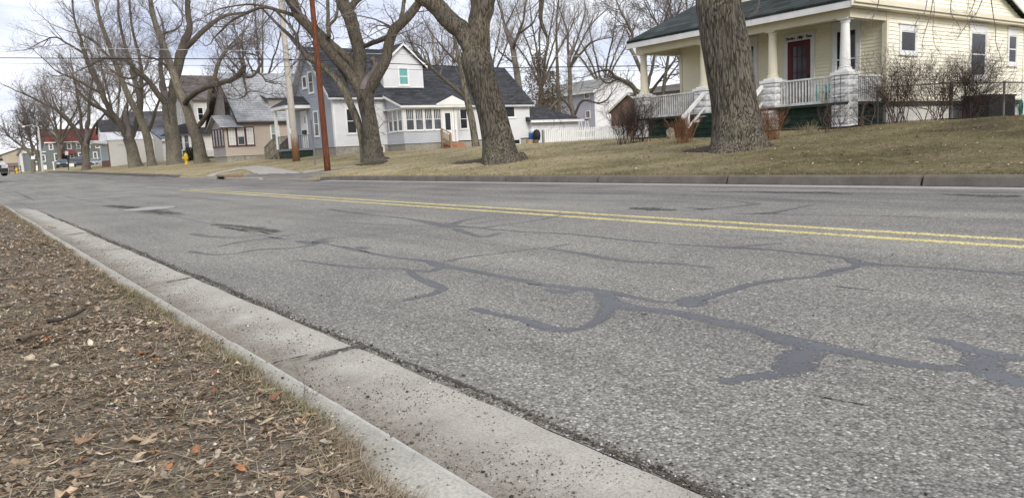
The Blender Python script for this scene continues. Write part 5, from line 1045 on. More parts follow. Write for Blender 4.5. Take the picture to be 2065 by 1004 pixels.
# things stacked at the house end
def onT(px, py, D):
    p = at_d(px, py, D); return np.array([p[0], p[1], float(terr(p[0], p[1]))])
q = onT(1068, 292, 55.0); mb = MB(); mb.lathe(q, [(.24, -.05), (.23, .1), (.22, .32), (.0001, .325)], 14); tag(mb.build('log_seat', noisy('cut_log', (.30, .21, .11), (.42, .31, .18), scale=8, rough=.9)), 'pale cut log standing left of the darker log', 'log')
q = onT(1080, 292, 55.5); mb = MB(); mb.lathe(q, [(.25, -.05), (.235, .1), (.225, .30), (.0001, .305)], 14); tag(mb.build('log_seat', noisy('dark_log', (.10, .075, .05), (.17, .13, .09), scale=8, rough=.9)), 'dark cut log standing right of the pale log', 'log')
q = onT(1075, 288, 57.5); mb = MB(); mb.lathe(q, [(.26, -.05), (.30, .1), (.30, .72), (.27, .8), (.0001, .8)], 16); tag(mb.build('barrel', plain('blue_plastic', (.015, .11, .36), .4), smooth=False), 'bright blue plastic barrel at the corner of the white house', 'barrel')
mb = MB(); mb.lathe((q[0], q[1], q[2] + .8), [(.27, 0.0), (.26, .2), (.16, .33), (.0001, .36)], 14); tag(mb.build('white_bag', plain('white_plastic', (.68, .69, .70), .5), smooth=True), 'white plastic bag heaped on the blue barrel', 'bag')
q = onT(1083, 288, 57.0)
mb = MB(); mb.lathe((q[0], q[1], q[2]), [(.12, -.05), (.12, .2), (.24, .3), (.29, .58), (.27, .82), (.17, 1.0), (.0001, 1.06)], 16); tag(mb.build('covered_grill', plain('black_cover', (.012, .012, .014), .7), smooth=True), 'hunched black covered grill beside the blue barrel', 'grill')
for k, (px, lb) in enumerate(((1171, 'open white stepladder nearest the garage corner'), (1184, 'open white stepladder furthest from the garage'))):
    q = onT(px, 268, 70.0); t = thing('stepladder', q, lb, 'ladder', 'white stepladders behind the picket fence'); mb = MB(); R0 = ROT[:, 0] * [1, 1, 0]
    for s in (-1, 1):
        mb.bar(q + R0 * .36 * s + [0, 0, 0], q + R0 * .06 * s + [0, 0, 1.75], .07, .05)
    mb.bar(q + R0 * -.24 + [0, 0, .7], q + R0 * .24 + [0, 0, .7], .05); mb.bar(q + R0 * -.14 + [0, 0, 1.2], q + R0 * .14 + [0, 0, 1.2], .05)
    mb.build('frame', M_white, t); mb = MB(); mb.box(q[0] - .12, q[0] + .12, q[1] - .1, q[1] + .1, q[2] + 1.73, q[2] + 1.79); mb.build('top_cap', M_black, t)
# chain link fence
A_, B_ = at_d(1764, 250, 22.2), at_d(2130, 241, 21.6); cl = thing('chain_link_fence', (A_ + B_) / 2, 'grey chain link fence with slim posts behind the bare bush', 'fence')
M_galv = plain('galvanised_steel', (.16, .16, .155), .5, .6); zt_a, zt_b = at_d(1764, 178, 22.2)[2], at_d(2130, 167, 21.6)[2]
def fpt(t): p = A_ + (B_ - A_) * t; return p
mid = at_d(1919, 168, 21.95)[2]; tm = (1919 - 1764) / (2130 - 1764.); tops = lambda t: np.interp(t, [0, tm, 1], [zt_a, mid, zt_b])
mb = MB(); mb.tube([(*fpt(t)[:2], tops(t)) for t in np.linspace(0, 1, 12)], .020, 6)
mb.build('top_rail', M_galv, cl)
for px in (1769, 1919, 2025, 2110):
    t = (px - 1764) / 366.; p = fpt(t); mb = MB(); rr = .05 if px == 1919 else .032; mb.lathe((p[0], p[1], float(terr(p[0], p[1])) - .1), [(rr, 0), (rr, tops(t) - float(terr(p[0], p[1])) + .12), (.0001, tops(t) - float(terr(p[0], p[1])) + .15)], 10); mb.build('post', M_galv, cl)
mb = MB(); Lf = np.linalg.norm((B_ - A_)[:2]); st = .075; nw = int(Lf / st)
for k in range(-16, nw):
    for s in (1, -1):
        a0, a1 = k * st, k * st + 1.15; z0, z1 = (.02, 1.0)
        if s < 0: z0, z1 = z1, z0
        pts = []
        for u in (0, .5, 1):
            d = a0 + (a1 - a0) * u
            if 0 <= d <= Lf: p = fpt(d / Lf); g = .92; pts.append((p[0], p[1] + .004 * s, g + (tops(d / Lf) - g) * (z0 + (z1 - z0) * u)))
        if len(pts) > 1: mb.tube(pts, .0022, 3, caps=False)
mb.build('wire_mesh', M_galv, cl)
# fire hydrants
def hydrant(base, h, label, mat):
    t = thing('fire_hydrant', base, label, 'fire hydrant', 'yellow fire hydrants'); b = np.array(base); s = h / .95
    mb = MB(); mb.lathe(b, [(.19 * s, 0), (.19 * s, .05 * s), (.13 * s, .06 * s), (.125 * s, .32 * s), (.16 * s, .33 * s), (.16 * s, .37 * s), (.125 * s, .38 * s), (.125 * s, .62 * s), (.17 * s, .63 * s), (.17 * s, .69 * s)], 16); mb.build('barrel', mat, t)
    mb = MB(); mb.lathe(b, [(.16 * s, .692 * s), (.14 * s, .80 * s), (.08 * s, .87 * s), (.045 * s, .88 * s), (.045 * s, .95 * s), (.0001, .95 * s)], 14); mb.build('bonnet', mat, t)
    for ax, sg in ((0, -1), (0, 1), (1, -1)):
        mb = MB(); pr = [(.085 * s, .0), (.085 * s, sg * .22 * s), (.10 * s, sg * .22 * s), (.10 * s, sg * .28 * s), (.0001, sg * .28 * s)]; mb.lathe((b[0], b[1], b[2] + .53 * s), pr, 12, axis=ax); mb.build('nozzle', mat, t)
    return t
M_hyd = plain('hydrant_yellow', (.62, .40, .02), .45)
hydrant(onT(377, 336, 64.5) - [0, 0, .02], 1.0, 'bright yellow fire hydrant between the two big tree trunks', M_hyd)
hydrant(onT(33.5, 344, 110.0) - [0, 0, .02], .8, 'tiny distant yellow hydrant at the far left kerb', M_hyd)
# signs and posts on the left
def sign(base, top_px, D, plate, label, mat, r=.035, pmat=None, leanv=(0, 0)):
    t = thing('road_sign', base, label, 'sign'); tp = at_d(*top_px, D); mb = MB(); mb.tube([base, tp], r, 6); mb.build('post', pmat or M_galv, t)
    if plate:
        (x0, y0, x1, y1) = plate; mb = MB(); c = [at_d(x0, y1, D - .08), at_d(x1, y1, D - .08), at_d(x1, y0, D - .08), at_d(x0, y0, D - .08)]; mb.prism(c, ROT[:, 2] * .02); mb.build('plate', mat, t)
    return t
sign(onT(138, 343.5, 96.0), (136, 305), 96.0, (131, 305, 137.5, 313), 'small pale sign on a dark post at the far kerb by the tree', noisy('pale_sign', (.55, .50, .49), (.66, .62, .61), scale=3), .05, plain('dark_post', (.05, .05, .055), .7))
sign(onT(66.5, 343, 125.0), (66, 316), 125.0, (62.5, 315, 70, 321), 'small white sign in front of the two thin distant trees', M_white, .05)
mb = MB(); q = onT(109, 341, 118.0); mb.lathe(q, [(.09, -.1), (.09, 1.05), (.15, 1.1), (.15, 1.3), (.0001, 1.35)], 10); tag(mb.build('marker_post', M_white), 'short white marker post left of the parked blue sedan', 'post')
b_ = onT(636, 333, 41.0); t_ = at_d(627, 243, 41.0); gp = thing('sign_post', b_, 'slim dark grey metal post between the pale pole and rust pole', 'post'); mb = MB(); mb.bar(b_, t_, .085, .04); mb.build('post', plain('dull_steel', (.14, .145, .15), .6), gp)
lp = thing('street_lamp', onT(86, 343.5, 112.0), 'tall pale street lamp with arm beside the thin distant trees', 'street lamp'); mb = MB(); a = onT(86, 343.5, 112.0); c = at_d(77, 256, 112.0); mb.tube([a, (a + c) / 2, c], [.16, .13, .09], 8); M_lampgrey = plain('lamp_grey', (.42, .42, .42), .6); mb.build('pole', M_lampgrey, lp)
mb = MB(); mb.tube([c, c + ROT[:, 0] * -1.0 + [0, 0, .25], at_d(49, 255, 112.0)], .05, 6); mb.build('arm', M_lampgrey, lp); mb = MB(); e = at_d(47, 255.5, 112.0); mb.box(e[0] - .5, e[0] + .5, e[1] - .15, e[1] + .15, e[2] - .1, e[2] + .1); mb.build('lamp_head', M_white, lp)
bf = thing('rail_fence', onT(25, 340, 140.0), 'dark rail fence in front of the tan warehouse', 'fence'); mb = MB(); a, c = onT(-20, 342, 140.0), onT(42, 341, 140.0)
for h_ in (.5, 1.2): mb.bar(a + [0, 0, h_], c + [0, 0, h_], .09)
mb.build('rails', M_black, bf)
for k in range(6): p = a + (c - a) * k / 5; mb = MB(); mb.box(p[0] - .06, p[0] + .06, p[1] - .06, p[1] + .06, p[2] - .2, p[2] + 1.35); mb.build('post', M_black, bf)
# storm drain
mb = MB(); dx0_, dx1_ = -40.05, -38.65; mb.box(dx0_, dx1_, 10.86, 11.5, -.05, .19); mb.box(dx0_, dx0_ + .1, 10.58, 10.86, -.05, .19); mb.box(dx1_ - .1, dx1_, 10.58, 10.86, -.05, .19); mb.box(dx0_ + .1, dx1_ - .1, 10.58, 10.86, .12, .19)
sd_ = mb.build('storm_drain', noisy('rusty_concrete', (.17, .11, .085), (.26, .19, .15), scale=9, rough=.9)); tag(sd_, 'rusty brown storm drain inlet with dark slot in the far kerb', 'drain')
mb = MB(); mb.box(dx0_ + .1, dx1_ - .1, 10.84, 10.858, -.04, .118); mb.build('dark_slot', M_black, sd_)
# rock by the steps
bm = bmesh.new(); bmesh.ops.create_icosphere(bm, subdivisions=3, radius=1)
rk = at_d(1388, 268, 20.6 * .98); rz_ = float(terr(-17.75, 19.45))
for v_i in bm.verts:
    n_ = 1 + .35 * (mnoise.noise(v_i.co * 1.6) + .5 * mnoise.noise(v_i.co * 3.5)); v_i.co = Vector((v_i.co.x * .15 * n_, v_i.co.y * .13 * n_, v_i.co.z * .22 * n_ + .12))
vs = [(p.co.x - 17.72, p.co.y + 19.35, p.co.z + rz_) for p in bm.verts]; fs = [tuple(q.index for q in p.verts) for p in bm.faces]; bm.free()
tag(put('rock', vs, fs, noisy('tan_rock', (.24, .19, .145), (.42, .35, .28), scale=9, rough=.9, bump=.4)), 'tan boulder beside the foot of the green steps', 'rock')
# trellis on the corner pier
mb = MB(); tx0, tyy = -12.4, PF - .29
for x in (-12.40, -12.22): mb.tube([(x, tyy, .95), (x + .02, tyy - .01, 2.36)], .008, 5)
for z in (1.35, 1.75, 2.1): mb.tube([(-12.48, tyy - .01, z), (-12.08, tyy - .01, z + .03)], .007, 5)
mb.tube([(-12.46, tyy - .015, 1.9), (-12.22, tyy - .015, 1.5), (-12.02, tyy - .015, 1.85)], .007, 5); tag(mb.build('trellis', plain('dark_wire', (.06, .06, .065), .6)), 'thin dark wire trellis standing against the white corner pier', 'trellis')
# ================================================================== CARS
M_tyre = plain('tyre_rubber', (.015, .015, .016), .8); M_rim = plain('wheel_rim', (.38, .38, .39), .35, .7); M_lamp = plain('headlamp', (.62, .64, .66), .15, 0, .7); M_cglass = glass_mat('car_glass', (.03, .04, .05), .05, .8); M_plast = plain('black_bumper', (.02, .02, .022), .6)
def car(base, yaw, paint, label, L=4.5, W=1.8, H=1.45, hood=.88, belt=.95, kind='sedan', name='parked_car', cat='car', group=None, bumper=None):
    t = thing(name, base, label, cat, group); c, s = math.cos(yaw), math.sin(yaw); b = np.array(base, float)
    def X(p): return (b[0] + p[0] * c - p[1] * s, b[1] + p[0] * s + p[1] * c, b[2] + p[2])
    h = L / 2; zb = .24
    if kind == 'sedan': prof = [(-h, .55), (-h + .05, .95), (-h + .9, 1.0), (h - 1.35, belt), (h - .35, hood - .1), (h - .02, .68), (h, .42)]; cab = [(-h + .45, -h + 1.25, h - 2.1, h - 1.25)]
    elif kind == 'suv': prof = [(-h, .6), (-h + .05, 1.05), (-h + .5, 1.1), (h - 1.3, 1.08), (h - .3, hood), (h - .02, .80), (h, .5)]; cab = [(-h + .1, -h + .4, h - 2.05, h - 1.25)]
    else: prof = [(-h, .65), (-h + .02, 1.1), (-.4, 1.1), (h - 1.4, 1.12), (h - .3, 1.02), (h - .02, .85), (h, .5)]; cab = [(-.5, -.35, h - 2.3, h - 1.45)]
    def body(mb, ring):
        vs = []; fs = []; rows = [(-1, .0, 1.0), (-1, 1.0, 1)]
        n = len(ring)
        for (x, z) in ring:
            tp = .93 if abs(x) > h - .4 else 1.0
            for (yy, zz) in ((-W / 2 * tp * .97, zb), (-W / 2 * tp, (zb + z) * .55), (-W / 2 * tp * .96, z - .06), (-W / 2 * tp * .86, z), (W / 2 * tp * .86, z), (W / 2 * tp * .96, z - .06), (W / 2 * tp, (zb + z) * .55), (W / 2 * tp * .97, zb)): vs.append(X((x, yy, zz)))
        for i in range(n - 1):
            for k in range(8): fs.append((i * 8 + k, i * 8 + (k + 1) % 8, (i + 1) * 8 + (k + 1) % 8, (i + 1) * 8 + k))
        fs += [tuple(range(7, -1, -1)), tuple((n - 1) * 8 + k for k in range(8))]; mb.add(vs, fs)
    mb = MB(); body(mb, prof); bd = mb.build('body', paint, t, smooth=False, bevel=0)
    x0, x1, x2, x3 = cab[0]; zr = H; wl, wr = W / 2 * .88, W / 2 * .72; zbl = belt + .02 if kind == 'sedan' else 1.09
    mb = MB(); mb.hexa([X((x0, -wl, zbl - .03)), X((x3, -wl, zbl - .03)), X((x3, wl, zbl - .03)), X((x0, wl, zbl - .03))], [X((x1, -wr, zr)), X((x2, -wr, zr)), X((x2, wr, zr)), X((x1, wr, zr))]); mb.build('cabin', paint, t, bevel=.03)
    def lerp(a, b, t): return tuple(np.array(a) + (np.array(b) - np.array(a)) * t)
    def pane(nm, lo0, lo1, hi1, hi0, o):
        mb = MB(); a, b2, c2, d = lerp(lo0, hi0, .1), lerp(lo1, hi1, .1), lerp(lo1, hi1, .86), lerp(lo0, hi0, .86)
        a, b2 = lerp(a, b2, .06), lerp(b2, a, .06); d, c2 = lerp(d, c2, .06), lerp(c2, d, .06); o = np.array(o)
        mb.prism([X(np.array(p) + o) for p in (a, b2, c2, d)], np.array(X(o)) * 0 + (np.array(X(o * .5)) - np.array(X((0, 0, 0))))); mb.build(nm, M_cglass, t)
    pane('windscreen', (x3, -wl, zbl), (x3, wl, zbl), (x2, wr, zr), (x2, -wr, zr), (.012, 0, .008)); pane('rear_window', (x0, wl, zbl), (x0, -wl, zbl), (x1, -wr, zr), (x1, wr, zr), (-.012, 0, .008))
    for sg in (-1, 1):
        pane('side_window', (x0, sg * wl, zbl), (x3, sg * wl, zbl), (x2, sg * wr, zr), (x1, sg * wr, zr), (0, sg * .012, .004))
        mb = MB(); mb.box(0, 0, 0, 0, 0, 0); mb = MB(); p = [X((h - .12, sg * W * .28, .62)), X((h - .05, sg * W * .44, .62)), X((h - .16, sg * W * .46, .78)), X((h - .2, sg * W * .27, .76))]; mb.prism(p, np.array(X((.08, 0, .02))) - np.array(X((0, 0, 0)))); mb.build('headlight', M_lamp, t)
        mb = MB(); mb.hexa([X((x3 - .25, sg * wl, zbl)), X((x3 - .05, sg * wl, zbl)), X((x3 - .05, sg * (wl + .2), zbl)), X((x3 - .25, sg * (wl + .2), zbl))], [X((x3 - .25, sg * wl, zbl + .14)), X((x3 - .05, sg * wl, zbl + .14)), X((x3 - .05, sg * (wl + .2), zbl + .14)), X((x3 - .25, sg * (wl + .2), zbl + .14))]); mb.build('mirror', M_plast, t)
        for xw in (h - .85, -h + .85):
            R0 = .33 if kind == 'sedan' else .37; ang = np.linspace(0, 2 * math.pi, 21)[:-1]; vs = []; ring = [(R0 * .62, -.11), (R0 * .95, -.12), (R0, -.08), (R0, .08), (R0 * .95, .12), (R0 * .62, .11)]
            for (r, yy) in ring:
                for a in ang: vs.append(X((xw + r * math.cos(a), sg * (W / 2 - .09) + yy, R0 + r * math.sin(a))))
            fs = [(i * 20 + k, i * 20 + (k + 1) % 20, (i + 1) * 20 + (k + 1) % 20, (i + 1) * 20 + k) for i in range(5) for k in range(20)]; m2 = MB(); m2.add(vs, fs); wl_ = m2.build('wheel', M_tyre, t)
            vs = [X((xw + R0 * .64 * math.cos(a), sg * (W / 2 - .09) + q, R0 + R0 * .64 * math.sin(a))) for q in (-.09, .09) for a in ang]; m2 = MB(); m2.add(vs, [tuple(range(20)), tuple(range(39, 19, -1))]); m2.build('rim', M_rim, wl_)
    mb = MB(); mb.hexa([X((h - .05, -W * .46, .28)), X((h + .06, -W * .42, .28)), X((h + .06, W * .42, .28)), X((h - .05, W * .46, .28))], [X((h - .05, -W * .46, .55)), X((h + .06, -W * .42, .55)), X((h + .06, W * .42, .55)), X((h - .05, W * .46, .55))]); mb.build('bumper', bumper or M_plast, t)
    mb = MB(); mb.hexa([X((h - .1, -W * .24, .58)), X((h + .02, -W * .24, .58)), X((h + .02, W * .24, .58)), X((h - .1, W * .24, .58))], [X((h - .1, -W * .24, .76)), X((h - .01, -W * .24, .76)), X((h - .01, W * .24, .76)), X((h - .1, W * .24, .76))]); mb.build('grille', M_plast, t)
    return t
P_silver = plain('silver_paint', (.50, .49, .47), .3, .3, .6, .5); P_blue = plain('blue_grey_paint', (.13, .19, .27), .3, .3, .6, .5); P_navy = plain('navy_paint', (.04, .05, .075), .3, .2, .6, .5); P_lg = plain('light_grey_paint', (.42, .44, .47), .3, .3, .6, .5)
q = at_d(-34, 357.5, 54.0); car(q, .28, P_silver, 'silver SUV with black bumper driving in at the left edge', 4.6, 1.9, 1.75, 1.0, kind='suv', name='driving_car')
grp = 'cars parked by the grey-green building'
q = at_d(127, 337.5, 140.0); car(q, -.05, P_blue, 'blue-grey sedan parked under the red awning', kind='sedan', group=grp)
q = at_d(163, 336.5, 138.0); car(q, -.12, P_navy, 'dark navy pickup parked left of the big tree trunk', 5.2, 1.95, 1.85, kind='pickup', name='parked_pickup', cat='pickup truck', group=grp)
q = at_d(195, 335.5, 138.0); car(q, -.62, P_lg, 'light grey sedan parked beside the white shop', kind='sedan', group=grp)
# ================================================================== TREES
def bark(name, c1, c2, c3, moss=None, fine=1.0):
    m, nt, b = new_mat(name); L = nt.links; v = coords(nt, (17 * fine, 17 * fine, 1.5 * fine))
    n = N(nt, 'ShaderNodeTexNoise', ins={'Scale': 1.8, 'Detail': 8, 'Roughness': .7}); L.new(v, n.inputs['Vector'])
    vd = N(nt, 'ShaderNodeVectorMath', operation='MULTIPLY_ADD'); vd.inputs[1].default_value = (1.1, 1.1, .5); L.new(n.outputs['Color'], vd.inputs[0]); L.new(v, vd.inputs[2])
    vo = N(nt, 'ShaderNodeTexVoronoi', feature='DISTANCE_TO_EDGE', ins={'Scale': 1.35}); L.new(vd.outputs[0], vo.inputs['Vector'])
    fu = N(nt, 'ShaderNodeMapRange', ins={1: .0, 2: .16, 3: 0.0, 4: 1.0}); L.new(vo.outputs['Distance'], fu.inputs[0])
    rc = ramp(nt, [(.34, c2), (.68, c3)], n.outputs['Fac']).outputs['Color']
    nb = N(nt, 'ShaderNodeTexNoise', ins={'Scale': .9, 'Detail': 5}); L.new(v, nb.inputs['Vector']); brk = ramp(nt, [(.42, (0, 0, 0)), (.60, (1, 1, 1))], nb.outputs['Fac'])
    fm = N(nt, 'ShaderNodeMath', operation='MAXIMUM'); L.new(fu.outputs[0], fm.inputs[0]); bs_ = N(nt, 'ShaderNodeMath', operation='MULTIPLY', ins={1: .8}); L.new(brk.outputs['Color'], bs_.inputs[0]); L.new(bs_.outputs[0], fm.inputs[1]); fu = fm
    nl = N(nt, 'ShaderNodeTexNoise', ins={'Scale': .9, 'Detail': 4}); L.new(coords(nt, (1, 1, .6)), nl.inputs['Vector']); rc = mixc(nt, 1.0, rc, ramp(nt, [(.3, (.72, .72, .72)), (.7, (1.28, 1.26, 1.2))], nl.outputs['Fac']).outputs['Color'], 'MULTIPLY')
    c = mixc(nt, fu.outputs[0], c1, rc)
    mx = N(nt, 'ShaderNodeMath', operation='MULTIPLY_ADD', ins={1: .45}); L.new(n.outputs['Fac'], mx.inputs[0]); L.new(fu.outputs[0], mx.inputs[2])
    if moss:
        n2 = N(nt, 'ShaderNodeTexNoise', ins={'Scale': 1.1, 'Detail': 6}); L.new(coords(nt, (1, 1, .5)), n2.inputs['Vector'])
        c = mixc(nt, ramp(nt, [(.56, (0, 0, 0)), (.75, (.6, .6, .6))], n2.outputs['Fac']).outputs['Color'], c, moss)
    L.new(c, b.inputs['Base Color']); b.inputs['Roughness'].default_value = .95; b.inputs['Specular IOR Level'].default_value = .15
    bp = N(nt, 'ShaderNodeBump', ins={'Strength': 1.0, 'Distance': .03}); L.new(mx.outputs[0], bp.inputs['Height']); L.new(bp.outputs['Normal'], b.inputs['Normal'])
    return m
M_bark = bark('grey_brown_bark', (.036, .030, .024), (.098, .086, .069), (.198, .177, .148), moss=(.125, .125, .072))
M_bark2 = bark('olive_grey_bark', (.070, .060, .047), (.150, .132, .104), (.245, .22, .18), moss=(.175, .17, .10), fine=.7)
M_limb = bark('limb_bark', (.045, .038, .030), (.120, .102, .082), (.205, .18, .148), moss=(.12, .12, .06), fine=1.3)
M_twig = noisy('twig_bark', (.115, .096, .088), (.205, .176, .165), scale=1.0, rough=.95, spec=.1)
M_twigp = noisy('pale_twig_bark', (.17, .148, .135), (.26, .232, .215), scale=1.0, rough=.95, spec=.1)
def tubes_batch(paths, sides):
    """paths: list of (points, radii) -> verts, quads; grouped by length"""
    by = {}
    for P, R in paths: by.setdefault(len(P), []).append((P, R))
    VS, FS, off = [], [], 0
    for n, lst in by.items():
        P = np.array([p for p, _ in lst], float); R = np.array([r for _, r in lst], float); m = len(lst)
        T = np.gradient(P, axis=1); T /= np.linalg.norm(T, axis=2, keepdims=True) + 1e-9
        ref = np.where(np.abs(T[:, :1, 2:3]) < .9, np.array([[[0, 0, 1.0]]]), np.array([[[1.0, 0, 0]]]))
        U = np.cross(T, np.broadcast_to(ref, T.shape)); U /= np.linalg.norm(U, axis=2, keepdims=True) + 1e-9; W = np.cross(U, T)
        a = np.arange(sides) * 2 * np.pi / sides
        V = P[:, :, None, :] + (U[:, :, None, :] * np.cos(a)[None, None, :, None] + W[:, :, None, :] * np.sin(a)[None, None, :, None]) * R[:, :, None, None]
        idx = off + np.arange(m * n * sides).reshape(m, n, sides); nx = np.roll(idx, -1, axis=2)
        F = np.stack([idx[:, :-1], nx[:, :-1], nx[:, 1:], idx[:, 1:]], -1).reshape(-1, 4); VS.append(V.reshape(-1, 3)); FS.append(F); off += m * n * sides
    return np.concatenate(VS), np.concatenate(FS)
def vnorm(x, y, z): l = math.sqrt(x * x + y * y + z * z) + 1e-9; return x / l, y / l, z / l
class Grow:
    def __init__(s, seed, counts=(7, 6, 4), lens=(2.6, 1.3, .6), rads=(.035, .016, .009), wander=.22, up=.10, spread=.9, nseg=(7, 6, 5), droop=0.0, spare=.25):
        s.r = random.Random(seed); s.c, s.l, s.rd, s.w, s.up, s.sp, s.ns, s.dr, s.sg = counts, lens, rads, wander, up, spread, nseg, droop, spare
        s.out = [[] for _ in counts]
    def branch(s, p, d, r0, L, lv):
        n = s.ns[lv]; st = L / (n - 1); P = [p]; R = [r0]; r1 = max(r0 * .35, s.rd[-1] * .55); G = s.r.gauss
        up = s.up if lv < len(s.c) - 1 else s.up * .6; x, y, z = d; w = s.w * (1 + .25 * lv)
        for k in range(1, n):
            x, y, z = vnorm(x + G(0, w), y + G(0, w), z + G(0, w) + up - s.dr * lv * .5)
            p = (p[0] + x * st, p[1] + y * st, p[2] + z * st); P.append(p); R.append(r0 + (r1 - r0) * k / (n - 1))
        s.out[lv].append((P, R))
        if lv + 1 < len(s.c): s.along(P, R, lv + 1, s.c[lv + 1], L)
    def along(s, P, R, lv, cnt, L, t0=None):
        t0 = s.sg if t0 is None else t0; n = len(P)
        for i in range(cnt):
            t = t0 + (1 - t0) * (i + s.r.random()) / cnt; f = t * (n - 1); k = min(int(f), n - 2); u = f - k
            a, b = P[k], P[k + 1]; q = (a[0] + (b[0] - a[0]) * u, a[1] + (b[1] - a[1]) * u, a[2] + (b[2] - a[2]) * u)
            d = vnorm(b[0] - a[0], b[1] - a[1], b[2] - a[2]); G = s.r.gauss
            o = vnorm(G(0, 1), G(0, 1), G(0, 1)); dt = o[0] * d[0] + o[1] * d[1] + o[2] * d[2]; o = vnorm(o[0] - d[0] * dt, o[1] - d[1] * dt, o[2] - d[2] * dt)
            c = s.sp * (.7 + .6 * s.r.random()); v = vnorm(d[0] + o[0] * c, d[1] + o[1] * c, d[2] + o[2] * c + s.up * 1.5)
            rr = min(R[k] * .62, s.rd[lv] * (.8 + .5 * s.r.random())); ln = s.l[lv] * (.55 + .8 * s.r.random()) * (1.15 - .45 * t)
            s.branch(q, v, max(rr, s.rd[-1]), ln, lv)
def limb_world(px, D):
    P = [at_d(p[0], p[1], D + (p[3] if len(p) > 3 else 0)) for p in px]; R = [p[2] * .5 * (D + (p[3] if len(p) > 3 else 0)) / F_PX for p in px]; return P, R
def smooth_path(P, R, n):
    C = catmull(np.column_stack([np.array(P), np.array(R)]), n); return C[:, :3], np.maximum(C[:, 3], .004)
def rough_tube(P, R, sides, ridge=.05, seed=0, freq=9.0, flare=0.0):
    V, Fc = tubes_batch([(P, R)], sides); n = len(P); V = V.reshape(n, sides, 3); C = np.array(P)[:, None, :]; D_ = V - C
    a = np.arange(sides) / sides; h = np.concatenate([[0], np.cumsum(np.linalg.norm(np.diff(np.array(P), axis=0), axis=1))])
    A, Hh = np.meshgrid(a, h); ca, sa = np.cos(2 * np.pi * A), np.sin(2 * np.pi * A)
    k = freq / 6.28
    nz = fbm(ca * k * 2 + 11, sa * k * 2 + Hh * .33 + 5, seed, 3); rd = np.abs(vnoise(ca * freq * .55 + seed, sa * freq * .55 + Hh * .9, seed + 3) - .5) * 2
    f = 1 + ridge * 2 * (nz - .45) + ridge * (.5 - rd) + .06 * (fbm(ca + 3, sa + Hh * .6, seed + 8, 2) - .45)
    if flare: f = f + flare * np.exp(-Hh / .28) * (.35 + .9 * vnoise(ca * 1.7 + 7, sa * 1.7, seed + 1))
    return (C + D_ * f[:, :, None]).reshape(-1, 3), Fc
NTREE = [0]
def traced_tree(label, limbs, base_px=None, D=None, grow=None, name='bare_tree', sides=12, mat=None, lmat=None, tmat=None, ridge=.05, flare=.35, cat='tree', group=None, grow_skip=(), t0=.3, cnt=9, fine=14, knots=()):
    if D is None: b = at_T(*base_px); D = float(ROT[:, 2] @ (b - [0, 0, CAM_Z]))
    P, R = limb_world(limbs[0], D); b = P[0].copy(); gz = float(terr(b[0], b[1]))
    t = thing(name, (b[0], b[1], gz), label, cat, group); NTREE[0] += 1; sd = NTREE[0]
    # root the trunk in the ground
    P = [P[0] * [1, 1, 0] + [0, 0, min(gz, P[0][2]) - .15]] + P; R = [R[0] * 1.12] + R
    L0 = np.linalg.norm(np.diff(np.array(P), axis=0), axis=1).sum(); C, Rr = smooth_path(P, R, max(14, int(L0 / (.055 if sides > 50 else .1 if sides > 20 else .3))))
    V, Fc = rough_tube(C, Rr, sides, ridge, sd * 13 % 50, 9.0, flare)
    for (kx, ky, kr, ka) in knots:
        q = at_d(kx, ky, D - .9 * float(np.interp(q_z := at_d(kx, ky, D)[2], C[:, 2], Rr))); dd = np.linalg.norm((V - q) * [1, 1, .8], axis=1); nr = V - np.stack([np.interp(V[:, 2], C[:, 2], C[:, 0]), np.interp(V[:, 2], C[:, 2], C[:, 1]), V[:, 2]], 1); nr /= np.linalg.norm(nr, axis=1)[:, None] + 1e-6
        V = V + nr * (ka * np.exp(-(dd / kr) ** 2) * (1 + .9 * (fbm(V[:, 0] * 14 + V[:, 1] * 9, V[:, 2] * 16, 5) - .5) - .7 * np.exp(-(dd / (kr * .35)) ** 2)))[:, None]
    put('trunk', V, Fc, mat or M_bark, t, smooth=True)
    G = Grow(sd * 101 + 7, **(grow or {})); wl = [(C, Rr)]
    for li in limbs[1:]:
        P, R = limb_world(li, D); L0 = np.linalg.norm(np.diff(np.array(P), axis=0), axis=1).sum(); C, Rr = smooth_path(P, R, max(8, int(L0 / .3))); hh_ = np.arange(len(C)) * .3; wg = np.minimum(1, np.arange(len(C)) / 6.)[:, None] * (.16 + 1.1 * Rr[:, None]); C = C + wg * (np.stack([fbm(hh_ * .8 + sd, hh_ * 0 + len(wl) * 3.3, 1), fbm(hh_ * .8 + sd, hh_ * 0 + len(wl) * 3.3, 4), fbm(hh_ * .8 + sd, hh_ * 0 + len(wl) * 3.3, 7)], 1) - .47)
        V, Fc = rough_tube(C, Rr, max(6, sides // 2) if sides < 20 else 24 if sides < 60 else 70, ridge * .8, sd + len(wl), 7.0); put('limb', V, Fc, lmat or M_limb, t, smooth=True); wl.append((C, Rr))
    for i, (C, Rr) in enumerate(wl):
        if i in grow_skip: continue
        L0 = np.linalg.norm(np.diff(C, axis=0), axis=1).sum(); Pp = [tuple(q) for q in C]
        c_ = max(3, int(cnt * L0 / 5.5)); G.along(Pp, list(Rr), 0, c_, L0, t0=(.55 if i == 0 else t0))
        d = vnorm(*(C[-1] - C[-2])); G.branch(Pp[-1], d, Rr[-1] * .9, G.l[0], 0)
    V0, F0 = tubes_batch(G.out[0], 5); v, f = [V0], [F0]; o = len(V0)
    for lv in range(1, len(G.out)):
        if G.out[lv]: a, c = tubes_batch(G.out[lv], 3); v.append(a); f.append(c + o); o += len(a)
    put('crown', np.concatenate(v), np.concatenate(f), tmat or M_twig, t, smooth=True)
    return t
FAR = dict(counts=(6, 6, 6), lens=(3.0, 1.7, .85), rads=(.036, .013, .0062), wander=.20, up=.07)
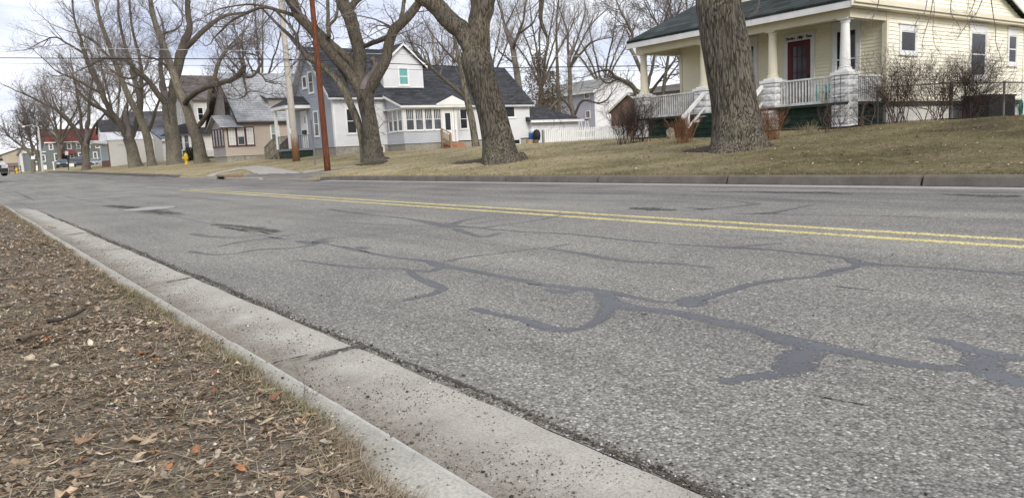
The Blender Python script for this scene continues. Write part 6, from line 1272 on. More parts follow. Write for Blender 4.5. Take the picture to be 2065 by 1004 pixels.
MID = dict(counts=(7, 6, 4), lens=(2.0, 1.1, .55), rads=(.032, .014, .008), wander=.24, up=.05)
NEAR = dict(counts=(6, 5, 4), lens=(1.6, .8, .4), rads=(.020, .009, .005), wander=.26, up=.02, droop=.08)
# --- the big trunk in front of the porch
traced_tree('massive furrowed trunk standing in front of the yellow porch', [
    [(1491, 304, 118), (1489, 285, 104), (1486, 250, 95), (1480, 200, 90), (1468, 120, 93), (1457, 60, 90), (1448, 0, 88), (1440, -90, 88), (1432, -200, 84)],
    [(1438, -190, 60), (1370, -330, 50, 1), (1280, -480, 40, 2), (1180, -640, 28, 3)], [(1436, -190, 62), (1520, -360, 50, -2), (1640, -500, 40, -3), (1790, -580, 28, -3)],
    [(1640, -500, 26, -3), (1720, -420, 20, -3.5), (1800, -330, 14, -3.5), (1870, -210, 9, -3)], [(1700, -520, 24, -3), (1850, -420, 18, -3), (1960, -300, 13, -2.5), (1990, -180, 8, -2.3)],
    [(1430, -170, 40), (1440, -400, 34, 3), (1470, -650, 24, 5)]],
    (1490, 298), grow=NEAR, sides=150, ridge=.05, flare=.28, grow_skip=(0,), cnt=5, t0=.5, knots=((1466, 186, .10, .07), (1445, 22, .16, .10), (1470, 14, .16, .10), (1505, 262, .24, .10), (1522, 282, .22, .14), (1480, 275, .2, .06), (1425, 50, .14, .05)))
# hanging twigs of that crown, in front of the cream wall
hang = [[(1800, -330, 6), (1785, -160, 5), (1775, -30, 3.6), (1771, 8, 3), (1763, 30, 2.4), (1757, 45, 2), (1753, 62, 1.2)], [(1870, -210, 6), (1876, -90, 4.5), (1868, 12, 3), (1855, 35, 2.4), (1846, 50, 2), (1845, 75, 1.2)],
        [(1872, -210, 6), (1888, -80, 4.5), (1879, 15, 3.2), (1870, 50, 2.6), (1860, 85, 1.8), (1862, 98, 1.2)], [(1990, -180, 5), (1940, -80, 4), (1917, 15, 2.6), (1930, 45, 2), (1938, 62, 1.2)],
        [(1992, -180, 6), (2000, -70, 4.5), (1975, 15, 3), (1955, 42, 2.4), (1937, 68, 1.8), (1930, 78, 1.2)], [(1990, -180, 6), (1992, -60, 4.5), (2003, 30, 3), (2008, 60, 2.6), (2008, 85, 2.2), (2016, 110, 1.8), (2020, 130, 1.4), (2010, 150, 1)],
        [(1880, -60, 3), (1884, 20, 2.2), (1881, 60, 1.8), (1885, 90, 1.4), (1895, 108, 1)], [(1960, -120, 4), (1966, -20, 2.6), (1962, 15, 2), (1950, 36, 1.4)], [(1500, -120, 4, -1.5), (1528, -40, 3, -1.6), (1531, 5, 2, -1.6), (1528, 22, 1.2, -1.6)]]
_t = [o_ for o_ in COL.objects if o_.get('label', '').startswith('massive furrowed')][0]
for hi_, h_ in enumerate(hang):
    G = Grow(77 + hi_, counts=(5, 3), lens=(.38, .16), rads=(.0032, .0022), wander=.3, up=-.02, spread=1.0, nseg=(5, 4), spare=.1)
    P, R = limb_world(h_, 16.2); R = [r * .62 for r in R]; C, Rr = smooth_path(P, R, 30); G.along([tuple(q) for q in C], list(Rr), 0, 11, 2.0, t0=.42)
    V, Fc = tubes_batch([(C, Rr)], 5); v, f, o = [V], [Fc], len(V)
    for l_ in G.out: a, c = tubes_batch(l_, 3); v.append(a); f.append(c + o); o += len(a)
    put('hanging_branch', np.concatenate(v), np.concatenate(f), M_twig, _t, smooth=True)
# --- leaning double trunk in the middle
traced_tree('thick rough trunk leaning left and forking above the lawn', [
    [(1014, 332, 84), (1009, 318, 70), (1004, 282, 62), (994, 237, 58), (984, 199, 57), (971, 160, 61), (961, 122, 62), (957, 104, 56)],
    [(958, 112, 44), (939, 76, 40), (915, 46, 38), (885, 16, 36), (850, -15, 34), (800, -52, 30, 1), (730, -110, 26, 2), (650, -190, 20, 3)],
    [(958, 118, 50), (966, 76, 45), (970, 40, 45), (974, 0, 49), (980, -50, 46), (986, -110, 40, .5), (1000, -200, 30, 1)],
    [(984, -80, 26), (1030, -150, 20, -.5), (1075, -170, 14, -.8), (1091, -110, 11, -1), (1090, 0, 10.5, -1), (1091, 42, 8.5, -1), (1098, 66, 6.5, -1), (1104, 88, 5, -1), (1096, 118, 4, -1), (1086, 146, 3, -1), (1076, 166, 1.6, -1)],
    [(1091, 44, 5, -1), (1087, 78, 4, -1), (1088, 104, 3, -1), (1080, 128, 2, -1)]],
    (1009, 325), grow=NEAR, sides=130, ridge=.055, flare=.40, grow_skip=(0,), cnt=5, t0=.35, knots=((965, 150, .25, .05), (1022, 318, .3, .12), (985, 322, .22, .10)))
traced_tree('slender grey tree leaning behind the thick forked trunk', [
    [(960, 297, 15), (956, 270, 14), (951, 240, 14), (943, 205, 13), (936, 178, 11), (928, 130, 9), (921, 100, 7), (912, 60, 5)],
    [(940, 198, 10), (909, 171, 8), (880, 146, 7), (861, 128, 6), (842, 112, 4.5), (827, 80, 2.5)], [(868, 134, 4), (862, 110, 3.5), (852, 95, 2.5), (838, 90, 2)], [(928, 130, 6), (905, 110, 5), (890, 95, 4), (880, 80, 3)]],
    None, 41.0, grow=MID, sides=10, cnt=6, mat=M_bark2)
# --- many limbed tree by the rust pole
traced_tree('spreading tree with four upright limbs right of the rust pole', [
    [(756, 330, 60), (753, 319, 44), (750, 290, 36), (746, 250, 31), (738, 210, 32), (736, 184, 38)],
    [(733, 192, 24), (714, 160, 21), (690, 130, 20), (660, 95, 19, -.3), (633, 62, 19, -.5), (610, 35, 20, -.7), (590, 8, 19, -.9), (570, -20, 18, -1), (535, -60, 16, -1.2), (480, -110, 12, -1.5)],
    [(735, 178, 24), (722, 155, 18, .4), (705, 125, 17, .5), (685, 105, 16, .4), (660, 80, 15, .2), (640, 62, 13, -.2)],
    [(736, 188, 27), (726, 150, 25, .3), (722, 110, 26, .5), (714, 70, 26, .6), (703, 35, 27, .6), (695, 5, 26, .6), (690, -40, 24, .7), (700, -120, 20, 1)],
    [(704, 28, 16, .6), (713, 8, 14, .5), (726, -4, 12, .4), (750, -22, 10, .2)],
    [(740, 188, 25), (757, 162, 22, -.3), (775, 130, 21, -.5), (787, 95, 20, -.6), (793, 68, 20, -.7), (815, 45, 19, -.9), (838, 20, 17, -1), (852, 0, 15, -1.1), (876, -40, 12, -1.3)],
    [(788, 72, 11, -.6), (765, 82, 10, -.2), (748, 88, 10, .2), (734, 95, 8, .5)], [(806, 47, 9, -.8), (812, 22, 8, -.8), (814, 0, 7, -.8), (818, -30, 5, -.8)], [(800, 58, 6, -.8), (788, 56, 5, -.8), (782, 52, 4.5, -.8)],
    [(664, 76, 9, -.2), (662, 52, 8, -.2), (663, 20, 7, -.2), (661, -20, 6, 0)], [(663, 52, 6, -.2), (676, 38, 6, -.3), (680, 15, 5, -.3), (677, -15, 4, -.3)],
    [(610, 34, 10, -.7), (590, 30, 8, -.6), (565, 22, 7, -.5), (540, 14, 6.5, -.4), (518, 17, 6, -.3), (495, 28, 5.5, -.2), (470, 42, 5, 0), (450, 60, 4, 0), (432, 76, 2.5, 0)],
    [(556, 22, 5, -.5), (573, 40, 4.5, -.4), (590, 60, 4.5, -.4), (602, 78, 4, -.4), (603, 92, 2.5, -.4)], [(540, 14, 4, -.4), (500, 8, 3.5, 0), (460, 14, 3, 0), (420, 30, 2, 0)]],
    (753, 325), grow=dict(MID, counts=(6, 5, 4), up=.03, droop=.05), sides=32, ridge=.05, flare=.35, cnt=6)
traced_tree('mossy leaning tree with broken stub top beside the spreading tree', [
    [(732, 316, 11), (729, 285, 11), (725, 258, 13), (719, 240, 16), (709, 216, 15), (696, 186, 15), (682, 165, 13), (661, 143, 12), (642, 127, 13), (624, 118, 14), (611, 103, 12), (600, 90, 11), (592, 81, 10)],
    [(609, 104, 8), (602, 92, 6), (597, 70, 5), (590, 55, 3)], [(700, 195, 8), (696, 160, 7), (680, 130, 6), (672, 110, 4)]],
    None, 37.5, grow=dict(MID, counts=(4, 4, 3)), sides=12, cnt=4, mat=M_bark2, flare=.1)
# --- the row along the far kerb
traced_tree('grey trunk leaning left beside the yellow hydrant, mossy side branch', [
    [(408, 331, 33), (405, 320, 27), (399, 285, 23), (388, 255, 21), (376, 215, 18), (364, 190, 17), (350, 150, 15), (338, 115, 14), (325, 80, 12), (311, 40, 10), (303, 0, 9), (296, -50, 7)],
    [(391, 264, 11), (404, 251, 10), (414, 238, 9, -.5), (420, 224, 8, -.6), (422, 204, 7, -.7), (425, 180, 6, -.8), (431, 158, 6, -.8), (440, 130, 5, -.8), (450, 110, 5, -.8), (470, 94, 4, -1), (500, 84, 2.5, -1)],
    [(372, 212, 11, 0), (386, 192, 11, -2), (405, 180, 11, -4), (425, 174, 11, -6), (446, 167, 10.5, -8), (470, 160, 10, -10), (485, 152, 10.5, -11.4), (491, 140, 11, -12), (491, 127, 8, -12)],
    [(491, 128, 3.8, -12), (489, 104, 3.2, -12), (488, 80, 2.6, -12), (492, 60, 2, -12)], [(490, 154, 5.5, -11.8), (505, 156, 5.5, -12), (515, 148, 5.5, -12), (523, 135, 5.5, -12), (529, 122, 4.5, -12), (514, 110, 3.4, -12), (496, 108, 2.6, -12)],
    [(506, 142, 3.8, -12), (520, 146, 3.6, -12), (532, 155, 3.4, -12), (538, 166, 3, -12), (556, 170, 1.8, -12)], [(491, 156, 5, -11.8), (494, 175, 5, -12), (496, 188, 4, -12), (489, 195, 2.6, -12)], [(430, 171, 9, -6.5), (436, 145, 8, -6.5), (444, 122, 7.5, -6.5), (452, 107, 6.5, -6.5), (460, 95, 4.4, -6.5), (476, 80, 3.2, -6.5), (492, 64, 2.2, -6.5)],
    [(352, 155, 6), (330, 130, 5), (312, 118, 4), (290, 112, 3)]],
    (406, 329), grow=dict(FAR, counts=(6, 6, 5), lens=(2.2, 1.3, .7), rads=(.04, .02, .011)), sides=16, cnt=7, mat=M_bark2, flare=.25)
traced_tree('widest upright trunk of the kerb row with heavy limb arching right', [
    [(355, 334, 36), (352, 320, 31), (349, 290, 28), (345, 260, 27), (342, 235, 27), (341, 214, 27)],
    [(339, 216, 14), (322, 192, 12, -.5), (301, 166, 11, -1), (283, 150, 11, -1.3), (270, 138, 9, -1.5), (255, 126, 8, -1.8), (240, 118, 7, -2), (215, 117, 6, -2), (190, 128, 4, -2), (165, 140, 2.6, -2)],
    [(343, 220, 18), (349, 185, 16), (356, 150, 17), (366, 107, 20), (377, 81, 16), (383, 50, 12), (381, 25, 11), (379, 0, 10), (386, -40, 8)],
    [(369, 102, 13), (390, 82, 11, -.5), (415, 60, 10, -1), (430, 47, 9, -1), (445, 36, 8, -1.2), (465, 30, 6, -1.2), (490, 26, 4.5, -1.2), (522, 16, 2.6, -1.2)],
    [(340, 222, 12), (334, 190, 10, .5), (326, 160, 9, .8), (325, 120, 8, 1), (327, 92, 7, 1), (330, 78, 6, 1)], [(329, 80, 5, 1), (331, 68, 5, 1), (340, 66, 4.5, .8), (355, 60, 4, .5), (366, 50, 3, .2)],
    [(283, 150, 5, -1.3), (262, 158, 4.5, -1.3), (240, 152, 4, -1.5), (222, 140, 3, -1.6)], [(300, 165, 6, -1), (280, 178, 5, -1.4), (255, 168, 4, -1.8)]],
    (351, 331.5), grow=dict(FAR, counts=(6, 7, 5)), sides=18, cnt=8, mat=M_bark2, flare=.2)
traced_tree('slim smooth trunk bending left, second from the hydrant', [
    [(307, 335, 20), (304, 318, 17), (298, 282, 16), (290, 256, 15), (275, 225, 13), (262, 200, 12), (252, 178, 11), (240, 145, 10), (228, 115, 10), (218, 85, 9), (208, 60, 8), (200, 35, 7), (193, 0, 6), (187, -40, 5)],
    [(300, 264, 7), (310, 240, 6, -.5), (318, 215, 5, -.8), (326, 188, 4, -1)], [(284, 240, 12), (281, 200, 10, .5), (272, 160, 9, 1), (262, 120, 8, 1.2), (250, 80, 6, 1.5), (240, 40, 5, 1.6), (238, -10, 4, 1.6)], [(235, 130, 6), (215, 110, 5, -1), (190, 85, 4, -1.5), (165, 70, 3, -2)]],
    (306, 335), grow=dict(FAR, counts=(6, 7, 5)), sides=14, cnt=8, mat=M_bark2, flare=.2)
traced_tree('broad forked trunk shaped like a Y in front of the white shop', [
    [(275, 339, 29), (271, 325, 25), (266, 300, 22), (259, 279, 21)],
    [(259, 283, 14), (245, 256, 12, -.3), (231, 240, 12, -.5), (218, 215, 11, -.8), (210, 197, 10, -1), (198, 165, 10, -1.2), (184, 141, 9, -1.4), (175, 115, 8, -1.5), (167, 98, 7, -1.5), (160, 70, 5, -1.6), (150, 40, 4, -1.8), (146, 0, 3, -2)],
    [(262, 283, 13), (273, 258, 11, .4), (283, 225, 9, .8), (286, 190, 8, 1.2), (285, 150, 7, 1.4), (280, 110, 6, 1.5), (270, 70, 5, 1.5), (262, 10, 4, 1.5)], [(240, 250, 9), (215, 228, 8, -1), (195, 215, 7, -1.5), (175, 200, 6, -2), (165, 190, 5, -2), (156, 180, 3, -2)],
    [(252, 265, 7), (256, 237, 5, 1), (258, 212, 4, 1.5)], [(205, 190, 6, -1), (180, 175, 5, -2), (150, 160, 4, -2.5), (115, 145, 3, -3)], [(172, 110, 5, -1.5), (140, 90, 4, -2), (110, 75, 3, -2.2), (80, 85, 2, -2.4)]],
    (272, 337), grow=dict(FAR, counts=(6, 7, 6), lens=(3.4, 1.9, .95)), sides=16, cnt=9, mat=M_bark2, flare=.2)
traced_tree('lone tree before the red roofed building, long limb arching left', [
    [(174, 344.5, 20), (174, 331, 15), (172, 311, 14), (172, 296, 16)],
    [(170, 296, 9), (150, 262, 9, -.5), (135, 240, 8, -1), (115, 222, 7, -1.5), (95, 212, 5, -2), (70, 200, 4, -2.5), (45, 188, 2.5, -3)], [(172, 294, 9), (178, 260, 7), (180, 220, 6), (184, 180, 5), (187, 140, 4)], [(171, 292, 8), (164, 245, 6, .8), (158, 200, 5, 1), (150, 160, 4, 1)], [(175, 292, 7), (190, 255, 5, -1), (206, 235, 4, -1.5), (224, 214, 3, -2)],
    [(140, 246, 5, -1), (125, 235, 4, 0), (112, 215, 3.4, .5), (104, 190, 2.6, 1)]],
    (173.5, 343.3), grow=dict(FAR, counts=(7, 7, 6), lens=(3.4, 1.9, 1.0)), sides=12, cnt=9, mat=M_bark2, flare=.2)
traced_tree('thin distant tree on the left of a close pair by the street lamp', [[(68, 345, 8), (67, 325, 7), (60, 310, 6), (48, 298, 5), (30, 285, 3.4), (18, 274, 2.2)], [(66, 320, 5), (64, 295, 4), (60, 270, 3), (52, 245, 2.2)], [(58, 308, 4), (45, 285, 3), (40, 262, 2.2)]],
            None, 132.0, grow=dict(FAR, lens=(4.2, 2.4, 1.3), rads=(.08, .04, .024)), sides=8, cnt=7, mat=M_bark2, flare=.1)
traced_tree('thin distant tree on the right of a close pair by the street lamp', [[(81.5, 345, 8), (79, 325, 7), (74, 310, 6), (66, 295, 5), (58, 275, 4), (50, 250, 3)], [(78, 318, 5), (85, 295, 4), (92, 270, 3), (98, 245, 2.2)], [(76, 312, 4), (76, 285, 3), (72, 255, 2.4)]],
            None, 133.0, grow=dict(FAR, lens=(4.2, 2.4, 1.3), rads=(.08, .04, .024)), sides=8, cnt=7, mat=M_bark2, flare=.1)
# --- behind the houses
BG = dict(FAR, counts=(6, 5, 4), lens=(3.0, 1.7, .9), rads=(.038, .015, .008), up=.12)
traced_tree('tall bare tree with two forks rising behind the charcoal roof', [
    [(1052, 290, 18), (1049, 210, 15), (1043, 151, 13), (1036, 112, 11), (1034, 97, 11)], [(1034, 100, 7), (1026, 78, 6.5, 1), (1019, 50, 5.5, 1.5), (1012, 26, 4.5, 2), (1004, 4, 3.5, 2), (995, -30, 2.5, 2)],
    [(1035, 100, 7), (1040, 86, 6.5, -1), (1047, 66, 6, -1.5), (1054, 44, 4.6, -2), (1058, 22, 3.8, -2), (1064, -10, 3, -2)], [(1047, 68, 5, -1.5), (1060, 60, 4, -2.5), (1075, 45, 3.4, -3), (1086, 20, 2.6, -3)], [(1040, 130, 5), (1022, 118, 4, 2), (1005, 105, 3, 3)], [(1020, 52, 3.6, 1.5), (1030, 34, 3, 1), (1040, 10, 2.4, 1)]],
    None, 78.0, grow=BG, sides=10, cnt=7, mat=M_bark2, tmat=M_twigp)
traced_tree('fan shaped bare tree in front of the far two storey white house', [
    [(1160, 265, 11), (1156, 232, 10), (1150, 200, 9), (1149, 150, 8), (1147, 128, 8)], [(1148, 134, 6), (1147, 99, 5, 1), (1144, 66, 4, 1.5), (1137, 42, 3.4, 2), (1128, 15, 2.6, 2), (1124, -15, 2, 2)], [(1149, 138, 6), (1164, 116, 5, -1), (1186, 92, 4, -2), (1210, 79, 3, -3), (1236, 76, 2.2, -3)],
    [(1149, 140, 6), (1157, 118, 5, -.5), (1170, 90, 4.2, -1), (1182, 66, 3.4, -1), (1200, 42, 2.6, -1), (1214, 28, 2, -1)], [(1147, 125, 5), (1160, 90, 4, 1), (1172, 55, 3.2, 1.5), (1180, 20, 2.4, 2)], [(1154, 225, 5), (1140, 205, 4, -1), (1128, 190, 3.4, -1.4), (1140, 178, 2.4, -1.4)],
    [(1158, 235, 5), (1170, 208, 5, -1), (1185, 204, 4.6, -2), (1205, 208, 4, -3), (1222, 202, 3.4, -3.4), (1234, 188, 2.4, -3.6)]],
    None, 88.0, grow=BG, sides=8, cnt=7, mat=M_bark2, tmat=M_twigp)
traced_tree('straight dark trunk left of the fan shaped tree', [[(1128, 262, 9), (1127, 215, 8), (1125, 160, 7), (1123, 110, 5.5), (1122, 60, 4), (1124, 20, 3), (1128, -20, 2)], [(1127, 200, 5), (1112, 218, 5.5, -1), (1098, 232, 5.5, -1.5), (1092, 240, 5, -1.5)], [(1123, 110, 4), (1135, 85, 3, 1), (1150, 60, 2.4, 1)]],
            None, 86.0, grow=BG, sides=8, cnt=7, mat=M_bark, tmat=M_twigp)
traced_tree('crooked low limb tree reaching left from behind the brown shed', [[(1292, 262, 12), (1288, 215, 11), (1283, 188, 10), (1274, 172, 9), (1262, 165, 8)], [(1264, 166, 8), (1246, 158, 7), (1236, 156, 6.5)], [(1240, 158, 6), (1234, 146, 5), (1222, 142, 4), (1205, 145, 3.4), (1190, 150, 2.6)], [(1244, 160, 4), (1225, 168, 3), (1210, 158, 2)]],
            None, 60.0, grow=dict(MID, counts=(5, 5, 4)), sides=10, cnt=7, mat=M_bark2, tmat=M_twigp)
traced_tree('curving bare tree close behind the left end of the porch', [[(1306, 262, 14), (1303, 215, 13), (1301, 172, 11), (1296, 150, 9), (1287, 130, 8), (1278, 110, 7), (1270, 95, 6), (1276, 70, 5), (1262, 42, 4), (1250, 20, 3), (1240, -10, 2.4)], [(1303, 190, 8), (1312, 150, 7, 1), (1322, 110, 6, 1.5), (1334, 60, 5, 2), (1350, 15, 4, 2)], [(1304, 200, 8), (1322, 172, 6, -1), (1340, 150, 5, -1.5), (1362, 120, 4, -2)]],
            None, 52.0, grow=dict(MID, counts=(7, 7, 5), lens=(2.6, 1.4, .7), rads=(.035, .017, .010)), sides=10, cnt=8, mat=M_bark2)
traced_tree('dark slanting trunk seen between the two left porch columns', [[(1334, 262, 9), (1336, 210, 8), (1339, 172, 7.5), (1344, 140, 6), (1350, 100, 5), (1360, 50, 4), (1375, 0, 3)], [(1339, 172, 5), (1352, 150, 4), (1366, 135, 3)], [(1350, 100, 4), (1335, 60, 3.4), (1315, 30, 2.6), (1300, 5, 2)]],
            None, 50.0, grow=dict(MID, counts=(7, 7, 5), lens=(2.4, 1.3, .7), rads=(.035, .017, .010)), sides=8, cnt=8, mat=M_bark)
# generic far trees
def far_tree(label, px, D, h_px, seed, wide=.55, lean=0.0, stems=6, tw=10, gr=None, mat=None, tmat=None, name='bare_tree'):
    rr = random.Random(seed); x, y = px; top = y - h_px; fk = y - h_px * .33
    L = [[(x, y, tw), (x + lean * 6, (y + fk) / 2, tw * .85), (x + lean * 12, fk, tw * .75)]]
    for k in range(stems):
        a = (k + .5) / stems * 2 - 1 + rr.uniform(-.15, .15); dx = a * h_px * wide * .5; yy = top + abs(a) ** 2 * h_px * .22; dd = rr.uniform(-1, 1) * h_px * .012 * D / 100 * 3
        L.append([(x + lean * 12, fk + 4, tw * .5), (x + lean * 12 + dx * .35, fk - (fk - yy) * .35, tw * .4, dd * .3), (x + lean * 12 + dx * .75, fk - (fk - yy) * .7, tw * .26, dd * .7), (x + lean * 12 + dx, yy, tw * .14, dd)])
    return traced_tree(label, L, None, D, grow=gr or BG, sides=8, cnt=6, mat=mat or M_bark2, tmat=tmat or M_twigp, name=name)
far_tree('pale twiggy tree rising between the pale pole and beige roof', (528, 300), 92, 300, 3, .8)
far_tree('distant bare tree left of the distant crossarm pole', (848, 270), 105, 190, 5, .8)
far_tree('brown bare tree right of the distant crossarm pole', (905, 280), 84, 200, 6, .7, tmat=M_twig)
far_tree('bare tree tucked between thick trunk and tall forked tree', (985, 270), 96, 260, 7, .6)
far_tree('tall feathery tree between dark trunk and forked tree', (1092, 270), 100, 290, 8, .6)
far_tree('wide feathery tree above the far white house roof', (1215, 265), 115, 250, 9, .8)
far_tree('dense twiggy tree behind the hip end of the porch roof', (1392, 262), 55, 300, 10, .7, gr=dict(MID, counts=(8, 7, 6), lens=(2.8, 1.5, .8), rads=(.035, .018, .011)), tmat=M_twig)
far_tree('bare tree behind the red roofed building', (235, 335), 150, 240, 12, 1.0, gr=dict(BG, lens=(4.5, 2.5, 1.3), rads=(.08, .04, .024)))
far_tree('bare tree left of the red roofed building', (120, 338), 170, 150, 13, 1.0, gr=dict(BG, lens=(4.5, 2.5, 1.3), rads=(.09, .045, .027)))
# brown evergreen behind
def leafy(label, name, base, shape, n, size, cols, mat_, cat, trunk=None, group=None):
    """crown of small leaf faces; shape(u) -> offsets"""
    t = thing(name, base, label, cat, group); P = shape(n); rg = np.random.default_rng(n)
    d1 = rg.normal(size=(n, 3)); d1 /= np.linalg.norm(d1, axis=1)[:, None]; d2 = np.cross(d1, rg.normal(size=(n, 3))); d2 /= np.linalg.norm(d2, axis=1)[:, None]; s = size * rg.uniform(.5, 1.3, (n, 1))
    v = np.stack([P - d1 * s, P + d2 * s * .3, P + d1 * s, P - d2 * s * .3], 1).reshape(-1, 3) + np.array(base); f = np.arange(n * 4).reshape(n, 4); cc = np.array(cols)[rg.integers(0, len(cols), n)] * rg.uniform(.6, 1.4, (n, 1))
    put('foliage', v, f, mat_, t, col=np.repeat(cc, 4, 0))
    if trunk: mb = MB(); mb.tube([np.array(base) + [0, 0, -.2], np.array(base) + [0, 0, trunk[1]]], [trunk[0], trunk[0] * .4], 8); mb.build('trunk', M_bark, t, smooth=True)
    return t
M_leafv = vcol_mat('needle_foliage', .8)
def conifer(h, r, z0):
    def f(n):
        rg = np.random.default_rng(5); z = z0 + (h - z0) * rg.random(n) ** 1.25; w = r * (1 - (z - z0) / (h - z0)) ** .55 + .25; lay = np.floor(z / .55); a = rg.random(n) * 2 * np.pi + lay
        k = (.72 + .28 * np.sin(a * 3 + lay * 2.1)) * rg.random(n) ** .45; return np.stack([np.cos(a) * w * k, np.sin(a) * w * k, z - .25 * w * k], 1)
    return f
b_ = at_d(1092, 268, 92.0); b_[2] = float(terr(b_[0], b_[1])); leafy('brownish evergreen with ragged top behind the charcoal garage roof', 'evergreen_tree', b_, conifer(10.4, 3.9, 2.0), 4200, .17, [(.10, .08, .05), (.15, .10, .07), (.18, .115, .08), (.085, .085, .05)], M_leafv, 'tree', (.25, 9.0))
b_ = at_d(1118, 268, 97.0); b_[2] = float(terr(b_[0], b_[1])); leafy('olive brown evergreen right of the ragged one', 'evergreen_tree', b_, conifer(8.6, 3.4, 1.5), 3200, .16, [(.11, .09, .055), (.15, .11, .075), (.085, .09, .05)], M_leafv, 'tree', (.22, 7.0))
def blob(r, h):
    def f(n):
        rg = np.random.default_rng(n + 3); d = rg.normal(size=(n, 3)); d /= np.linalg.norm(d, axis=1)[:, None]; k = rg.random(n) ** .35 * (.8 + .3 * fbm(d[:, 0] * 3 + 5, d[:, 1] * 3 + d[:, 2] * 2, 4)); return d * np.stack([k * r, k * r, k * h], 1) + [0, 0, h * .9]
    return f
for px, D, r, h, lb in ((371, 78.0, .65, .95, 'small dark evergreen shrub behind the yellow hydrant'), (389, 75.0, .85, .75, 'low dark evergreen shrub right of the yellow hydrant')):
    q = onT(px, 331, D); leafy(lb, 'evergreen_shrub', q, blob(r, h), 1800, .09, [(.012, .02, .010), (.022, .03, .015), (.03, .035, .02)], M_leafv, 'shrub', group='dark shrubs by the glazed porch')
# ================================================================== BARE BUSHES
def bush(label, bases, D, height, seed, mat, grow, ns=7, spread=.45, r0=.011, name='bare_bush', cat='bush', upw=1.0, leanx=0.0, group=None):
    G = Grow(seed, **grow); rr = random.Random(seed); P0 = []
    for (x, y) in bases: q = at_d(x, y, D); P0.append(np.array([q[0], q[1], float(terr(q[0], q[1]))]))
    c = np.mean(P0, axis=0); t = thing(name, c, label, cat, group); RX = ROT[:, 0] * [1, 1, 0]
    for q in P0:
        for k in range(ns):
            a = rr.random() * 6.283; d = vnorm(math.cos(a) * spread * rr.random() + RX[0] * leanx, math.sin(a) * spread * rr.random() + RX[1] * leanx, upw); p = (q[0] + rr.gauss(0, .08), q[1] + rr.gauss(0, .08), q[2] - .05)
            G.branch(p, d, r0 * rr.uniform(.7, 1.3), height * rr.uniform(.6, 1.05), 0)
    V, Fc = tubes_batch(G.out[0], 5); v, f, o = [V], [Fc], len(V)
    for l_ in G.out[1:]:
        if l_: a, c_ = tubes_batch(l_, 3); v.append(a); f.append(c_ + o); o += len(a)
    put('stems', np.concatenate(v), np.concatenate(f), mat, t, smooth=True); return t
M_bush = noisy('bush_twigs', (.082, .057, .047), (.165, .122, .102), scale=2, rough=.9, spec=.1); M_redt = noisy('orange_twigs', (.17, .075, .035), (.28, .15, .085), scale=3, rough=.8); M_darkt = noisy('dark_twigs', (.05, .036, .032), (.095, .07, .06), scale=2, rough=.9)
BU = dict(counts=(1, 11, 9), lens=(1.7, .8, .34), rads=(.011, .0048, .0028), wander=.2, up=.06, spread=.7, nseg=(9, 6, 5), spare=.2)
bush('tall bare bush with crooked stems against the corner of the cream wall', [(1806, 252), (1818, 252), (1796, 254)], 21.0, 1.9, 21, M_bush, BU, ns=6, spread=.40)
bush('wide open bare bush in the middle of the cream wall', [(1885, 252), (1897, 251), (1870, 253)], 20.8, 1.85, 22, M_bush, BU, ns=6, spread=.70)
bush('dense dark bare bush in front of the black storage box', [(1938, 250), (1952, 249), (1962, 248)], 20.6, 1.75, 23, M_darkt, dict(BU, counts=(1, 11, 8), up=.04), ns=8, spread=.62, leanx=.28)
bush('low sparse twigs at the foot of the corner pier', [(1690, 256), (1740, 256), (1765, 254)], 20.4, 1.0, 24, M_bush, dict(BU, counts=(1, 5, 4), lens=(1.0, .5, .25)), ns=3, spread=.5)
bush('tangled purplish brush hiding the left end pier of the porch', [(1262, 282), (1275, 283), (1290, 282), (1302, 281), (1250, 283)], 25.3, 1.5, 25, M_darkt, dict(BU, counts=(1, 9, 7), lens=(1.3, .6, .3)), ns=7, spread=.5)
ST = dict(counts=(1, 3), lens=(.8, .3), rads=(.0045, .003), wander=.07, up=.02, spread=.35, nseg=(7, 5), spare=.4)
bush('clump of orange brown stems left of the green steps', [(1378, 278), (1372, 278), (1386, 279)], 22.9, .95, 26, M_redt, ST, ns=34, spread=.8, r0=.0045, name='stem_shrub', cat='shrub')
bush('clump of rust red stems right of the massive trunk', [(1553, 272), (1561, 272), (1547, 273)], 19.8, .95, 27, M_redt, ST, ns=34, spread=.75, r0=.0045, name='stem_shrub', cat='shrub')
bush('pale dry grass tuft beside the corner pier', [(1622, 258), (1636, 257)], 20.0, .22, 28, noisy('straw', (.27, .22, .13), (.40, .34, .22), scale=5), ST, ns=22, spread=1.4, r0=.004, name='dry_tuft', cat='plant')
bush('thin dry twigs standing before the green skirting', [(1666, 254), (1676, 254)], 20.0, 1.0, 29, M_bush, dict(BU, counts=(1, 4, 3), lens=(1.0, .5, .2)), ns=3, spread=.4)
# dead leaf heap under the dark bush
rg = np.random.default_rng(3)
# snow remnants behind the trunks
for (x, y, D, lb, w) in ((291, 335.5, 98.0, 'small white snow remnant left of the slim trunk', .7), (326, 334, 98.0, 'larger white snow heap between the slim and widest trunks', 1.3)):
    q = onT(x, y, D); bm = bmesh.new(); bmesh.ops.create_icosphere(bm, subdivisions=3, radius=1); vs = [(q[0] + p.co.x * w * .6, q[1] + p.co.y * w, q[2] + max(-.1, p.co.z) * .42 * (1 + .5 * mnoise.noise(p.co * 2.2))) for p in bm.verts]; fs = [tuple(t.index for t in p.verts) for p in bm.faces]; bm.free()
    tag(put('snow_heap', vs, fs, noisy('old_snow', (.70, .71, .73), (.84, .85, .87), scale=4), smooth=True), lb, 'snow heap', 'old snow heaps behind the tree row')
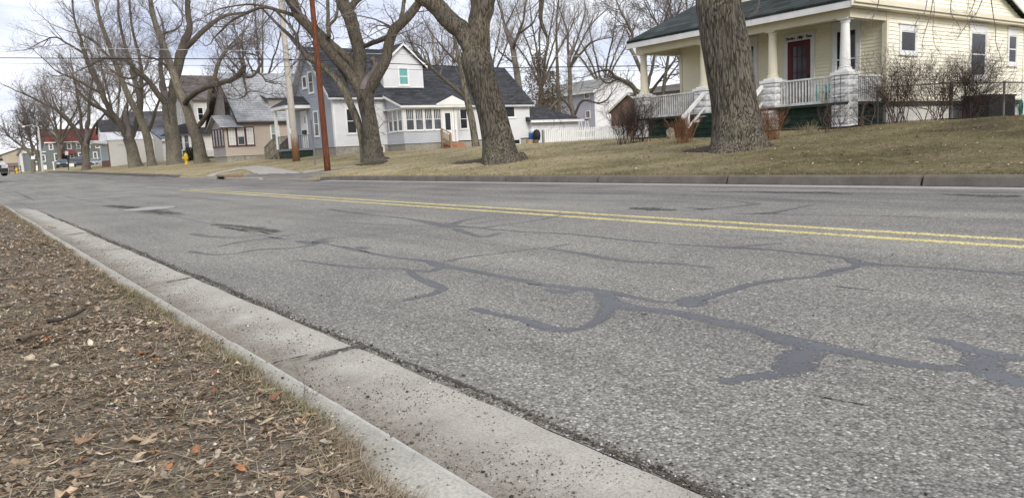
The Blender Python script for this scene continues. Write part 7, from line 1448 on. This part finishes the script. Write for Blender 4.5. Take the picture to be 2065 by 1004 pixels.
# ================================================================== NEAR VERGE WITH LEAF LITTER
def edge_y(X):
    X = np.asarray(X, float); e = .605 + .085 * (1 - sstep(-1.9, -1.1, X)) + .02 * (1 - sstep(-14, -4, X)) + .07 * (fbm(X * 1.6, X * 0 + 3, 2) - .47) + .05 * (fbm(X * 6.0, X * 0 + 1, 8) - .47)
    return np.where(X < -19, np.minimum(e, -3.715 + np.sqrt(np.maximum(.01, 4.36 ** 2 - (X + 19) ** 2))), e)
def verge_z(X, S):
    X = np.asarray(X, float); S = np.asarray(S, float); Y = edge_y(X) - S
    return .126 + .042 * sstep(0, .08, S) + .012 * (fbm(X * 3, Y * 3, 1) - .4) * sstep(0, .1, S) + .022 * (fbm(X * 11, Y * 11, 3) - .45) * sstep(0, .05, S) + .01 * S
xs = np.concatenate([np.arange(-23.2, -12, .16), np.arange(-12, -5, .07), np.arange(-5, -.4, .025), np.arange(-.4, 6.2, .3)])
ss = np.concatenate([[-.0, .012, .03], np.arange(.05, .75, .025), np.arange(.8, 2.5, .15), np.arange(3, 30, 2)])
XX, SS = np.meshgrid(xs, ss, indexing='ij'); v = np.stack([XX, edge_y(XX) - SS, verge_z(XX, SS)], -1).reshape(-1, 3); nx, ny = XX.shape
i, j = np.meshgrid(np.arange(nx - 1), np.arange(ny - 1), indexing='ij'); a = i * ny + j; f = np.stack([a, a + 1, a + ny + 1, a + ny], -1).reshape(-1, 4)
m_mulch = noisy('leaf_mulch_soil', (.09, .076, .062), (.23, .197, .162), scale=26, rough=.95, bump=.8, bscale=70, c3=(.19, .155, .12), s3=3.0, bdist=.012, detail=8)
verge = put('verge', v, f, m_mulch, smooth=True); tag(verge, kind='structure')
rg = np.random.default_rng(21)
def scatter(n, x0, x1, s0, s1, pw=1.6):
    X = x1 - (x1 - x0) * rg.random(n) ** pw; S = s0 + (s1 - s0) * rg.random(n); return X, edge_y(X) - S, S
def frames(n, tilt):
    a = rg.random(n) * 2 * np.pi; t = np.abs(rg.normal(0, tilt, n)); b = rg.random(n) * 2 * np.pi
    nz = np.stack([np.sin(t) * np.cos(b), np.sin(t) * np.sin(b), np.cos(t)], 1); u = np.stack([np.cos(a), np.sin(a), 0 * a], 1); u -= nz * (u * nz).sum(1)[:, None]; u /= np.linalg.norm(u, axis=1)[:, None]; return u, np.cross(nz, u), nz
PAL = np.array([(.150, .112, .080), (.205, .155, .110), (.105, .078, .057), (.26, .20, .145), (.17, .135, .105), (.22, .18, .14), (.13, .10, .08), (.34, .28, .21), (.24, .115, .055), (.25, .215, .175), (.30, .265, .22), (.19, .165, .135)])
PW_ = np.array([.13, .13, .11, .1, .1, .1, .06, .03, .015, .09, .055, .08])
def leaf_mesh(pos, L, Wd, tilt, curl, cols, lobes=True, nu=6, nw=4):
    """curled leaf blades: nu x nw grid each"""
    n = len(pos); u, w, nz = frames(n, tilt); s = np.linspace(-1, 1, nu); q = np.linspace(-1, 1, nw)
    Sg, Qg = np.meshgrid(s, q, indexing='ij'); sh = np.clip(1 - np.abs(Sg) ** 2.2, 0, 1) ** .7
    ph = rg.random((n, 1, 1)) * 6.28; lob = 1 + (.38 * np.sin(Sg[None] * 5.0 * (1 + rg.random((n, 1, 1))) + ph) if lobes else 0)
    wd = sh[None] * lob * Qg[None] * Wd[:, None, None]; ln = Sg[None] * L[:, None, None]
    c1 = curl * rg.normal(1, .6, (n, 1, 1)); c2 = curl * rg.normal(.6, .8, (n, 1, 1)); h = c1 * (wd ** 2) / Wd[:, None, None] + c2 * (ln ** 2) / L[:, None, None] * .5 + .1 * Wd[:, None, None] * rg.normal(0, .7, (n, nu, nw))
    bend = .25 * rg.normal(0, 1, (n, 1, 1)) * (Sg[None] ** 2) * L[:, None, None]
    V = pos[:, None, None, :] + u[:, None, None, :] * ln[..., None] + w[:, None, None, :] * (wd + bend)[..., None] + nz[:, None, None, :] * h[..., None]
    idx = np.arange(n * nu * nw).reshape(n, nu, nw); F = np.stack([idx[:, :-1, :-1], idx[:, 1:, :-1], idx[:, 1:, 1:], idx[:, :-1, 1:]], -1).reshape(-1, 4)
    vein = 1 - .22 * (np.abs(Qg) < .5)[None, :, :, None]; C = np.repeat(cols[:, None, :], nu * nw, 1).reshape(n, nu, nw, 3) * (1 + .12 * rg.normal(0, 1, (n, nu, nw, 1))) * (2 - vein) / 1.1
    return V.reshape(-1, 3), F, np.clip(C.reshape(-1, 3), .01, .8)
VS, FS, CS, off = [], [], [], 0
for (n, x0, x1, pw, lm, tl) in ((13500, -3.6, -.9, 1.0, .016, .13), (11000, -8.5, -3.2, 1.3, .020, .16), (4600, -19, -7.5, 1.4, .030, .26), (620, -9, -.9, 1.2, .034, .36), (9000, -16, 3, 1.0, .0301, .25)):
    X, Y, S = scatter(n, x0, x1, .9 if lm == .0301 else .02, 3.2 if lm == .0301 else .95, pw); Z = verge_z(X, S) + .006 + .012 * rg.random(n)
    L = np.minimum(lm * rg.lognormal(0, .42, n) * .66, .034); Wd = L * rg.uniform(.10, .36, n) + .0018 * (lm > .033); k = rg.choice(len(PAL), n, p=PW_); V, F, C = leaf_mesh(np.stack([X, Y, Z], 1), L, Wd, tl, .55, np.clip(PAL[k] * np.array([1.02, .995, .955]) * rg.uniform(.75, 2.0, (n, 1)), 0, .55))
    VS.append(V); FS.append(F + off); CS.append(C); off += len(V)
M_leaf = vcol_mat('dead_leaves', .75, .2, nscale=90)
lit = put('leaf_litter', np.concatenate(VS), np.concatenate(FS), M_leaf, col=np.concatenate(CS), smooth=True); tag(lit, 'matted brown leaf litter covering the near verge', 'leaf litter', kind='stuff')
# straw, stems and bark shreds
def blades(pos, hgt, wid, lean_, cols, flat=False, seg=3, name='x'):
    n = len(pos); a = rg.random(n) * 2 * np.pi; d = np.stack([np.cos(a), np.sin(a), 0 * a], 1); sd = np.stack([-np.sin(a), np.cos(a), 0 * a], 1); V = []
    for k in range(seg + 1):
        t = k / seg; up = hgt * (t - lean_ * .45 * t * t); out = hgt * lean_ * t ** 1.6 * (1.0 if not flat else 1.6)
        c = pos + np.stack([0 * up, 0 * up, up * (1 - .85 * flat)], 1) + d * out[:, None]; w = (wid * (1 - .8 * t))[:, None]; V += [c - sd * w, c + sd * w]
    V = np.stack(V, 1); idx = np.arange(n * 2 * (seg + 1)).reshape(n, -1); F = np.concatenate([np.stack([idx[:, 2 * k], idx[:, 2 * k + 1], idx[:, 2 * k + 3], idx[:, 2 * k + 2]], -1) for k in range(seg)])
    C = np.repeat(cols[:, None, :], 2 * (seg + 1), 1).reshape(-1, 3); return V.reshape(-1, 3), F, C
SPAL = np.array([(.33, .268, .18), (.265, .21, .138), (.185, .146, .10), (.40, .335, .235), (.135, .105, .076), (.155, .158, .07)])
M_straw = vcol_mat('dry_grass', .85, .15, nscale=30)
VS, FS, CS, off = [], [], [], 0
def addb(V, F, C):
    global off
    VS.append(V); FS.append(F + off); CS.append(C); off += len(V)
for (n, x0, x1, pw) in ((11500, -4.2, -.9, 1.0), (9500, -12, -3.8, 1.2)):
    X, Y, S = scatter(n, x0, x1, .0, .95, pw); Z = verge_z(X, S) + .008 + .012 * rg.random(n); k = rg.choice(6, n, p=[.24, .24, .2, .12, .14, .06])
    addb(*blades(np.stack([X, Y, Z], 1), rg.uniform(.02, .07, n), rg.uniform(.0006, .0020, n), rg.uniform(.9, 1.2, n), SPAL[k] * rg.uniform(.7, 1.2, (n, 1)), flat=True))
o = put('verge_straw', np.concatenate(VS), np.concatenate(FS), M_straw, col=np.concatenate(CS)); tag(o, 'dry straw and stem shreds lying among the near leaves', 'straw', kind='stuff')
VS, FS, CS, off = [], [], [], 0
for (n, x0, x1, pw, sg) in ((11000, -4.5, -.9, 1.0, .05), (15000, -19, -4.0, 1.1, .10)):
    X = x1 - (x1 - x0) * rg.random(n) ** pw; cl_ = fbm(X * 4.5, X * 0 + 5, 6); keep = cl_ + .40 * rg.random(n) > .50; X = X[keep]; m = len(X); S = np.abs(rg.normal(0, sg, m)) - .012; Y = edge_y(X) - S; Z = np.maximum(verge_z(X, np.maximum(S, 0)), .128) - .004
    green = (fbm(X * 2.2, Y * 0 + 9, 7) > .50); k = np.where(green & (rg.random(m) < .5), 5, rg.choice(5, m, p=[.22, .28, .26, .08, .16]))
    h = rg.uniform(.02, .065, m); addb(*blades(np.stack([X, Y, Z], 1), h, rg.uniform(.0007, .0017, m), rg.uniform(.3, 1.15, m), SPAL[k] * rg.uniform(.75, 1.2, (m, 1)), seg=4))
n = 3800; X, Y, S = scatter(n, -19, -1.0, .1, .9, 1.2); keep = fbm(X * 3, Y * 3, 12) > .52; X, Y, S = X[keep], Y[keep], S[keep]; m = len(X); k = rg.choice([0, 1, 2, 3, 5], m, p=[.3, .3, .2, .1, .1])
addb(*blades(np.stack([X, Y, verge_z(X, S)], 1), rg.uniform(.02, .055, m), rg.uniform(.0006, .0014, m), rg.uniform(.4, 1.1, m), SPAL[k] * rg.uniform(.7, 1.1, (m, 1)), seg=3))
o = put('verge_grass', np.concatenate(VS), np.concatenate(FS), M_straw, col=np.concatenate(CS)); tag(o, 'tufts of dry grass along the near kerb', 'grass', kind='stuff')
# a green tuft at the kerb
q = at_z(478, 752, .15); n = 130; p = np.stack([q[0] + rg.normal(0, .022, n), q[1] + rg.normal(0, .016, n), np.full(n, .135)], 1)
V, F, C = blades(p, rg.uniform(.03, .075, n), rg.uniform(.0008, .0018, n), rg.uniform(.2, .9, n), np.array([(.13, .145, .06)]) * rg.uniform(.6, 1.6, (n, 1)), seg=4); tag(put('grass_tuft', V, F, M_straw, col=C), 'small green grass tuft at the near kerb edge', 'grass tuft')
# grit, pebbles
def stones(X, Y, Z, R, cols):
    n = len(X); o_ = np.array([(1, 0, 0), (-1, 0, 0), (0, 1, 0), (0, -1, 0), (0, 0, 1), (0, 0, -1)], float); fcs = np.array([(0, 2, 4), (2, 1, 4), (1, 3, 4), (3, 0, 4), (2, 0, 5), (1, 2, 5), (3, 1, 5), (0, 3, 5)])
    a = rg.random(n) * 6.28; ca, sa = np.cos(a), np.sin(a); V = o_[None] * R[:, None, None] * rg.uniform(.55, 1.25, (n, 6, 1)) * np.array([1, 1, .65]); V = np.stack([V[..., 0] * ca[:, None] - V[..., 1] * sa[:, None], V[..., 0] * sa[:, None] + V[..., 1] * ca[:, None], V[..., 2]], -1) + np.stack([X, Y, Z + R * .3], 1)[:, None, :]
    F = (np.arange(n) * 6)[:, None, None] + fcs[None]; return V.reshape(-1, 3), F.reshape(-1, 3), np.repeat(cols, 6, 0)
GP = np.array([(.05, .042, .034), (.10, .082, .064), (.18, .15, .12), (.30, .28, .25), (.62, .60, .56)])
n = 34000; X = -.6 - 13 * rg.random(n) ** 1.7; Y = .82 + .47 * rg.random(n) ** 1.25; k_ = fbm(X * 4, Y * 6, 3) + .25 * rg.random(n) > .50; X, Y = X[k_], Y[k_]; n = len(X); Z = np.where(Y < 1.28, -.012 + .022 * (Y - .8) / .48, .004)
V1_, F1_, C1_ = stones(X, Y, Z, rg.lognormal(math.log(.0017), .48, n), GP[rg.choice(5, n, p=[.24, .3, .24, .14, .08])])
n = 5200; X = -.6 - 14 * rg.random(n) ** 1.5; Y = 1.285 + np.abs(rg.normal(0, .035, n)); V2_, F2_, C2_ = stones(X, Y, np.full(n, .003), rg.lognormal(math.log(.003), .4, n), GP[rg.choice(5, n, p=[.42, .3, .16, .09, .03])])
n = 900; X = -.8 - 5 * rg.random(n) ** 1.5; Y = edge_y(X) + np.abs(rg.normal(0, .045, n)); k_ = Y < .765; X, Y = X[k_], Y[k_]; n = len(X); V3_, F3_, C3_ = stones(X, Y, np.full(n, .139), rg.lognormal(math.log(.0024), .4, n), GP[rg.choice(5, n, p=[.3, .2, .2, .15, .15])])
n = 1500; X, Y, S = scatter(n, -7, -.9, .02, .9, 1.3); V4_, F4_, C4_ = stones(X, Y, verge_z(X, S) + .014, rg.lognormal(math.log(.0026), .35, n), GP[rg.choice(5, n, p=[.0, .1, .2, .35, .35])])
n = 700; X = -.5 - 12 * rg.random(n) ** 1.4; Y = 1.4 + 3.5 * rg.random(n) ** 1.5; V5_, F5_, C5_ = stones(X, Y, np.full(n, .002), rg.lognormal(math.log(.0032), .4, n), GP[rg.choice(5, n, p=[.25, .1, .2, .25, .2])])
VV, FF, CC, o_ = [], [], [], 0
for a, b, c in ((V1_, F1_, C1_), (V2_, F2_, C2_), (V3_, F3_, C3_), (V4_, F4_, C4_), (V5_, F5_, C5_)): VV.append(a); FF.append(b + o_); CC.append(c); o_ += len(a)
o = put('gutter_grit', np.concatenate(VV), np.concatenate(FF), vcol_mat('grit', .9, .2, nscale=200), col=np.concatenate(CC)); tag(o, 'dark and pale grit scattered in the near gutter', 'grit', kind='stuff')
# single leaves, sticks, stones one can point at
def one_leaf(px, L, col, label, tilt=.35, wd=.5, curl=1.0):
    q = at_z(px[0], px[1], .20); n = 1; V, F, C = leaf_mesh(np.array([q + [0, 0, .004]]), np.array([L]), np.array([L * wd]), tilt * .6, curl * .45, np.array([col]), nu=12, nw=7, lobes=False); tag(put('leaf', V, F, M_leaf, col=C, smooth=True), label, 'leaf')
one_leaf((175, 893, 0), .036, (.30, .19, .11), 'curled tan leaf lying lowest left of the middle of the verge')
one_leaf((300, 895, 0), .022, (.40, .32, .22), 'pale buff leaf right of the curled tan leaf'); one_leaf((434, 790, 0), .024, (.27, .115, .055), 'bright orange brown leaf just left of the green tuft', wd=.35); one_leaf((432, 752, 0), .022, (.20, .09, .05), 'dark orange leaf beside the green grass tuft')
one_leaf((60, 725, 0), .030, (.44, .36, .26), 'large pale leaf near the left picture edge'); one_leaf((110, 740, 0), .022, (.48, .41, .31), 'cream coloured leaf right of the large pale leaf'); one_leaf((540, 852, 0), .020, (.40, .33, .20), 'yellowish leaf near the lower kerb edge', wd=.4); one_leaf((275, 932, 0), .018, (.46, .41, .33), 'small whitish leaf at the bottom of the verge', wd=.35); one_leaf((395, 915, 0), .024, (.26, .135, .07), 'orange brown leaf at the bottom right of the verge', wd=.35)
one_leaf((555, 805, 0), .026, (.20, .10, .06), 'dark red brown leaf by the kerb twigs', wd=.45); one_leaf((105, 460, 0), .05, (.45, .38, .28), 'pale leaf standing out far up the verge', tilt=.6)
def stick(pts, r, mat, label):
    P = [at_z(x, y, z) for x, y, z in pts]; C, R = smooth_path(P, [k * r for k in np.linspace(1, .7, len(P))], 22); V, F = rough_tube(C, R, 9, .10, int(pts[0][0]), 5.0); tag(put('stick', V, F, mat, smooth=True), label, 'stick')
M_stick = noisy('dark_wet_stick', (.022, .018, .015), (.06, .048, .04), scale=30, rough=.7); M_stick2 = noisy('brown_stick', (.08, .058, .042), (.15, .115, .085), scale=30, rough=.9)
stick([(96, 648, .205), (125, 643, .21), (150, 634, .218), (172, 622, .235)], .008, M_stick, 'dark crooked stick lying among the leaves')
stick([(38, 688, .205), (60, 676, .212), (90, 670, .21)], .011, M_stick2, 'short thick brown stick below the dark crooked stick'); stick([(-10, 564, .215), (40, 561, .22), (98, 559, .215)], .006, M_stick2, 'long thin straight stick at the left edge of the verge')
G = Grow(5, counts=(1, 5, 3), lens=(.06, .03, .015), rads=(.0009, .0006, .0005), wander=.18, up=.02, spread=.8, nseg=(6, 5, 4)); q = at_z(612, 812, .14)
for k in range(3): G.branch((q[0] + .01 * k, q[1], q[2]), vnorm(.15 * (k - 1), .6, .9), .0009, .055, 0)
v, f, o_ = [], [], 0
for l_ in G.out:
    if l_: a, c = tubes_batch(l_, 4); v.append(a); f.append(c + o_); o_ += len(a)
tag(put('twig_sprig', np.concatenate(v), np.concatenate(f), M_twig, smooth=True), 'small upright twig sprig leaning over the kerb top', 'twig')
def stone(px, z, r, col, label):
    bm = bmesh.new(); bmesh.ops.create_icosphere(bm, subdivisions=2, radius=1); q = at_z(px[0], px[1], z); vs = [(q[0] + p.co.x * r * (1 + .3 * mnoise.noise(p.co * 2)), q[1] + p.co.y * r * .8 * (1 + .3 * mnoise.noise(p.co * 2)), q[2] + r * .3 + p.co.z * r * .55) for p in bm.verts]; fs = [tuple(t.index for t in p.verts) for p in bm.faces]; bm.free(); tag(put('stone', vs, fs, noisy('stone_' + label[:12].replace(' ', '_'), tuple(x * .8 for x in col), col, scale=60, rough=.9)), label, 'stone')
stone((685, 714), .0, .013, (.34, .32, .29), 'flat grey stone chip by the gutter joint'); stone((900, 694), .0, .006, (.55, .54, .51), 'white pebble in the open gutter near the asphalt') if False else None
stone((500, 658), .0, .007, (.66, .65, .62), 'white pebble alone in the upper gutter'); stone((862, 943), .0, .009, (.30, .25, .21), 'brown pebble in the lower gutter') if False else None
stone((570, 762), .139, .006, (.05, .045, .04), 'dark pebble on the near kerb top'); stone((508, 888), .185, .009, (.52, .50, .46), 'bright white stone among the leaves')
# ================================================================== FAR LAWN GRASS
def lawn_pts(n, x0, x1, y0, y1, ref, pw=1.5):
    X = x0 + (x1 - x0) * rg.random(n); Y = y0 + (y1 - y0) * rg.random(n); D = ROT[0, 2] * X + ROT[1, 2] * Y; k = rg.random(n) < np.minimum(1, (ref / np.maximum(D, 1)) ** pw); X, Y = X[k], Y[k]
    bad = inpoly(X, Y, np.array([at_T(*p) for p in drive_px])) | ((X > -41.5) & (X < -27.6) & (Y < 12.9)) | ((X > -30.7) & (X < -24.5) & (Y > 12.95) & (Y < 14.1)) | ((X > -20.3) & (X < -12) & (Y > 19.9)) | ((X > -17.1) & (X < -14.8) & (Y > 19.0))
    X, Y = X[~bad], Y[~bad]; return X, Y
VS, FS, CS, off = [], [], [], 0
for (n, x0, x1, y0, y1) in ((210000, -50, 3, 10.93, 20.2), (16000, -50, 3, 10.91, 11.15), (30000, -46, -12, 20.2, 34), (40000, -12, 4, 20.2, 30), (50000, -100, -48, 11.0, 19)):
    X, Y = lawn_pts(n, x0, x1, y0, y1, 14.0); m = len(X); D = ROT[0, 2] * X + ROT[1, 2] * Y
    pt = fbm(X * .5, Y * .5, 31); rt = sstep(-20, -8, X); k = np.where(rg.random(m) < np.clip((pt - .36) * 3.2, .05, .75) * (1 - .72 * rt), rg.choice([0, 1, 3], m), np.where(fbm(X * .9, Y * .9, 77) > .5, rg.choice([1, 5, 5, 4], m), rg.choice([1, 2, 5, 4], m, p=[.3, .36, .14, .2])))
    LP = np.array([(.27, .225, .125), (.215, .175, .095), (.145, .12, .062), (.33, .28, .17), (.085, .072, .042), (.115, .122, .045)])
    h = rg.uniform(.015, .06, m) * (1.7 if y1 - y0 < .5 else 1.0) * (.45 + 1.1 * fbm(X * 1.6, Y * 1.6, 40)); w = rg.uniform(.0016, .0035, m) * np.clip(D / 16, .8, 2.6)
    addb(*blades(np.stack([X, Y, terr(X, Y) - .004], 1), h, w, rg.uniform(.3, 1.2, m), LP[k] * rg.uniform(.55, 1.35, (m, 1)) * (1.85 - 1.13 * rt * (rg.random(m) < .9))[:, None], seg=1))
o = put('lawn_grass', np.concatenate(VS), np.concatenate(FS), M_straw, col=np.concatenate(CS)); tag(o, 'short winter grass blades over the far lawn', 'grass', kind='stuff')
n = 5200; X, Y = lawn_pts(n, -46, 2, 11, 20.4, 13.0); m = len(X); L = rg.uniform(.02, .045, m); k = rg.choice(len(PAL), m, p=[.12, .2, .06, .25, .1, .12, .05, .08, .02, 0, 0, 0])
V, F, C = leaf_mesh(np.stack([X, Y, terr(X, Y) + .02], 1), L, L * .5, .14, .4, PAL[k] * rg.uniform(1.0, 2.2, (m, 1)), nu=4, nw=3); o = put('lawn_leaves', V, F, M_leaf, col=C); tag(o, 'scattered fallen leaves on the far lawn', 'leaf litter', kind='stuff')
def soil(cx, cy, rx, ry, seed):
    a = np.linspace(0, 2 * np.pi, 40)[:-1]; rr = .75 + .5 * fbm(np.cos(a) * 1.5 + 4, np.sin(a) * 1.5 + 4, seed); return [(cx + rx * r * math.cos(t), cy + ry * r * math.sin(t)) for t, r in zip(a, rr)]
m_soil_shade = noisy('shade_darkened_soil', (.032, .025, .019), (.085, .067, .05), scale=12, rough=.95, bump=.8, bscale=40)  # dark soil, its colour deepened to stand in for contact shade at trunks
drape('soil_contact_shade', soil(-20.85, 14.15, 1.7, .9, 2), m_soil_shade, .02, .07); drape('soil_contact_shade', soil(-12.1, 15.2, 1.25, .75, 5), m_soil_shade, .02, .07); drape('soil_contact_shade', soil(-31.9, 15.2, 1.1, .6, 8), m_soil_shade, .02, .07)
drape('planting_bed', [(-20.4, 20.6), (-20.3, 19.75), (-18.5, 19.85), (-17.2, 19.3), (-17.1, 20.6)], m_soil_shade, .03, .08); drape('planting_bed', [(-14.75, 20.6), (-14.7, 19.7), (-13.6, 19.9), (-12.2, 19.8), (-11.9, 20.0), (-8.4, 23.6), (-9.0, 24.6), (-11.9, 22.0), (-11.95, 20.6)], m_soil_shade, .03, .08)
# near verge beyond the side road
v, f = gridmesh(np.arange(-120, -44, 8.0), np.arange(-40, 1.0, 5.0), lambda X, Y: rise(X) + .12 + 0 * Y); tag(put('verge_far', v, f, m_lawn), kind='structure')
